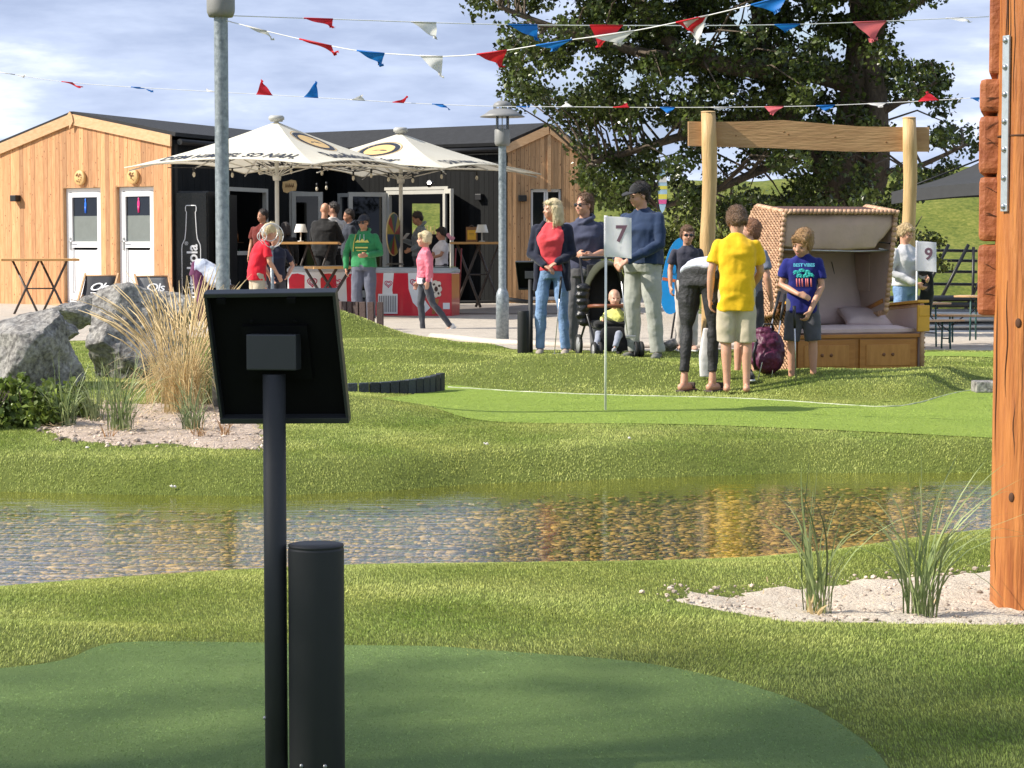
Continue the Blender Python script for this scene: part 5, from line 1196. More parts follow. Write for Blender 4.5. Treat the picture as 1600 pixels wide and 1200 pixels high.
# ---------------------------------------------------------------- bunting
M_cord = mat('white cord', (.75, .75, .74), .6); FC = {'r': translucent('red pennant', (.62, .02, .035), .35, vcol=0), 'w': translucent('white pennant', (.75, .75, .74), .4, vcol=0), 'b': translucent('blue pennant', (.01, .17, .55), .35, vcol=0), 'p': translucent('faded red pennant', (.70, .16, .18), .4, vcol=0)}
def bunting(label, pts, Yf, flags, rr=.0035):
    c = P(*pts[len(pts) // 2], Yf(pts[len(pts) // 2][0])); r = empty('bunting', c, 0, label, 'bunting', 'lines of red, white and blue pennants')
    cp_ = bezier([P(px, row, Yf(px)) - c for px, row in pts], 8); MB().tube(cp_, rr, 5).build('cord', M_cord, r)
    xs_ = [q[0] for q in pts]; ys_ = [q[1] for q in pts]
    cc = np.array([[q.x, q.y, q.z] for q in cp_])
    for px0, px1, col, tx_, ty_ in flags:
        # anchored between px0 and px1 of the cord, tip blown to (tx_, ty_)
        Y = Yf((px0 + px1) / 2)
        def oncord(px):
            lo = min(cp_, key=lambda q: abs((q + c).x / (q + c).y * FPX + 800 - px)); i_ = cp_.index(lo); best = lo; bd = 1e9
            for j_ in (max(0, i_ - 1), min(len(cp_) - 2, i_)):
                for k_ in range(11):
                    w_ = cp_[j_].lerp(cp_[j_ + 1], k_ / 10); d_ = abs((w_ + c).x / (w_ + c).y * FPX + 800 - px)
                    if d_ < bd: bd = d_; best = w_
            return best
        a_, b_ = oncord(px0), oncord(px1)
        t_ = P(tx_, ty_, Y) - c + Vector((0, random.uniform(-.08, .08), 0)); n = 12; sd = random.random() * 9
        vs, fs = [], []
        for j in range(n + 1):
            v = j / n; A_ = a_.lerp(t_, v); B_ = b_.lerp(t_, v)
            if j == n: A_ = t_ + (a_ - b_) * .09; B_ = t_ - (a_ - b_) * .09 + Vector((0, 0, .012))
            for i in range(n + 1):
                u = i / n; p = A_.lerp(B_, u); w_ = (b_ - a_).length
                bend = (t_ - (a_ + b_) / 2).length
                p = p + Vector((.06 * math.sin(v * 3.1 + sd) * v, .22 * math.sin(v * 5 + u * 2.5 + sd) * v, .10 * math.sin(v * 6 + u * 3 + sd) * v * (1 - .4 * v))) * bend * 1.2
                if j >= n - 1: p += Vector((random.uniform(-1, 1), 0, random.uniform(-1, 1))) * w_ * .06
                vs.append(p)
        fs = [(j * (n + 1) + i, j * (n + 1) + i + 1, (j + 1) * (n + 1) + i + 1, (j + 1) * (n + 1) + i) for j in range(n) for i in range(n)]
        MB().add(vs, fs, .5, smooth=True).build('pennant', FC[col], r, fix=False)
        MB().tube([a_, a_.lerp(b_, .5), b_], rr * 1.6, 5).build('pennant_hem', FC[col], r)
lamp_d = 15.4
bunting('upper line of pennants running straight from the near lamp post to the right', [(345, 24), (520, 30), (770, 38), (1000, 40), (1250, 38), (1545, 26)], lambda px: lamp_d + (px - 345) / 1200 * 3,
        [(476, 522, 'r', 520, 42), (642, 684, 'w', 682, 60), (793, 838, 'b', 842, 62), (920, 972, 'r', 936, 74), (1092, 1100, 'w', 1094, 52), (1206, 1246, 'b', 1228, 49), (1328, 1380, 'p', 1366, 62), (1474, 1500, 'w', 1516, 36)])
bunting('sagging line of pennants from the near lamp post rising to the upper right', [(338, 28), (430, 52), (550, 78), (640, 86), (700, 88), (770, 82), (880, 64), (980, 50), (1080, 30), (1180, 6), (1260, -16)], lambda px: lamp_d + (px - 345) / 900 * -2.2,
        [(388, 420, 'w', 427, 60), (470, 520, 'r', 525, 84), (560, 602, 'b', 596, 100), (656, 692, 'w', 692, 120), (745, 792, 'r', 784, 102), (838, 893, 'b', 868, 76), (925, 990, 'w', 968, 68), (1054, 1100, 'r', 1088, 52), (1064, 1104, 'w', 1090, 64), (1170, 1230, 'b', 1212, 20)])
bunting('distant line of small pennants crossing at the height of the lamp shade', [(-60, 106), (0, 113), (120, 130), (345, 144), (520, 154), (640, 161), (770, 166), (900, 167), (1050, 168), (1250, 166), (1400, 160), (1540, 152)], lambda px: 27.2 - (px - 770) / 800 * 1.0, [
        (5, 28, 'w', 40, 120), (100, 118, 'r', 128, 138), (209, 224, 'b', 238, 142), (326, 345, 'w', 322, 140), (404, 428, 'r', 410, 126), (476, 498, 'b', 496, 128), (548, 572, 'w', 566, 150), (614, 632, 'r', 638, 152), (676, 694, 'b', 704, 171), (806, 822, 'b', 828, 168), (876, 896, 'w', 884, 160), (958, 982, 'r', 978, 163), (1030, 1054, 'b', 1044, 178), (1110, 1138, 'w', 1124, 172), (1192, 1222, 'p', 1206, 180), (1272, 1302, 'b', 1290, 174), (1352, 1382, 'w', 1374, 168), (1432, 1464, 'r', 1450, 144), (1512, 1526, 'b', 1532, 158)], .004)
# ---------------------------------------------------------------- kerb of the path, stone block
kbp = bezier([Vector((-1.0, 28.1, 0)), Vector((.3, 25.6, 0)), Vector((2.0, 25.4, 0)), Vector((3.4, 25.6, 0))], 10)
w = MB(); w.tube([Vector((q.x, q.y, hz(q.x, q.y) + .02)) for q in kbp], .045, 4); tag(w.build('kerb', mat('pale kerb', (.55, .48, .40), .8)), kind='structure')
# ---------------------------------------------------------------- boulders
def boulder(px, row, Y, w, h, d, label, seed, zb=None, m=None, tilt=0):
    q = P(px, row, Y); bm = bmesh.new(); bmesh.ops.create_icosphere(bm, subdivisions=6, radius=1)
    rs = random.Random(seed); planes = []
    for _ in range(13):
        v = Vector((rs.gauss(0, 1), rs.gauss(0, 1), rs.gauss(0, .8))).normalized(); planes.append((v, rs.uniform(.52, .84)))
    for v in bm.verts:
        p = v.co.copy()
        for nv, d_ in planes:
            k = p.dot(nv)
            if k > d_: p -= nv * (k - d_) * .97
        p += v.co * (.10 * noise.noise(p * 1.6 + Vector((seed, 0, 0))) + .045 * noise.noise(p * 4.5 + Vector((seed, 0, 0))) + .022 * noise.noise(p * 11) + .012 * noise.noise(p * 26))
        v.co = Vector((p.x * w / 2, p.y * d / 2, p.z * h / 2))
    if tilt: bmesh.ops.rotate(bm, verts=bm.verts[:], matrix=Matrix.Rotation(R(tilt), 3, 'Y'))
    me = bpy.data.meshes.new('boulder'); bm.to_mesh(me); bm.free(); me.polygons.foreach_set('use_smooth', np.ones(len(me.polygons), bool))
    o = link('boulder', me, m or M_gran, None, (q.x, Y, q.z - h / 2)); tag(o, label, 'boulder', 'grey granite boulders'); return o
M_gran = groundmat('granite', [(.33, (.045, .042, .040)), (.45, (.18, .17, .16)), (.56, (.34, .325, .30)), (.70, (.55, .52, .48))], 4.5, 1.0, 26, .85, fine=26)
s5 = 3559
boulder(52, 456, 18.3, 1.02, 1.10, .9, 'largest pale granite boulder at the left picture edge', 5)
boulder(214, 448, 19.3, 1.30, 1.10, .9, 'dark shaded granite boulder behind the tall dry grass', 12, tilt=8)
boulder(106, 466, 21.5, .52, .30, .4, 'small flat boulder peeping between the two large ones', 21)
boulder(152, 459, 22.0, .50, .36, .4, 'small grey boulder below the dark deck chair', 33)
boulder(266, 454, 22.4, .62, .40, .4, 'small rough boulder at the top of the dry grass', 44)
boulder(85, 490, 20.5, .5, .3, .4, 'low boulder just behind the largest one', 51)
boulder(1045, 527, 24.6, .30, .16, .25, 'low grey rock behind the shoes of the cap man', 61)
o = MB().box((0, 0, 0), (.22, .22, .09), bev=.012).build('stone_block', M_gran); _p = P(1543, 604, 17.9); o.location = _p; tag(o, 'flat grey stone block on the turf beside the timber post', 'stone')
# ---------------------------------------------------------------- people
M_skin = mat('skin', (.56, .30, .20), .5, var=.07, sss=.12, bump=.05, bscale=120); M_skin2 = mat('pale skin', (.62, .36, .26), .5, var=.07, sss=.12); M_skin3 = mat('tanned skin', (.46, .23, .14), .5, var=.07, sss=.1)
M_eye = mat('eye dark', (.03, .02, .015), .2); M_lip = mat('lips', (.42, .13, .11), .5)
def fab(name, c, rough=.85, var=.1): return mat(name, c, rough, var=var, scale=14, bump=.12, bscale=150, sheen=.15, spec=.25)
def hairm(name, c, c2): return mat(name, c, .45, scale=26, stretch=(3, 3, .5), col2=c2, bump=.8, bscale=70)
H_blond = hairm('blond hair', (.42, .27, .12), (.78, .62, .36)); H_pale = hairm('pale blond hair', (.60, .46, .24), (.86, .74, .48)); H_brown = hairm('brown hair', (.09, .045, .022), (.20, .11, .055))
H_dark = hairm('dark hair', (.018, .012, .010), (.05, .035, .028)); H_light = hairm('light brown hair', (.26, .13, .05), (.52, .32, .14)); H_red = hairm('reddish brown hair', (.20, .08, .035), (.34, .16, .08))
J0 = dict(pel=(0, 0, .95), wa=(0, .01, 1.08), ch=(0, .0, 1.27), nk=(0, .015, 1.47), hd=(0, -.015, 1.605), sa=(-.175, .01, 1.40), sb=(.175, .01, 1.40), ea=(-.235, .03, 1.13), eb=(.235, .03, 1.13), wa_=(-.25, -.05, .89), wb=(.25, -.05, .89), ha=(-.085, 0, .93), hb=(.085, 0, .93), ka=(-.095, -.015, .50), kb=(.095, -.015, .50), aa=(-.10, .03, .09), ab=(.10, .03, .09))
def loft(mb, rings, n=22):
    """rings: (centre, right vector, half width, half depth); closed body of ellipses"""
    vs, fs = [], []; k = len(rings); C = [Vector(r[0]) for r in rings]
    for i, (c, rt, rx, ry) in enumerate(rings):
        t = (C[min(i + 1, k - 1)] - C[max(i - 1, 0)]).normalized(); rt = Vector(rt); rt = (rt - t * rt.dot(t)).normalized(); f = t.cross(rt)
        for j in range(n):
            a = 2 * math.pi * j / n; ca, sa_ = math.cos(a), math.sin(a); e = .82
            vs.append(C[i] + rt * rx * math.copysign(abs(ca) ** e, ca) + f * ry * math.copysign(abs(sa_) ** e, sa_))
    for i in range(k - 1):
        for j in range(n): q = (j + 1) % n; fs.append((i * n + j, i * n + q, (i + 1) * n + q, (i + 1) * n + j))
    fs += [tuple(reversed(range(n))), tuple((k - 1) * n + j for j in range(n))]
    mb.add(vs, fs, .5, smooth=True)
def limb(mb, pts, rs, n=14):
    mb.tube(pts, rs, n, .5)
    for p, r in zip(pts, rs): mb.ell(p, (r, r, r), 12, col=.5)
def hand(mb, w, d, nrm, curl=.5, side=1, s=1.0):
    d = Vector(d).normalized(); nrm = Vector(nrm); nrm = (nrm - d * nrm.dot(d)).normalized(); u = d.cross(nrm) * side; w = Vector(w)
    B = lambda a, b, c: w + (d * a + u * b + nrm * c) * s
    loft(mb, [(B(-.01, 0, 0), u, .024 * s, .019 * s), (B(.03, 0, .002), u, .034 * s, .016 * s), (B(.065, 0, .004), u, .040 * s, .015 * s), (B(.09, 0, .006), u, .037 * s, .012 * s)], 12)
    for k, (off, ln) in enumerate(((-.029, .058), (-.010, .072), (.010, .078), (.029, .070))):
        c1 = curl * .9; c2 = curl * 1.9; p0 = B(.078, off, .005); p1 = p0 + (d * math.cos(c1) + nrm * math.sin(c1)) * ln * .5 * s; p2 = p1 + (d * math.cos(c2) + nrm * math.sin(c2)) * ln * .34 * s; p3 = p2 + (d * math.cos(c2 * 1.25) + nrm * math.sin(c2 * 1.25)) * ln * .25 * s
        limb(mb, [p0, p1, p2, p3], [.0100 * s, .0092 * s, .0084 * s, .0074 * s], 8)
    t0 = B(.018, .030, .004); t1 = t0 + (d * .6 + u * .55 + nrm * .3) * .036 * s; t2 = t1 + (d * .9 + u * .05 + nrm * (.2 + curl * .6)) * .032 * s
    limb(mb, [t0, t1, t2], [.013 * s, .011 * s, .0088 * s], 8)
def person(px, row, Y, Hm, yaw, label, J={}, head=(0, 0, 0), skin=None, hair=None, style='short', top=None, bot=None, shoes=None, hs=1.0, build=1.0, hands=(.5, .5), hn=(None, None), hd_=(None, None), extra=None, zg=None, voxel=.009, glasses=False, cap=None, hood=False, fem=0, group=None, footyaw=(0, 0), legw=1.0, footpitch=(0, 0), slim=1.0):
    q = P(px, row, Y); z0 = q.z if zg is None else zg; k = Hm / 1.75; skin = skin or M_skin
    r = empty('person', (q.x, Y, z0), R(yaw), label, 'person', group); r.scale = (k, k, k)
    D = {a: Vector(b) for a, b in {**J0, **J}.items()}; D['wa2'] = D.pop('wa_')
    hd = D['hd']; vox = voxel / k
    Hm_ = Matrix.Translation(hd) @ Euler((R(head[1]), R(head[2]), R(head[0])), 'ZYX').to_matrix().to_4x4() @ Matrix.Scale(hs, 4)
    hp = lambda *a: Hm_ @ Vector(a)
    rt = (D['sb'] - D['sa']).normalized(); hr = (D['hb'] - D['ha']).normalized(); b_ = build
    # ---- body
    m = MB()
    m.ell((0, .018, .030), (.074, .092, .088), 20, M=Hm_).ell((0, -.018, -.030), (.060, .072, .078), 18, M=Hm_).ell((0, -.045, -.075), (.034, .034, .030), 12, M=Hm_)
    m.ell((0, -.062, .018), (.050, .020, .016), 10, M=Hm_).ell((0, -.060, -.052), (.026, .020, .016), 10, M=Hm_)
    m.add([Hm_ @ Vector(v) for v in ((-.008, -.078, .012), (.008, -.078, .012), (.017, -.076, -.030), (-.017, -.076, -.030), (0, -.108, -.026), (0, -.086, .008))], [(0, 1, 5), (0, 5, 4, 3), (1, 2, 4, 5), (3, 4, 2), (0, 3, 2, 1)], .5)
    m.ell((0, -.096, -.026), (.014, .014, .010), 8, M=Hm_)
    for s_ in (-1, 1): m.ell((s_ * .036, -.066, -.030), (.020, .016, .018), 8, M=Hm_).ell((s_ * .074, .008, -.012), (.009, .018, .028), 10, M=Hm_, rot=(.15, 0, s_ * .35))
    limb(m, [hp(0, .022, -.055), D['nk'] + Vector((0, 0, -.04))], [.050 * hs, .055], 14)
    loft(m, [(D['pel'] - Vector((0, 0, .06)), hr, .13, .09), (D['wa'], hr.lerp(rt, .5), .12 * b_, .085), (D['ch'], rt, .145 * b_, .10), ((D['sa'] + D['sb']) / 2 + Vector((0, 0, -.03)), rt, .11, .06), (D['nk'], rt, .05, .05)])
    for s_, (sh, el, wr, c, i) in enumerate((('sa', 'ea', 'wa2', hands[0], 0), ('sb', 'eb', 'wb', hands[1], 1))):
        d = (D[wr] - D[el]).normalized(); SB = D[sh] + (D['nk'] - D[sh]) * .10 + Vector((0, 0, -.045)) if top else D[sh]; limb(m, [SB, D[sh].lerp(D[el], .5), D[el], D[el].lerp(D[wr], .35), D[wr]], [.042, .041, .037, .038, .026])
        nn_ = Vector(hn[i]) if hn[i] else (Vector((1 if i == 0 else -1, 0, 0)) if abs(d.x) < .7 else Vector((0, 0, -1)))
        hand(m, D[wr], Vector(hd_[i]) if hd_[i] else d, nn_, c, side=(1 if i == 0 else -1), s=1.0)
    lw_ = .86 if bot and bot[1] == 'long' else 1
    for i, (hp_, kn_, an_) in enumerate((('ha', 'ka', 'aa'), ('hb', 'kb', 'ab'))):
        limb(m, [D[hp_], D[hp_].lerp(D[kn_], .5), D[kn_], D[kn_].lerp(D[an_], .32) + Vector((0, .008, 0)), D[an_].lerp(D[kn_], .25), D[an_]], [.078 * legw, .066 * legw * lw_, .050 * slim * lw_, .051 * slim * lw_, .037 * slim * lw_, .034])
        fy = R(footyaw[i]); fd = Vector((math.sin(fy), -math.cos(fy), -math.sin(R(footpitch[i])))).normalized(); an = D[an_]
        limb(m, [an + Vector((0, 0, -.045)) - fd * .045, an + fd * .06 + Vector((0, 0, -.045)), an + fd * .135 + Vector((0, 0, -.060))], [.034, .034, .024], 12)
        for tq in range(5):
            sd = Vector((-fd.y, fd.x, 0)); o_ = (tq - 2) * .014; m.ell(an + fd * (.155 - abs(o_) * .3) + sd * o_ + Vector((0, 0, -.068)), (.010, .014, .010), 8)
    body = soft('body', m, skin, r, vox, 5)
    # ---- face
    f = MB()
    for s_ in (-1, 1): f.ell((s_ * .029, -.078, .000), (.0115, .006, .006), 10, M=Hm_)
    f.build('eyes', M_eye, r); f = MB().ell((0, -.0815, -.056), (.021, .005, .0055), 10, M=Hm_); f.build('mouth', M_lip, r)
    if hair and style != 'bald':
        f = MB()
        for s_ in (-1, 1): f.ell((s_ * .029, -.078, .021), (.018, .006, .0035), 8, M=Hm_, rot=(0, s_ * .1, 0))
        f.build('eyebrows', hair, r)
    if glasses:
        g = MB()
        for s_ in (-1, 1): g.ell((s_ * .031, -.088, .001), (.025, .006, .017), 12, M=Hm_); g.tube([hp(s_ * .055, -.08, .006), hp(s_ * .076, -.02, .006), hp(s_ * .076, .01, .0)], .003, 5)
        g.box((0, -.088, .008), (.02, .005, .005), M=Hm_); g.build('sunglasses', mat('dark lenses', (.008, .008, .01), .1, spec=.8), r)
    if hair and style != 'bald':
        g = MB(); rnd = random.Random(int(px))
        g.ell((0, .030, .044), (.083, .094, .086), 20, M=Hm_)
        if style in ('short', 'boy', 'spiky', 'bowl', 'long', 'pony'):
            g.ell((0, .068, -.005), (.072, .050, .070), 16, M=Hm_)
        if style in ('boy', 'bowl', 'long', 'pony'):
            for s_ in (-1, 1): g.ell((s_ * .070, .022, .012), (.020, .042, .050), 12, M=Hm_)
            g.ell((0, -.048, .075), (.064, .036, .030), 14, M=Hm_)
        if style == 'bowl':
            for s_ in (-1, -.4, .3, 1): g.ell((s_ * .045, -.066, .055), (.026, .016, .034), 10, M=Hm_, rot=(.1, s_ * .2, 0))
            for s_ in (-1, 1): g.ell((s_ * .070, .012, -.002), (.021, .045, .055), 12, M=Hm_)
        if style in ('spiky', 'boy', 'short', 'bowl'):
            for _ in range(46 if style == 'spiky' else 30):
                a = rnd.uniform(0, 6.28); b = rnd.uniform(0, 1.1); v = Vector((math.sin(b) * math.cos(a), math.sin(b) * math.sin(a), math.cos(b)))
                ln = rnd.uniform(.10, .128) if style == 'spiky' else rnd.uniform(.09, .102)
                c = Vector((0, .028, .040)); g.tube([hp(*(c + v * .06)), hp(*(c + Vector((v.x * .9, v.y * .9 - .1, v.z)) * ln))], [.014, .004], 6)
        if style == 'long':
            for a in np.linspace(-2.05, 2.05, 26):
                x, y = .080 * math.sin(a), .028 + .078 * math.cos(a); ln = rnd.uniform(.11, .18)
                g.tube([hp(x, y, .04), hp(x * 1.14, y * 1.12, -.05), hp(x * 1.18 + rnd.uniform(-.01, .01), y * 1.15, -.04 - ln * .6), hp(x * 1.05 + rnd.uniform(-.018, .018), y * 1.08, -.03 - ln)], [.020, .019, .015, .005], 8)
        if style == 'pony':
            g.tube([hp(0, .10, .05), hp(0, .15, .02), hp(0, .15, -.06), hp(0, .12, -.14)], [.022, .026, .022, .008], 10)
        ho_ = soft('hair', g, hair, r, .0075 / k, 2, .010, .022, disp2=.004, d2scale=.008)
        me = ho_.data; np_ = len(me.polygons); st = MB(); cnt = 900 if Y < 28 else 300
        for _ in range(cnt):
            pg = me.polygons[rnd.randrange(np_)]; c = pg.center; nn_ = pg.normal; fl = Vector((rnd.uniform(-.5, .5), rnd.uniform(-.2, .5), -1)) if style in ('long', 'pony') or c.z < hd.z else Vector((rnd.uniform(-.6, .6), rnd.uniform(-1, .2), rnd.uniform(-.4, .4)))
            if style == 'spiky': fl += Vector((0, 0, 1.2))
            fl = (fl - nn_ * fl.dot(nn_)); fl = fl.normalized() if fl.length > .01 else nn_.orthogonal(); ln = rnd.uniform(.02, .045) * (1.6 if style == 'long' else 1); sd = fl.cross(nn_).normalized() * rnd.uniform(.0012, .0026)
            a_ = c - nn_ * .002; b_2 = c + fl * ln * .6 + nn_ * rnd.uniform(.003, .009); e_ = c + fl * ln + nn_ * rnd.uniform(.0, .008)
            st.add([a_ - sd, a_ + sd, b_2 + sd, b_2 - sd, e_], [(0, 1, 2, 3), (3, 2, 4)], .5)
        addin(ho_, st, hair)
    if cap:
        g = MB(); vs, fs = [], []
        for i in range(10):
            t = i / 9 * 1.50
            for j in range(24):
                a = 2 * math.pi * j / 24; vs.append((.086 * math.cos(a) * math.sin(t + .02), .018 + .104 * math.sin(a) * math.sin(t + .02), .040 + .088 * math.cos(t)))
        for i in range(9):
            for j in range(24): qn = (j + 1) % 24; fs.append((i * 24 + j, i * 24 + qn, (i + 1) * 24 + qn, (i + 1) * 24 + j))
        g.add(vs, fs, .5, Hm_, True); g.ell((0, .018, .128), (.008, .008, .005), 8, M=Hm_)
        vs = []; n_ = 14
        for z_ in (0, -.006):
            for i in range(n_ + 1):
                a = math.pi * (i / n_) ; cx, cy = .078 * math.cos(a), -.055 - .0 * math.sin(a); vs.append((cx, -.045 - .05 * math.sin(a) ** .7, .052 + z_)); vs.append((cx * .98, -.045 - .125 * math.sin(a) ** .7, .034 + z_ - .0 + .012 * abs(math.cos(a))))
        o_ = (n_ + 1) * 2; fs = []
        for i in range(n_): a = 2 * i; fs += [(a, a + 1, a + 3, a + 2), (o_ + a, o_ + a + 2, o_ + a + 3, o_ + a + 1), (a + 1, o_ + a + 1, o_ + a + 3, a + 3)]
        g.add(vs, fs, .5, Hm_, True); g.build('cap', cap, r)
    # ---- clothes
    if top:
        tm, slv, hem, fit = top[:4]; m = MB(); fx = fit
        sm = (D['sa'] + D['sb']) / 2; axis = (D['pel'] - D['wa']).normalized(); hemc = D['pel'] + axis * (D['pel'].z - hem if abs(axis.z) > .8 else .05)
        cw = .168 * b_ * (.95 if fem else 1)
        loft(m, [(hemc, hr, (.158 if fem else .155) * b_ + fx, .105 * b_ + fx), (D['pel'] + Vector((0, 0, .02)), hr, (.155 if fem else .150) * b_ + fx, .108 * b_ + fx * .9), (D['wa'], hr.lerp(rt, .5), (.128 if fem else .143) * b_ + fx, .10 * b_ + fx), (D['ch'] + Vector((0, -.01 if fem else 0, 0)), rt, cw + fx * .7, (.118 + .012 * fem) * b_ + fx * .7), (sm.lerp(D['ch'], .25), rt, .180 * b_ + fx * .4, .095 + fx * .5), (sm + (D['nk'] - sm) * .22, rt, .158 * b_, .078 + fx * .3), (sm + (D['nk'] - sm) * .62, rt, .098, .066 + fx * .2), (D['nk'] + (D['nk'] - sm) * .02, rt, .066, .062)])
        if fem:
            for s_ in (-1, 1): m.ell(D['ch'] + rt * s_ * .07 + Vector((0, -.085, .02)), (.062, .055, .060), 14)
        for sh, el, wr in (('sa', 'ea', 'wa2'), ('sb', 'eb', 'wb')):
            a = .048 + fx * .50; SH = D[sh] * 1.0 + Vector((0, 0, -.022)) if abs(axis.z) > .8 else D[sh]
            if slv == 'short': p2 = D[sh].lerp(D[el], .72); limb(m, [SH, D[sh].lerp(p2, .5)], [a * .86, a]); m.tube([SH, D[sh].lerp(p2, .5), p2], [a * .86, a + .002, a + .008], 16)
            elif slv == 'half': p2 = D[el].lerp(D[wr], .12); limb(m, [SH, D[sh].lerp(D[el], .4), D[el]], [a * .88, a * .98, a * .86]); m.tube([D[el], p2], [a * .86, a * .9], 14)
            elif slv == 'long':
                p2 = D[el].lerp(D[wr], .97); limb(m, [SH, D[sh].lerp(D[el], .35), D[sh].lerp(D[el], .6), D[el], D[el].lerp(D[wr], .5), D[el].lerp(D[wr], .88)], [a * .88, a * .98, a * .96, a * .86, a * .80, a * .68]); m.tube([D[el].lerp(D[wr], .85), p2], [a * .64, a * .60], 12)
        if hood:
            m.tube([hp(-.095, .0, -.145), hp(-.075, .075, -.12), hp(0, .11, -.11), hp(.075, .075, -.12), hp(.095, 0, -.145), hp(.055, -.055, -.175), hp(0, -.07, -.195), hp(-.055, -.055, -.175), hp(-.095, .0, -.145)], .024, 10)
        soft(top[4] if len(top) > 4 else 'shirt', m, tm, r, .0085 / k, 4, .022, .14, disp2=.010, d2scale=.045)
    if bot:
        bmt, ln, fit = bot[:3]; m = MB()
        loft(m, [(D['pel'] - Vector((0, 0, .10)), hr, .135 * b_ + fit * .6, .098 * b_ + fit), (D['pel'] - Vector((0, 0, .02)), hr, .148 * b_ + fit * .5, .112 * b_ + fit), (D['pel'].lerp(D['wa'], .6), hr, .132 * b_ + fit * .3, .098 * b_)])
        for hp_, kn_, an_ in (('ha', 'ka', 'aa'), ('hb', 'kb', 'ab')):
            if ln == 'short':
                p2 = D[hp_].lerp(D[kn_], .90 if len(bot) < 4 else bot[3]); m.tube([D[hp_] + Vector((0, 0, .01)), D[hp_].lerp(p2, .5), p2], [.086 + fit, .082 + fit, .080 + fit], 18); m.ell(D[hp_], (.088 + fit,) * 3, 12)
            else:
                e = D[an_] + Vector((0, 0, -.01 if len(bot) < 4 else bot[3])); f2 = fit
                limb(m, [D[hp_], D[hp_].lerp(D[kn_], .5), D[kn_], D[kn_].lerp(e, .35) + Vector((0, .006, 0)), D[kn_].lerp(e, .8)], [.084 * legw + fit, .074 * legw + fit, .058 * slim + f2, .056 * slim + f2, .046 * slim + f2]); m.tube([D[kn_].lerp(e, .78), e], [.046 * slim + f2, .045 * slim + f2 * 1.1], 14)
        soft(bot[4] if len(bot) > 4 else ('shorts' if ln == 'short' else 'trousers'), m, bmt, r, .0085 / k, 4, .018, .13, disp2=.009, d2scale=.045)
        if len(bot) > 5: m = MB()
    if shoes:
        for i, an_ in enumerate(('aa', 'ab')):
            fy = R(footyaw[i]); fp = R(footpitch[i]); an = D[an_]; T = Matrix.Translation(an) @ Matrix.Rotation(fy, 4, 'Z') @ Matrix.Rotation(fp, 4, 'X')
            m = MB(); m.ell((0, .012, -.03), (.040, .055, .05), 12, M=T).ell((0, -.06, -.050), (.044, .10, .036), 14, M=T).ell((0, -.12, -.060), (.042, .060, .028), 12, M=T)
            sh_ = soft('shoe', m, shoes, r, .008 / k, 3)
            MB().prism([(.042 * math.cos(a) * (1 if math.sin(a) > 0 else 1.06), -.055 + (-.13 if math.sin(a) < 0 else .12) * abs(math.sin(a))) for a in np.linspace(0, 6.28, 24)[:-1]], .018, 'xy', -.092, M=T).build('sole', mat('white sole', (.6, .6, .58), .6), sh_)
    if extra: extra(r, D, Hm_, k)
    return r
def club(a, b, label, grip='a'):
    """golf club from grip end a to head b (world)"""
    a, b = Vector(a), Vector(b); r = empty('golf_club', b, 0, label, 'golf club', 'golf clubs in use'); d = a - b
    MB().tube([d * .02, d * .98], [.0045, .006], 8).build('shaft', mat('chrome shaft', (.62, .62, .62), .25, metal=.8), r)
    MB().tube([d * .72, d], [.010, .014], 10).build('grip', M_black, r)
    MB().box((.03, 0, .012), (.10, .022, .028), bev=.005).build('club_head', mat('club head', (.45, .45, .45), .35, metal=.7), r); return r
def garment(name, fn, m, r, k, vox=.009, d1=.02): mb = MB(); fn(mb); return soft(name, mb, m, r, vox / k, 4, d1, .13, disp2=.008, d2scale=.045)
# 1 woman in coral top
c_navy = fab('navy knit', (.012, .015, .032)); c_jean = mat('blue denim', (.11, .20, .38), .8, scale=9, col2=(.24, .37, .58), bump=.4, bscale=40)
def ex1(r, D, T, k):
    def f(m):
        for s_, sh, el, wr in ((-1, 'sa', 'ea', 'wa2'), (1, 'sb', 'eb', 'wb')):
            limb(m, [D[sh], D[sh].lerp(D[el], .5), D[el], D[el].lerp(D[wr], .5), D[wr]], [.064, .060, .056, .050, .042])
            loft(m, [((s_ * .15, .02, .72), (1, 0, 0), .060, .085), ((s_ * .145, .01, .98), (1, 0, 0), .058, .105), ((s_ * .140, .01, 1.18), (1, 0, 0), .050, .105), ((s_ * .135, .01, 1.38), (1, 0, 0), .050, .085), ((s_ * .075, .03, 1.475), (1, 0, 0), .03, .045)], 16)
        loft(m, [((0, .07, .72), (1, 0, 0), .16, .045), ((0, .065, 1.1), (1, 0, 0), .15, .05), ((0, .06, 1.38), (1, 0, 0), .15, .045), ((0, .06, 1.47), (1, 0, 0), .07, .03)], 16)
    garment('cardigan', f, c_navy, r, k)
    T_ = Matrix.Translation(D['wb']); MB().lathe([(.034, -.01), (.036, 0), (.034, .01)], 14, M=T_ @ (D['wb'] - D['eb']).to_track_quat('Z', 'Y').to_matrix().to_4x4()).build('watch', M_black, r)
w1_ = person(862, 556, 24.2, 1.69, -8, 'blonde woman in coral top and navy cardigan, hands folded over a club', dict(ea=(-.225, .0, 1.12), eb=(.225, .0, 1.12), sa=(-.165, .01, 1.39), sb=(.165, .01, 1.39), wa_=(-.06, -.19, 1.00), wb=(.09, -.18, 1.035), ka=(-.115, -.02, .50), kb=(.125, -.02, .5), aa=(-.13, .02, .09), ab=(.15, .02, .09)),
    head=(-58, 0, 0), hair=H_pale, style='long', top=(fab('coral jersey', (.72, .07, .085)), 'none', .93, .010, 'top'), bot=(c_jean, 'long', .006), shoes=fab('pale shoe', (.35, .3, .25)), fem=1, extra=ex1, hands=(.5, .5), hd_=((.8, -.25, -.35), (-.85, -.2, -.4)), hn=((0, .3, -1), (0, .3, -1)), skin=M_skin)
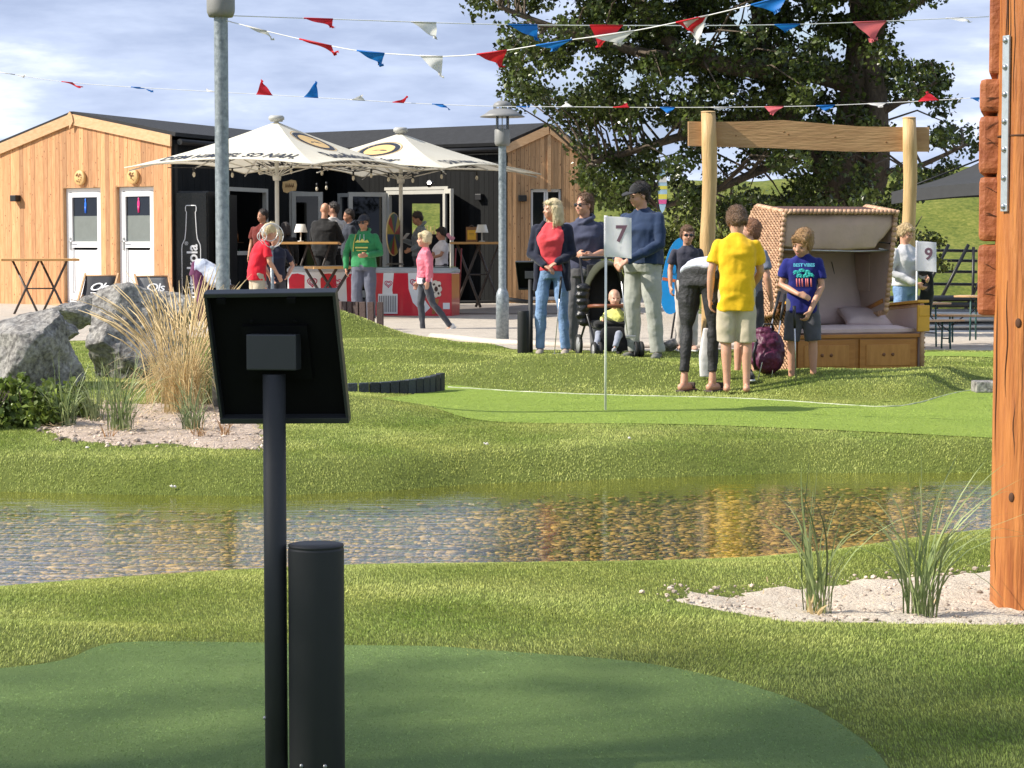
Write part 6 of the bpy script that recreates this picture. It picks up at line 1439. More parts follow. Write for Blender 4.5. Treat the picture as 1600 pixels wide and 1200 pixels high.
q = P(877, 432, 24.0); club(q, P(866, 556, 23.95), 'golf club hanging from the folded hands of the woman in coral')
# 2 man navy hoodie
def ex2(r, D, T, k): pass
person(912, 557, 24.75, 1.79, -12, 'man in dark blue hoodie with black sunglasses between the coral woman and pushchair', dict(ea=(-.27, .0, 1.12), eb=(.24, .0, 1.12), wa_=(-.02, -.27, 1.08), wb=(.14, -.28, 1.07), ka=(-.12, -.02, .5), kb=(.12, -.02, .5), aa=(-.14, .02, .09), ab=(.14, .02, .09)),
    head=(-34, 0, 0), hair=H_brown, style='short', glasses=True, hood=True, top=(fab('slate blue sweat', (.055, .062, .105)), 'half', .92, .022, 'hoodie'), bot=(fab('grey jeans', (.14, .14, .15)), 'long', .018), shoes=fab('dark shoe', (.05, .045, .045)), build=1.12, hands=(.7, .7), hs=1.03)
# 3 cap man
ck = fab('dark blue sweater', (.018, .036, .085))
person(1004, 562, 23.3, 1.84, -42, 'broad man in black cap, blue sweater and light grey jeans beside the pushchair', dict(nk=(0, -.02, 1.47), hd=(0, -.07, 1.595), sa=(-.19, -.02, 1.40), sb=(.19, .0, 1.40), ea=(-.24, -.08, 1.13), eb=(.25, -.05, 1.12), wa_=(-.08, -.30, .98), wb=(.05, -.31, .96), aa=(-.12, .0, .09), ab=(.14, .06, .09), ka=(-.11, -.03, .5), kb=(.13, 0, .5)),
    head=(-22, 14, 0), hair=H_dark, style='short', cap=fab('black cap cloth', (.022, .022, .025)), top=(ck, 'long', .93, .030, 'sweater'), bot=(fab('light grey denim', (.36, .37, .33)), 'long', .024), shoes=fab('camo shoe', (.13, .13, .11), var=.6), build=1.22, hands=(.8, .8), hn=((.6, .3, -1), (-.4, .3, -1)), hs=1.02, footyaw=(0, 25))
q = P(966, 414, 23.1); club(P(967, 405, 23.1), P(981, 528, 22.9), 'golf club held by the man in the black cap')
# 4 pushchair and baby
_p = P(950, 553, 23.6); r = empty('pushchair', (_p.x, 23.6, hz(_p.x, 23.6) - .0), R(14), 'black pushchair with raised hood, brown bar and two front wheels', 'pushchair'); pk = fab('pushchair cloth', (.012, .012, .013)); pm = mat('pushchair frame', (.035, .035, .037), .35, metal=.4)
hd = MB(); vs = []
for i in range(9):
    a = R(62 + i * 15)
    for j in range(13): b = math.pi * j / 12; vs.append((.215 * math.cos(b), .10 - .40 * math.sin(b) * math.cos(a), .60 + .40 * math.sin(b) * math.sin(a)))
hd.add(vs, [(i * 13 + j, i * 13 + j + 1, (i + 1) * 13 + j + 1, (i + 1) * 13 + j) for i in range(8) for j in range(12)], .5, smooth=True)
ho = hd.build('hood', fab('olive hood cloth', (.035, .037, .018)), r); sm_ = ho.modifiers.new('t', 'SOLIDIFY'); sm_.thickness = .012
m = MB(); loft(m, [((0, .10, .30), (1, 0, 0), .18, .06), ((0, .17, .6), (1, 0, 0), .19, .05), ((0, .22, .95), (1, 0, 0), .17, .04)]); soft('backrest', m, pk, r, .012, 3, .015)
cushion('seat', (0, -.02, .33), (.38, .36, .10), (0, 0, 0), pk, r, seed=5); cushion('footrest', (0, -.26, .19), (.34, .05, .26), (R(-14), 0, 0), pk, r, seed=7)
m = MB()
for s_ in (-1, 1): m.tube([(s_ * .22, -.34, .09), (s_ * .22, .05, .46), (s_ * .21, .34, 1.02)], .013, 8).tube([(s_ * .22, .34, .1), (s_ * .22, -.02, .44)], .012, 8)
m.tube([(-.21, .34, 1.02), (.21, .34, 1.02)], .016, 8).build('frame', pm, r)
MB().tube([(-.21, -.02, .52), (-.2, -.2, .53), (-.12, -.26, .53), (.12, -.26, .53), (.2, -.2, .53), (.21, -.02, .52)], .020, 10).build('bumper_bar', mat('brown leather', (.20, .065, .03), .5), r)
for sx_ in (-1, 1):
    for yy, rr in ((-.34, .085), (.34, .11)):
        for o_ in ((-.03, .03) if yy < 0 else (0,)):
            w_ = MB().lathe([(rr - .022, -.014), (rr - .004, -.016), (rr, 0), (rr - .004, .016), (rr - .022, .014), (rr - .022, -.014)], 26, M=Matrix.Translation((sx_ * .22 + o_, yy, rr)) @ Matrix.Rotation(R(90), 4, 'Y')).build('wheel', mat('rubber', (.018, .018, .018), .8), r)
            MB().lathe([(0, .012), (rr - .02, .008), (rr - .02, -.008), (0, -.012)], 18, M=Matrix.Translation((sx_ * .22 + o_, yy, rr)) @ Matrix.Rotation(R(90), 4, 'Y')).build('rim', mat('grey rim', (.30, .30, .30), .4), w_)
m = MB()
for i in range(6): m.ell((random.uniform(-.02, .02), 0, -.07 * i), (.085 - .004 * i, .06, .05), 12)
q = P(912, 458, 23.9); o = soft('black_jacket', m, mat('puffer nylon', (.012, .012, .014), .35, bump=.3), None, .012, 2, .02, .05); o.location = P(911, 450, 23.6); tag(o, 'black quilted jacket hanging from the pushchair handle', 'jacket')
_b = P(962, 520, 23.35)
def exb(r, D, T, k): pass
person(958, 512, 23.45, .80, -20, 'bald baby sitting in the pushchair in pale yellow and grey', dict(pel=(0, .15, .34), wa=(0, .18, .50), ch=(0, .16, .74), nk=(0, .14, .96), hd=(0, .10, 1.18), sa=(-.17, .15, .88), sb=(.17, .15, .88), ea=(-.27, .02, .72), eb=(.27, .02, .74), wa_=(-.20, -.20, .70), wb=(.13, -.13, .98), ha=(-.12, .08, .30), hb=(.12, .08, .30), ka=(-.24, -.34, .40), kb=(.24, -.34, .40), aa=(-.22, -.55, .12), ab=(.22, -.55, .12)),
    head=(30, 0, 0), hs=1.75, skin=M_skin2, top=(fab('pale yellow knit', (.62, .62, .20)), 'long', .34, .02, 'jumper'), bot=(fab('grey marl', (.28, .30, .36)), 'long', .02), shoes=fab('grey sock', (.4, .4, .42)), build=1.15, zg=_b.z - .19)
# 5 girl with sunglasses
person(1073, 548, 24.3, 1.34, 10, 'girl with dark sunglasses and dark top behind the bending woman', dict(), head=(-5, 0, 0), hair=H_brown, style='pony', glasses=True, hs=1.18, top=(fab('charcoal tee', (.045, .045, .065)), 'short', .95, .012), bot=(fab('cream trousers', (.55, .50, .46)), 'long', .012), shoes=fab('peach shoe', (.5, .3, .22)), build=.92)
# 6 bending woman
def ex6(r, D, T, k):
    for an in ('aa', 'ab'):
        a = D[an]; MB().box((a.x, a.y - .045, .008), (.088, .25, .016), bev=.006).box((a.x, a.y - .10, .05), (.09, .022, .05), bev=.004).build('sandal', mat('dark sandal', (.05, .03, .025), .6), r)
person(1095, 612, 18.0, 1.70, 146, 'woman in tight black jeans bending forward, seen from behind', dict(pel=(0, .0, .96), wa=(0, -.13, 1.00), ch=(0, -.35, .95), nk=(0, -.54, .88), hd=(0, -.66, .85), sa=(-.16, -.48, .93), sb=(.16, -.48, .93), ea=(-.20, -.47, .68), eb=(.20, -.47, .68), wa_=(-.14, -.54, .46), wb=(.14, -.54, .46), ha=(-.095, 0, .93), hb=(.095, 0, .93), ka=(-.10, -.03, .52), kb=(.11, .04, .52), aa=(-.09, -.03, .085), ab=(.10, .10, .085)),
    head=(0, 60, 0), hair=H_brown, style='long', top=(fab('blue patterned cotton', (.52, .54, .66), var=.3), 'short', .9, -.008), bot=(mat('black denim', (.014, .014, .016), .7, scale=9, col2=(.032, .032, .036), bump=.5, bscale=40), 'long', .004, .08), fem=1, build=1.12, legw=1.14, slim=.80, extra=ex6, voxel=.008)
# 7 yellow boy
person(1150, 613, 17.7, 1.47, 176, 'boy in bright yellow T-shirt and beige shorts seen from behind', dict(nk=(0, -.02, 1.46), hd=(0, -.07, 1.575), sa=(-.165, 0, 1.39), sb=(.165, 0, 1.39), ea=(-.225, -.10, 1.12), eb=(.235, .02, 1.12), wa_=(-.16, -.26, .98), wb=(.245, -.03, .87), ha=(-.08, 0, .93), hb=(.08, 0, .93), aa=(-.095, .04, .085), ab=(.085, .03, .085)),
    head=(0, 28, 0), hair=H_brown, style='boy', hs=1.14, top=(fab('yellow jersey', (.78, .47, .012)), 'short', .76, .024), bot=(fab('beige cotton', (.46, .40, .30)), 'short', .012, 1.08), build=.98, legw=1.12, voxel=.008)
# 8 boy behind yellow
person(1167, 600, 19.2, 1.40, 150, 'brown haired boy half hidden behind the yellow T-shirt boy', dict(), head=(120, 10, 0), hair=H_red, style='boy', hs=1.12, top=(fab('grey blue tee', (.18, .2, .26)), 'short', .92, .014), bot=(fab('dark cotton', (.06, .06, .07)), 'short', .01), shoes=fab('black trainer', (.02, .02, .02)))
# 9 boy in navy print tee
def ex9(r, D, T, k):
    y = -.150
    text('lettering', 'BEST', .050, mat('print cyan', (.10, .45, .62), .6), r, Matrix.Translation((-.055, y - .012, 1.335)) @ Matrix.Rotation(R(84), 4, 'X'), bold=.002)
    text('lettering', 'VIBES', .050, MATS['print cyan'], r, Matrix.Translation((.065, y - .010, 1.335)) @ Matrix.Rotation(R(84), 4, 'X'), bold=.002)
    g = MB(); rnd = random.Random(4)
    for cx, cz in ((-.07, 1.25), (-.01, 1.27), (.05, 1.25), (.085, 1.22), (-.04, 1.21), (.03, 1.21)):
        for a in np.linspace(-.6, 3.7, 9): ln = rnd.uniform(.03, .045); g.tube([(cx, y - .014, cz), (cx + ln * .6 * math.cos(a), y - .016, cz + ln * .6 * math.sin(a) + .008), (cx + ln * math.cos(a), y - .014, cz + ln * math.sin(a) * .8)], [.007, .007, .002], 5)
    g.build('palm_print', mat('print turquoise', (.03, .45, .42), .6), r); g = MB()
    for i, (cx, cz) in enumerate(((-.07, 1.25), (-.01, 1.27), (.05, 1.25), (.085, 1.22), (-.04, 1.21), (.03, 1.21))): g.tube([(cx, y - .013, 1.19), (cx + .004, y - .012, 1.10)], .008, 5)
    g.build('sunset_print', mat('print coral', (.62, .16, .16), .6), r)
person(1253, 604, 18.5, 1.295, -6, 'fair haired boy in navy palm print T-shirt looking down before the beach chair', dict(nk=(0, -.02, 1.46), hd=(-.01, -.075, 1.57), sa=(-.165, -.01, 1.39), sb=(.165, -.01, 1.39), ea=(-.235, -.02, 1.12), eb=(.205, -.05, 1.10), wa_=(-.05, -.23, 1.02), wb=(.075, -.20, .83), ha=(-.08, 0, .93), hb=(.08, 0, .93), ka=(-.115, -.02, .50), kb=(.115, -.02, .50), aa=(-.115, .02, .085), ab=(.125, .02, .085)),
    head=(-28, 26, 0), hair=H_light, style='bowl', hs=1.30, top=(fab('navy jersey', (.010, .014, .15)), 'short', .80, .022), bot=(fab('charcoal cotton', (.075, .075, .09)), 'short', .016, 1.0), shoes=None, build=.98, legw=1.12, extra=ex9, hands=(.5, .7), hd_=((.9, -.1, -.25), (-.35, -.2, -.9)), hn=((0, .8, -.4), (-.8, .4, 0)), voxel=.0075)
club(P(1241, 478, 18.28), P(1244, 603, 18.2), 'golf club held down by the fair haired boy in navy')
# 10 woman at right
def ex10(r, D, T, k):
    garment('jacket', lambda m: (limb(m, [(.16, -.22, 1.10), (.18, -.20, .85), (.2, -.18, .60)], [.07, .085, .06]), limb(m, [(.02, -.24, 1.14), (.16, -.22, 1.12)], [.05, .06])), fab('black jacket cloth', (.012, .012, .014)), r, k)
person(1413, 566, 23.2, 1.43, 38, 'blonde woman in pale grey sweater with black jacket over her arm, right of beach chair', dict(ea=(-.24, .02, 1.12), eb=(.22, -.03, 1.12), wa_=(-.06, -.24, .98), wb=(.10, -.26, 1.05)), head=(4, 22, 0), hair=H_blond, style='pony', top=(fab('pale grey sweat', (.56, .55, .55)), 'long', .95, .026, 'sweater'), bot=(c_jean, 'long', .012), shoes=fab('pale shoe', (.35, .3, .25)), fem=1, extra=ex10, hd_=((.6, -.5, -.6), None))
# 11 child pink jacket walking
person(664, 523, 31.0, 1.41, -80, 'blond child in pink quilted jacket and dark jeans walking past the red freezer', dict(pel=(0, 0, .94), ka=(-.09, -.06, .50), aa=(-.09, -.02, .09), kb=(.09, .12, .53), ab=(.09, .42, .16), ea=(-.22, -.02, 1.12), wa_=(-.22, -.10, .88), eb=(.22, .05, 1.12), wb=(.22, .02, .9)),
    head=(0, 0, 0), hair=H_pale, style='bowl', hs=1.16, top=(mat('pink quilt', (.60, .11, .17), .6, scale=9, col2=(.74, .22, .28), bump=.8, bscale=22), 'long', 1.00, .030, 'jacket'), bot=(fab('dark grey denim', (.055, .06, .072)), 'long', .002), shoes=fab('white trainer', (.68, .66, .62)), footpitch=(0, 40), extra=lambda r, D, T, k: garment('undershirt', lambda m: loft(m, [((0, 0, .86), (1, 0, 0), .15, .12), ((0, 0, 1.02), (1, 0, 0), .155, .13)]), fab('white cotton', (.74, .66, .70)), r, k))
# 12 child in white tee
person(690, 470, 38.6, 1.40, -62, 'dark haired child in white T-shirt holding a pink toy at the open door', dict(eb=(.22, -.12, 1.16), wb=(.20, -.34, 1.10), ea=(-.22, -.10, 1.15), wa_=(-.14, -.34, 1.12)), head=(-10, 12, 0), hair=H_dark, style='boy', hs=1.16, skin=M_skin3, top=(fab('white jersey', (.70, .68, .72)), 'short', .94, .014), bot=(fab('dark cotton', (.06, .06, .07)), 'short', .01), shoes=fab('black trainer', (.02, .02, .02)), zg=.1, voxel=.012)
m = MB(); random.seed(8)
for i in range(5): m.ell((random.uniform(-.05, .05), 0, random.uniform(-.04, .04)), (.035, .03, .03), 10)
o = soft('soft_toy', m, fab('toy pink', (.70, .32, .42)), None, .01, 2, .01); o.location = P(703, 370, 38.4); tag(o, 'small pale pink soft toy held up by the child in white', 'toy')
# 13 man grey hoodie
person(657, 470, 39.2, 1.70, -78, 'dark haired man in grey hoodie looking down at his phone by the door', dict(hd=(0, -.06, 1.59), ea=(-.25, -.03, 1.13), eb=(.25, -.03, 1.13), wa_=(-.12, -.30, 1.22), wb=(.2, -.2, 1.05)), head=(-5, 24, 0), hair=H_dark, style='short', skin=M_skin3, hood=True, top=(fab('grey marl fleece', (.20, .23, .25)), 'long', .93, .030, 'hoodie'), bot=(fab('dark cotton', (.06, .06, .07)), 'long', .014), shoes=fab('black trainer', (.02, .02, .02)), build=1.1, zg=.1, voxel=.012)
q = P(634, 369, 39.0); o = MB().box((0, 0, 0), (.075, .012, .15), rot=(.9, 0, .8), bev=.004).build('phone', mat('pale phone', (.6, .6, .6), .3), None); o.location = q; tag(o, 'pale smartphone in the hand of the man in grey hoodie', 'phone')
# 14 green hoodie man
def ex14(r, D, T, k):
    g = MB().prism([(-.11, 1.29), (-.06, 1.335), (-.03, 1.31), (.01, 1.35), (.05, 1.315), (.09, 1.335), (.12, 1.29)], .004, off=-.165); g.build('mountain_print', mat('print yellow', (.62, .55, .12), .6), r)
    g = MB().box((0, -.166, 1.21), (.2, .004, .022)).box((0, -.166, 1.165), (.16, .004, .014)); g.build('print_line', MATS['print yellow'], r)
    MB().tube([(-.10, -.10, 1.42), (-.13, -.145, 1.28), (-.14, -.14, 1.15)], .022, 4, flat=.4).build('strap', MATS['print yellow'], r)
    MB().tube([(-.03, -.125, 1.42), (-.035, -.165, 1.30)], .004, 5).tube([(.03, -.125, 1.42), (.04, -.165, 1.32)], .004, 5).build('drawstring', M_white, r)
person(569, 560, 35.2, 1.71, -8, 'man in green hoodie and dark cap beside the small wooden table', dict(ea=(-.29, .02, 1.13), wa_=(-.28, -.03, .88), eb=(.27, .0, 1.12), wb=(.10, -.26, 1.09), ka=(-.11, -.02, .5), kb=(.11, -.02, .5)), head=(-14, 6, 0), hair=H_dark, style='short', cap=fab('dark grey cap', (.04, .042, .055)), glasses=True, hood=True, skin=M_skin3, top=(fab('green fleece', (.035, .23, .085)), 'long', .90, .034, 'hoodie'), bot=(fab('slate trousers', (.12, .13, .17)), 'long', .03), shoes=fab('black trainer', (.02, .02, .02)), build=1.12, extra=ex14, zg=-.02, voxel=.010)
# 15-17 men under the sunshade
bk_ = fab('black jersey', (.012, .012, .013))
person(508, 470, 40.2, 1.86, 155, 'bald man in black shirt with his back turned, behind the lamp table', dict(ea=(-.28, -.06, 1.12), wa_=(-.16, -.28, 1.08), eb=(.28, -.08, 1.14), wb=(.14, -.3, 1.1)), head=(25, 8, 0), hair=None, style='bald', top=(bk_, 'half', .92, .035), bot=(bk_, 'long', .02), shoes=bk_, build=1.28, zg=.1, voxel=.012, skin=M_skin)
person(521, 470, 41.6, 1.90, -150, 'dark haired man with pale collar standing beyond the bald man', dict(), head=(60, 0, 0), hair=H_dark, style='short', top=(fab('pale shirt', (.5, .48, .46)), 'long', .92, .02), bot=(bk_, 'long', .02), shoes=bk_, zg=.1, voxel=.014)
person(546, 470, 41.0, 1.76, -75, 'dark haired man in navy jacket facing left near the dark window', dict(ea=(-.25, -.05, 1.13), wa_=(-.14, -.26, 1.1)), head=(5, 8, 0), hair=H_dark, style='short', skin=M_skin3, hood=True, top=(fab('navy jacket cloth', (.035, .042, .06)), 'long', .9, .034, 'jacket'), bot=(bk_, 'long', .02), shoes=bk_, zg=.1, voxel=.012, build=1.08)
# 18-19 boys at the ring stand
person(402, 560, 29.6, 1.50, 112, 'blond boy in bright red T-shirt at the wire ring stand', dict(wa=(0, -.01, 1.08), ch=(0, -.07, 1.27), nk=(0, -.13, 1.45), hd=(0, -.21, 1.55), sa=(-.16, -.11, 1.38), sb=(.16, -.11, 1.38), eb=(.22, -.14, 1.12), wb=(.20, -.26, .90), ea=(-.22, -.14, 1.12), wa_=(-.18, -.28, .92)), head=(10, 24, 0), hair=H_pale, style='spiky', hs=1.16, top=(fab('bright red jersey', (.62, .012, .03)), 'short', .84, .03), bot=(fab('beige cotton', (.46, .40, .30)), 'short', .014), shoes=fab('white trainer', (.68, .66, .62)), zg=.03,
    extra=lambda r, D, T, k: MB().tube([D['sb'] + Vector((.03, .0, .045)), D['sb'] + Vector((.062, -.0, .0)), D['sb'].lerp(D['eb'], .35) + Vector((.065, 0, 0))], .022, 6, flat=.4).build('shoulder_stripe', fab('stripe navy', (.02, .02, .16)), r))
person(431, 560, 30.6, 1.42, 30, 'child in dark navy T-shirt with hand on hip behind the ring stand', dict(eb=(.33, .03, 1.15), wb=(.20, -.05, .98)), head=(-40, 20, 0), hair=H_pale, style='boy', hs=1.14, top=(fab('very dark navy', (.012, .015, .032)), 'short', .88, .02), bot=(fab('dark cotton', (.06, .06, .07)), 'short', .01), shoes=fab('black trainer', (.02, .02, .02)), zg=.0)
person(411, 470, 40.5, 1.75, -20, 'dark haired person in dull red shirt deep in shade left of the sunshade pole', dict(), head=(-30, 6, 0), hair=H_dark, style='short', skin=M_skin3, top=(fab('dull red cloth', (.14, .02, .015)), 'short', .92, .02), bot=(bk_, 'long', .02), shoes=bk_, zg=.1, voxel=.014)
person(446, 470, 40.6, 1.52, -160, 'dark haired person in black jacket just right of the front sunshade pole', dict(), head=(20, 6, 0), hair=H_dark, style='long', top=(bk_, 'long', .92, .03, 'jacket'), bot=(bk_, 'long', .02), shoes=bk_, zg=.1, voxel=.014)
# 21 bending person in plum
person(316, 560, 34.0, 1.50, 78, 'person in plum trousers bending over behind the near lamp post', dict(pel=(0, .0, .98), wa=(0, -.14, .93), ch=(0, -.32, .82), nk=(0, -.46, .70), hd=(0, -.54, .58), sa=(-.17, -.42, .74), sb=(.17, -.42, .74), ea=(-.20, -.50, .52), eb=(.20, -.50, .52), wa_=(-.14, -.56, .34), wb=(.14, -.56, .34), ka=(-.10, -.06, .52), kb=(.10, -.06, .52)), head=(0, 60, 0), hair=H_brown, style='short', top=(fab('pale blue cotton', (.5, .55, .66)), 'short', .9, .012), bot=(fab('plum cotton', (.10, .022, .07)), 'long', .05), shoes=fab('black trainer', (.02, .02, .02)), build=1.5, legw=1.3, voxel=.012, zg=.0)
# clubs, rucksack and pennant bag by the beach chair
club(P(1218, 456, 18.9), P(1181, 607, 18.5), 'golf club leaning on the beach chair, farther left of the two')
club(P(1226, 460, 19.0), P(1203, 607, 18.55), 'golf club leaning on the beach chair, farther right of the two')
m = MB(); random.seed(5); m.ell((0, 0, .19), (.15, .12, .19), 16).ell((.0, -.08, .12), (.11, .08, .10), 14).ell((-.02, 0, .36), (.08, .07, .04), 12)
q = P(1190, 605, 18.7); bg_ = empty('rucksack', (q.x + .05, 18.75, hz(q.x, 18.75)), 0, 'plum coloured rucksack on the turf against the wicker beach chair', 'rucksack')
soft('bag', m, mat('plum nylon', (.085, .008, .04), .5, bump=.3, bscale=40), bg_, .009, 3, .03, .07, disp2=.01)
MB().tube([(-.05, -.02, .37), (-.03, -.03, .42), (.03, -.03, .42), (.05, -.02, .37)], .009, 6).tube([(-.1, -.13, .3), (-.13, -.15, .18), (-.11, -.13, .05)], .012, 4).build('strap', M_black, bg_)
m = MB(); m.ell((0, 0, .05), (.05, .12, .05), 12).ell((0, .05, .08), (.04, .05, .05), 10); q = P(1172, 612, 18.3); o = soft('trainer', m, fab('black trainer', (.02, .02, .02)), None, .008, 3); o.location = (q.x, 18.4, hz(q.x, 18.4)); tag(o, 'black and white trainer lying beside the plum rucksack', 'shoe')
addin(o, MB().ell((0, -.03, .03), (.052, .10, .014), 12), M_white)
m = MB(); loft(m, [((0, 0, .02), (1, 0, 0), .05, .03), ((0, 0, .2), (1, 0, 0), .055, .035), ((.01, 0, .42), (1, 0, 0), .03, .02)]); q = P(1104, 612, 18.5); bo_ = empty('carrier_bag', (q.x + .0, 18.6, hz(q.x, 18.6)), 0, 'slim white bag with black strap between the bending woman and yellow boy', 'bag')
soft('bag', m, fab('white bag cloth', (.62, .60, .60)), bo_, .008, 2, .015); MB().tube([(.01, 0, .42), (.03, 0, .62), (.02, 0, .44)], .01, 6).build('strap', M_black, bo_)
# signs of the crossing golf: black and silver trainers etc are parts of the figures
# ---------------------------------------------------------------- trees
M_bark = mat('bark', (.060, .045, .032), .9, scale=9, stretch=(3, 3, .6), col2=(.15, .115, .08), bump=1.0, bscale=28)
M_leaf = translucent('poplar leaves', (.030, .050, .010), .22, vcol=.65, rough=.30, col2=(.085, .11, .022), scale=1.1)
def leafmesh(name, C, N_, spread, size, parent, m=M_leaf, drop=.35, seed=1):
    g = np.random.default_rng(seed); C = np.asarray(C); n = len(C) * N_
    c = np.repeat(C, N_, 0); o = g.normal(0, 1, (n, 3)); o /= np.linalg.norm(o, axis=1)[:, None]; rad = g.uniform(.15, 1, n) ** .5
    sp = np.repeat(np.broadcast_to(spread, len(C)), N_); p = c + o * (rad * sp)[:, None] * np.array([1.15, 1.1, .75]); p[:, 2] -= drop * sp * g.random(n) * .4
    s = size * g.uniform(.6, 1.3, n); a = g.normal(0, 1, (n, 3)); a[:, 2] -= .6; a /= np.linalg.norm(a, axis=1)[:, None]
    b = np.cross(a, g.normal(0, 1, (n, 3))); b /= np.linalg.norm(b, axis=1)[:, None]; nn_ = np.cross(a, b)
    a *= s[:, None]; b *= s[:, None]; nn_ *= s[:, None]
    v = np.stack([p, p + a * .45 + b * .46 + nn_ * .08, p + a * 1.15, p + a * .45 - b * .46 + nn_ * .08], 1).reshape(-1, 3)
    i = (np.arange(n) * 4)[:, None, None]; f = (np.array([[0, 1, 2], [0, 2, 3]])[None] + i).reshape(-1, 3)
    return fast_mesh(name, v, f, m, np.repeat(g.random(n), 2), parent=parent)
TD = 35.0
TREE_POLY = [(735, -300), (745, 10), (800, 35), (790, 95), (800, 165), (868, 150), (866, 195), (905, 205), (905, 262), (930, 300), (950, 318), (1010, 352), (1075, 335), (1130, 352), (1250, 345), (1300, 330), (1390, 318), (1440, 290), (1490, 262), (1526, 232), (1520, 208), (1470, 190), (1478, 150), (1480, 118), (1440, 96), (1400, 100), (1378, 60), (1410, 20), (1450, 6), (1520, -30), (1600, -300)]
HOLES = [(838, 182, 26, 22), (1200, 283, 24, 14), (1168, 265, 16, 12), (985, 130, 14, 12), (960, 215, 13, 12), (1395, 165, 18, 12), (1408, 225, 26, 16), (1450, 245, 22, 12), (1310, 290, 12, 10), (905, 90, 14, 10), (1055, 205, 12, 10), (1120, 60, 10, 14), (890, 10, 16, 10), (1330, 10, 12, 12), (1425, 60, 26, 30), (1090, 275, 16, 9), (870, 130, 13, 11), (1030, 290, 12, 10), (1450, 190, 14, 10)]
g = np.random.default_rng(21); cl = []
pa = np.array(TREE_POLY, float)
while len(cl) < 1500:
    x, y = g.uniform(735, 1600), g.uniform(-300, 352)
    if not inside(np.array([x]), np.array([y]), pa)[0]: continue
    if any(((x - hx) / (a_ + 14)) ** 2 + ((y - hy) / (b_ + 12)) ** 2 < 1 for hx, hy, a_, b_ in HOLES): continue
    if noise.noise(Vector((x * .017, y * .019, 2.0))) < -.24: continue
    if 1215 < x < 1400 and 40 < y < 330 and g.random() < .35: pass
    dep = TD + g.normal(0, 1.25)
    cl.append(tuple(P(x, y, dep)))
# the main stems and limbs (pixel of the node, radius in m, depth)
tree = empty('poplar_tree', (P(1330, 378, TD).x, TD, 0), 0, 'huge dark leafed poplar with several stems behind the timber portal', 'tree')
def tl(px, row, Y): return P(px, row, Y) - tree.location
def limbp(pts, r0, r1):
    w = bezier([tl(*q) for q in pts], 7); k = len(w)
    w = [q + Vector((noise.noise(q * 1.3), noise.noise(q * 1.3 + Vector((9, 0, 0))), 0)) * .05 for q in w]
    return w, [r0 + (r1 - r0) * i / (k - 1) for i in range(k)]
limbs = []
limbs.append(limbp([(1335, 392, 35), (1330, 340, 35), (1322, 270, 35.1), (1335, 180, 35.1), (1348, 90, 35), (1352, 0, 35), (1340, -140, 35), (1330, -300, 35)], .40, .16))
limbs.append(limbp([(1340, 345, 35), (1368, 270, 34.8), (1372, 180, 34.7), (1362, 90, 34.8), (1380, 10, 34.6), (1430, -60, 34.5), (1500, -220, 34.4)], .22, .08))
limbs.append(limbp([(1318, 300, 35), (1268, 235, 35.3), (1232, 180, 35.3), (1200, 100, 35.5), (1182, 10, 35.6), (1150, -120, 35.8), (1120, -290, 36)], .20, .08))
limbs.append(limbp([(1330, 130, 35), (1250, 110, 34.6), (1150, 105, 34.2), (1085, 90, 34), (1040, 60, 34), (1000, 10, 33.9), (930, -80, 33.8), (850, -190, 33.6)], .17, .05))
limbs.append(limbp([(1085, 90, 34), (1020, 85, 33.9), (950, 70, 33.7), (860, 40, 33.6), (780, 10, 33.5)], .09, .03))
limbs.append(limbp([(1232, 180, 35.3), (1150, 190, 34.7), (1060, 215, 34.3), (980, 240, 34.1), (920, 255, 34)], .10, .03))
limbs.append(limbp([(1268, 235, 35.3), (1190, 265, 34.9), (1110, 300, 34.5), (1030, 325, 34.4)], .09, .03))
limbs.append(limbp([(1372, 180, 34.7), (1420, 150, 34.4), (1465, 128, 34.2)], .07, .02)); limbs.append(limbp([(1368, 270, 34.8), (1430, 262, 34.4), (1510, 225, 34.2)], .07, .02))
limbs.append(limbp([(1362, 90, 34.8), (1380, 30, 34.4), (1440, 0, 34.2), (1500, -50, 34)], .10, .04)); limbs.append(limbp([(1200, 100, 35.5), (1120, 20, 35.6), (1060, -80, 35.6), (980, -230, 35.6)], .10, .04))
mb = MB()
mb.tube(limbs[0][0], limbs[0][1], 18); mb.build('trunk', M_bark, tree)
for w, rs in limbs[1:]: MB().tube(w, rs, 12).build('limb', M_bark, tree)
nodes = [q for w, _ in limbs for q in w[3:]]; na = np.array([q[:] for q in nodes]); tw = MB(); loc = np.array(tree.location[:])
ca = np.array(cl) - loc
for c in ca[::2]:
    d = np.linalg.norm(na - c, axis=1) + .6 * np.maximum(0, na[:, 2] - c[2]); b = Vector(na[int(d.argmin())]); c = Vector(c); mid = b.lerp(c, .5) + Vector((random.uniform(-.12, .12), random.uniform(-.12, .12), .10 * (c - b).length))
    tw.tube([b, mid, c], [.022, .014, .006], 5, caps=False)
tw.build('twigs', M_bark, tree)
leafmesh('crown', ca, 86, np.random.default_rng(3).uniform(.16, .31, len(ca)), .070, tree, seed=5)
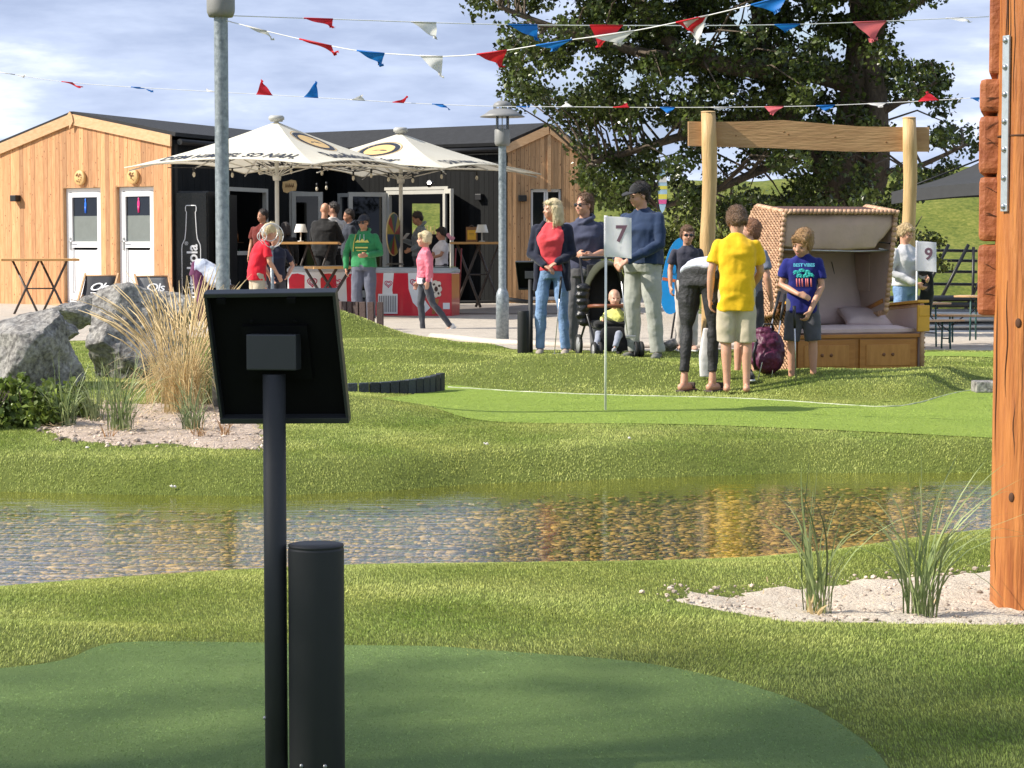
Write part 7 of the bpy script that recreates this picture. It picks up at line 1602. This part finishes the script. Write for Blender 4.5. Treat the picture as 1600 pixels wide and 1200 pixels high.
# a second tree stands behind and left of the photographer: its crown shades the front of the turf
g = np.random.default_rng(9); cl = []
t2 = empty('poplar_tree', (-21.0, 1.6, 0), 0, 'tall poplar outside the left edge whose crown shades the foreground turf', 'tree')
for _ in range(110):
    cl.append((g.uniform(-2.6, 2.6), g.uniform(-1.9, 1.5), g.uniform(15.0, 19.3)))
mb = MB().tube([(0, 0, -.1), (.1, .1, 6), (-.1, .1, 11), (.1, 0, 15.5), (0, 0, 18)], [.38, .30, .20, .10, .04], 14).build('trunk', M_bark, t2); tw = MB()
for c in cl[::2]: b = Vector((0, 0, min(c[2] - .8, 17))); tw.tube([b, b.lerp(Vector(c), .5) + Vector((0, 0, .2)), Vector(c)], [.04, .025, .008], 5, caps=False)
tw.build('twigs', M_bark, t2); leafmesh('crown', cl, 19, np.full(len(cl), .55), .105, t2, seed=8)
# scrub along the dyke foot and a reed screen
def shrub(px, row, Y, w, h, n, label, m, name='shrub', size=.07):
    q = P(px, row, Y); r = empty(name, (q.x, Y, q.z - h), 0, label, 'shrub', 'dark shrubs below the poplar'); g = np.random.default_rng(int(px)); c = []
    while len(c) < n:
        x, y, z = g.uniform(-1, 1, 3); z = abs(z)
        if x * x + y * y + z * z > 1: continue
        c.append((x * w / 2, y * w * .35, .1 + z * h))
    b = MB()
    for k in range(6): a = k * 1.05; b.tube([(0, 0, 0), (w * .18 * math.cos(a), w * .1 * math.sin(a), h * .5), (w * .3 * math.cos(a), w * .2 * math.sin(a), h * .85)], [.03, .02, .008], 6)
    b.build('stems', M_bark, r); leafmesh('foliage', c, 60, np.full(len(c), h * .16), size, r, m, seed=int(px))
M_scrub = translucent('scrub leaves', (.055, .075, .012), .2, vcol=.5, rough=.5, col2=(.15, .165, .03), scale=2)
for px, row, w, h, lb in ((1030, 318, 2.2, 1.5, 'olive green shrub on the dyke behind the feather flag'), (1150, 300, 3.0, 1.7, 'broad shrub on the dyke behind the left portal post'), (1265, 305, 2.6, 1.6, 'shrub on the dyke between the portal post and trunk'), (1390, 322, 2.0, 1.2, 'low shrub on the dyke right of the poplar trunk')):
    shrub(px, row, 42.0, w, h, 70, lb, M_scrub)
# ---------------------------------------------------------------- grasses
def grass(px, row, Y, n, h, spread, lean, col, label, name='reed_grass', wid=.006, droop=.5, plume=0, seed=1, z=None, cat='grass tuft'):
    q = P(px, row, Y); g = random.Random(seed); r = empty(name, (q.x, Y, hz(q.x, Y) if z is None else z), 0, label, cat, 'ornamental grass tufts')
    vs, fs, cs = [], [], []
    for i in range(n):
        a = g.uniform(0, 6.283); rr = spread * g.random() ** .5 * .5; b = Vector((rr * math.cos(a), rr * math.sin(a), -.02)); ln = h * g.uniform(.55, 1.08); le = g.uniform(.1, 1) * lean; az = a + g.uniform(-.7, .7)
        d = Vector((math.cos(az), math.sin(az), 0)); K = 7; w0 = wid * g.uniform(.7, 1.3); c = g.random(); sd = Vector((-d.y, d.x, 0)); sd = (sd * math.cos(c * 3) + d * math.sin(c * 3) * .6).normalized(); o = len(vs)
        dr = droop * g.uniform(.3, 1.4)
        for k in range(K + 1):
            t = k / K; p = b + Vector((0, 0, ln * t * (1 - .25 * le * t))) + d * ln * le * (t ** 1.9) * .95 + sd * ln * .05 * math.sin(t * 3 + c * 6) - Vector((0, 0, ln * dr * le * t ** 3.2)); w = w0 * (1 - t) ** .6 * (.6 + .8 * min(1, t * 3))
            vs += [p - sd * w, p + sd * w]
        for k in range(K): fs.append((o + 2 * k, o + 2 * k + 1, o + 2 * k + 3, o + 2 * k + 2)); cs.append(c)
    fast_mesh('blades', np.array([v[:] for v in vs]), np.array(fs), col, np.array(cs), parent=r, smooth=True)
    if plume:
        m = MB()
        for i in range(plume):
            a = g.uniform(0, 6.283); d = Vector((math.cos(a), math.sin(a), 0)); ln = h * g.uniform(.85, 1.25); le = g.uniform(.15, .75); pts = [d * .03 + d * ln * le * t ** 1.6 + Vector((0, 0, ln * t - ln * .35 * le * t ** 3)) for t in np.linspace(0, 1, 7)]
            m.tube(pts, [.0016] * 3 + [.002, .004, .0045, .001], 4)
        m.build('plumes', mat('dry plume', (.62, .47, .25), .8), r)
    return r
G_green = translucent('reed green', (.12, .18, .06), .3, vcol=.5, rough=.4, col2=(.34, .38, .17), scale=8); G_dry = translucent('dry straw', (.50, .36, .15), .3, vcol=.35, rough=.6, col2=(.74, .60, .34), scale=6); G_mix = translucent('greyish reed', (.16, .22, .09), .3, vcol=.4, rough=.5, col2=(.36, .38, .20), scale=6); G_red = translucent('rusty grass', (.30, .15, .06), .3, vcol=.4, rough=.6, col2=(.5, .32, .16), scale=6)
grass(1277, 942, 7.55, 38, .62, .07, .70, G_green, 'left of the two green reed tufts in the near sand', wid=.0032, seed=3, droop=.55)
grass(1440, 938, 7.5, 54, .68, .08, .9, G_green, 'right of the two green reed tufts in the near sand, taller and wider', wid=.0034, seed=4, droop=.6)
grass(1268, 942, 7.5, 10, .14, .05, .5, G_dry, 'short yellow blades at the foot of the left near tuft', wid=.006, seed=13)
grass(286, 660, 15.2, 210, .90, .24, .72, G_dry, 'tall straw coloured grass with drooping plumes beside the info board', 'dry_grass', wid=.0030, plume=70, seed=5, droop=1.7)
grass(318, 662, 15.6, 160, .84, .26, .8, G_mix, 'greyish green grass behind the left edge of the info board', 'dry_grass', wid=.0030, plume=36, seed=6, droop=1.6)
grass(262, 655, 15.9, 150, .72, .28, .85, G_dry, 'shorter straw coloured grass left of the tall plumes', 'dry_grass', wid=.0028, plume=36, seed=16, droop=1.7)
grass(190, 690, 13.9, 80, .60, .14, .65, G_green, 'green reed tuft in the left sand below the dark boulder', wid=.0034, seed=7, droop=.7)
grass(100, 678, 14.3, 70, .52, .14, .75, G_green, 'green reed tuft left in the sand beside the leafy shrub', wid=.0034, seed=8, droop=.7)
grass(148, 668, 14.8, 60, .52, .14, .7, G_mix, 'thin greyish reed tuft between two green ones', wid=.003, seed=9, droop=.7)
grass(302, 690, 14.0, 80, .46, .14, .7, G_mix, 'low greyish tuft in front of the straw grass', wid=.003, seed=10, droop=.8)
grass(170, 700, 13.5, 16, .16, .05, .8, G_red, 'small rusty tuft at the front edge of the left sand', wid=.003, seed=11)
grass(310, 702, 13.5, 18, .18, .05, .8, G_red, 'small rusty tuft in the left sand near the board post', wid=.003, seed=12)
grass(352, 704, 13.6, 20, .20, .05, .9, G_red, 'small rusty tuft just left of the board post', wid=.003, seed=15)
M_bush = translucent('bush leaves', (.07, .115, .022), .25, vcol=.5, rough=.4, col2=(.22, .28, .05), scale=8)
def lowbush(px, row, Y, w, h, n, label, seed):
    q = P(px, row, Y); r = empty('leafy_shrub', (q.x, Y, hz(q.x, Y)), 0, label, 'shrub', 'low leafy shrubs'); g = np.random.default_rng(seed); c = []
    while len(c) < n:
        x, y, z = g.uniform(-1, 1, 3); z = abs(z)
        if x * x + y * y + z * z < 1: c.append((x * w / 2, y * w * .4, .04 + z * h))
    b = MB()
    for k in range(12): a = k * .52; b.tube([(0, 0, -.02), (w * .2 * math.cos(a), w * .15 * math.sin(a), h * .5), (w * .36 * math.cos(a), w * .28 * math.sin(a), h * .9)], [.006, .005, .002], 5)
    b.build('stems', M_bark, r); leafmesh('foliage', c, 34, np.full(len(c), .07), .042, r, M_bush, seed=seed)
lowbush(40, 668, 14.4, .55, .26, 40, 'low leafy green shrub at the left picture edge in front of the boulder', 5)
lowbush(92, 650, 15.0, .42, .22, 24, 'low leafy shrub below the gap between the boulders', 6)
lowbush(-20, 672, 14.2, .4, .26, 26, 'low leafy shrub cut off by the left picture edge', 7)
# loose things on the turf: petals, crumbs and a leaf or two
w = MB(); random.seed(12)
for px, row, z in ((45, 745, 0), (138, 712, 0), (270, 744, 0), (395, 758, 0), (738, 735, 0), (865, 740, 0), (983, 695, 0), (905, 745, 0), (1236, 730, 0), (760, 704, 0)):
    o = G(px, row, -.02 if row > 725 else .03); o.z = hz(o.x, o.y) + .02; mb = MB()
    for k in range(3): mb.ell((random.uniform(-.012, .012), random.uniform(-.01, .01), random.uniform(0, .006)), (random.uniform(.006, .014), .008, .004), 8, rot=(random.random(), random.random(), random.random()))
    pz = mb.build('petal', mat('white petal', (.72, .68, .62), .7), None); pz.location = o; tag(pz, 'tiny white petal scrap lying on the turf bank', 'petal', 'white petal scraps on the turf bank')
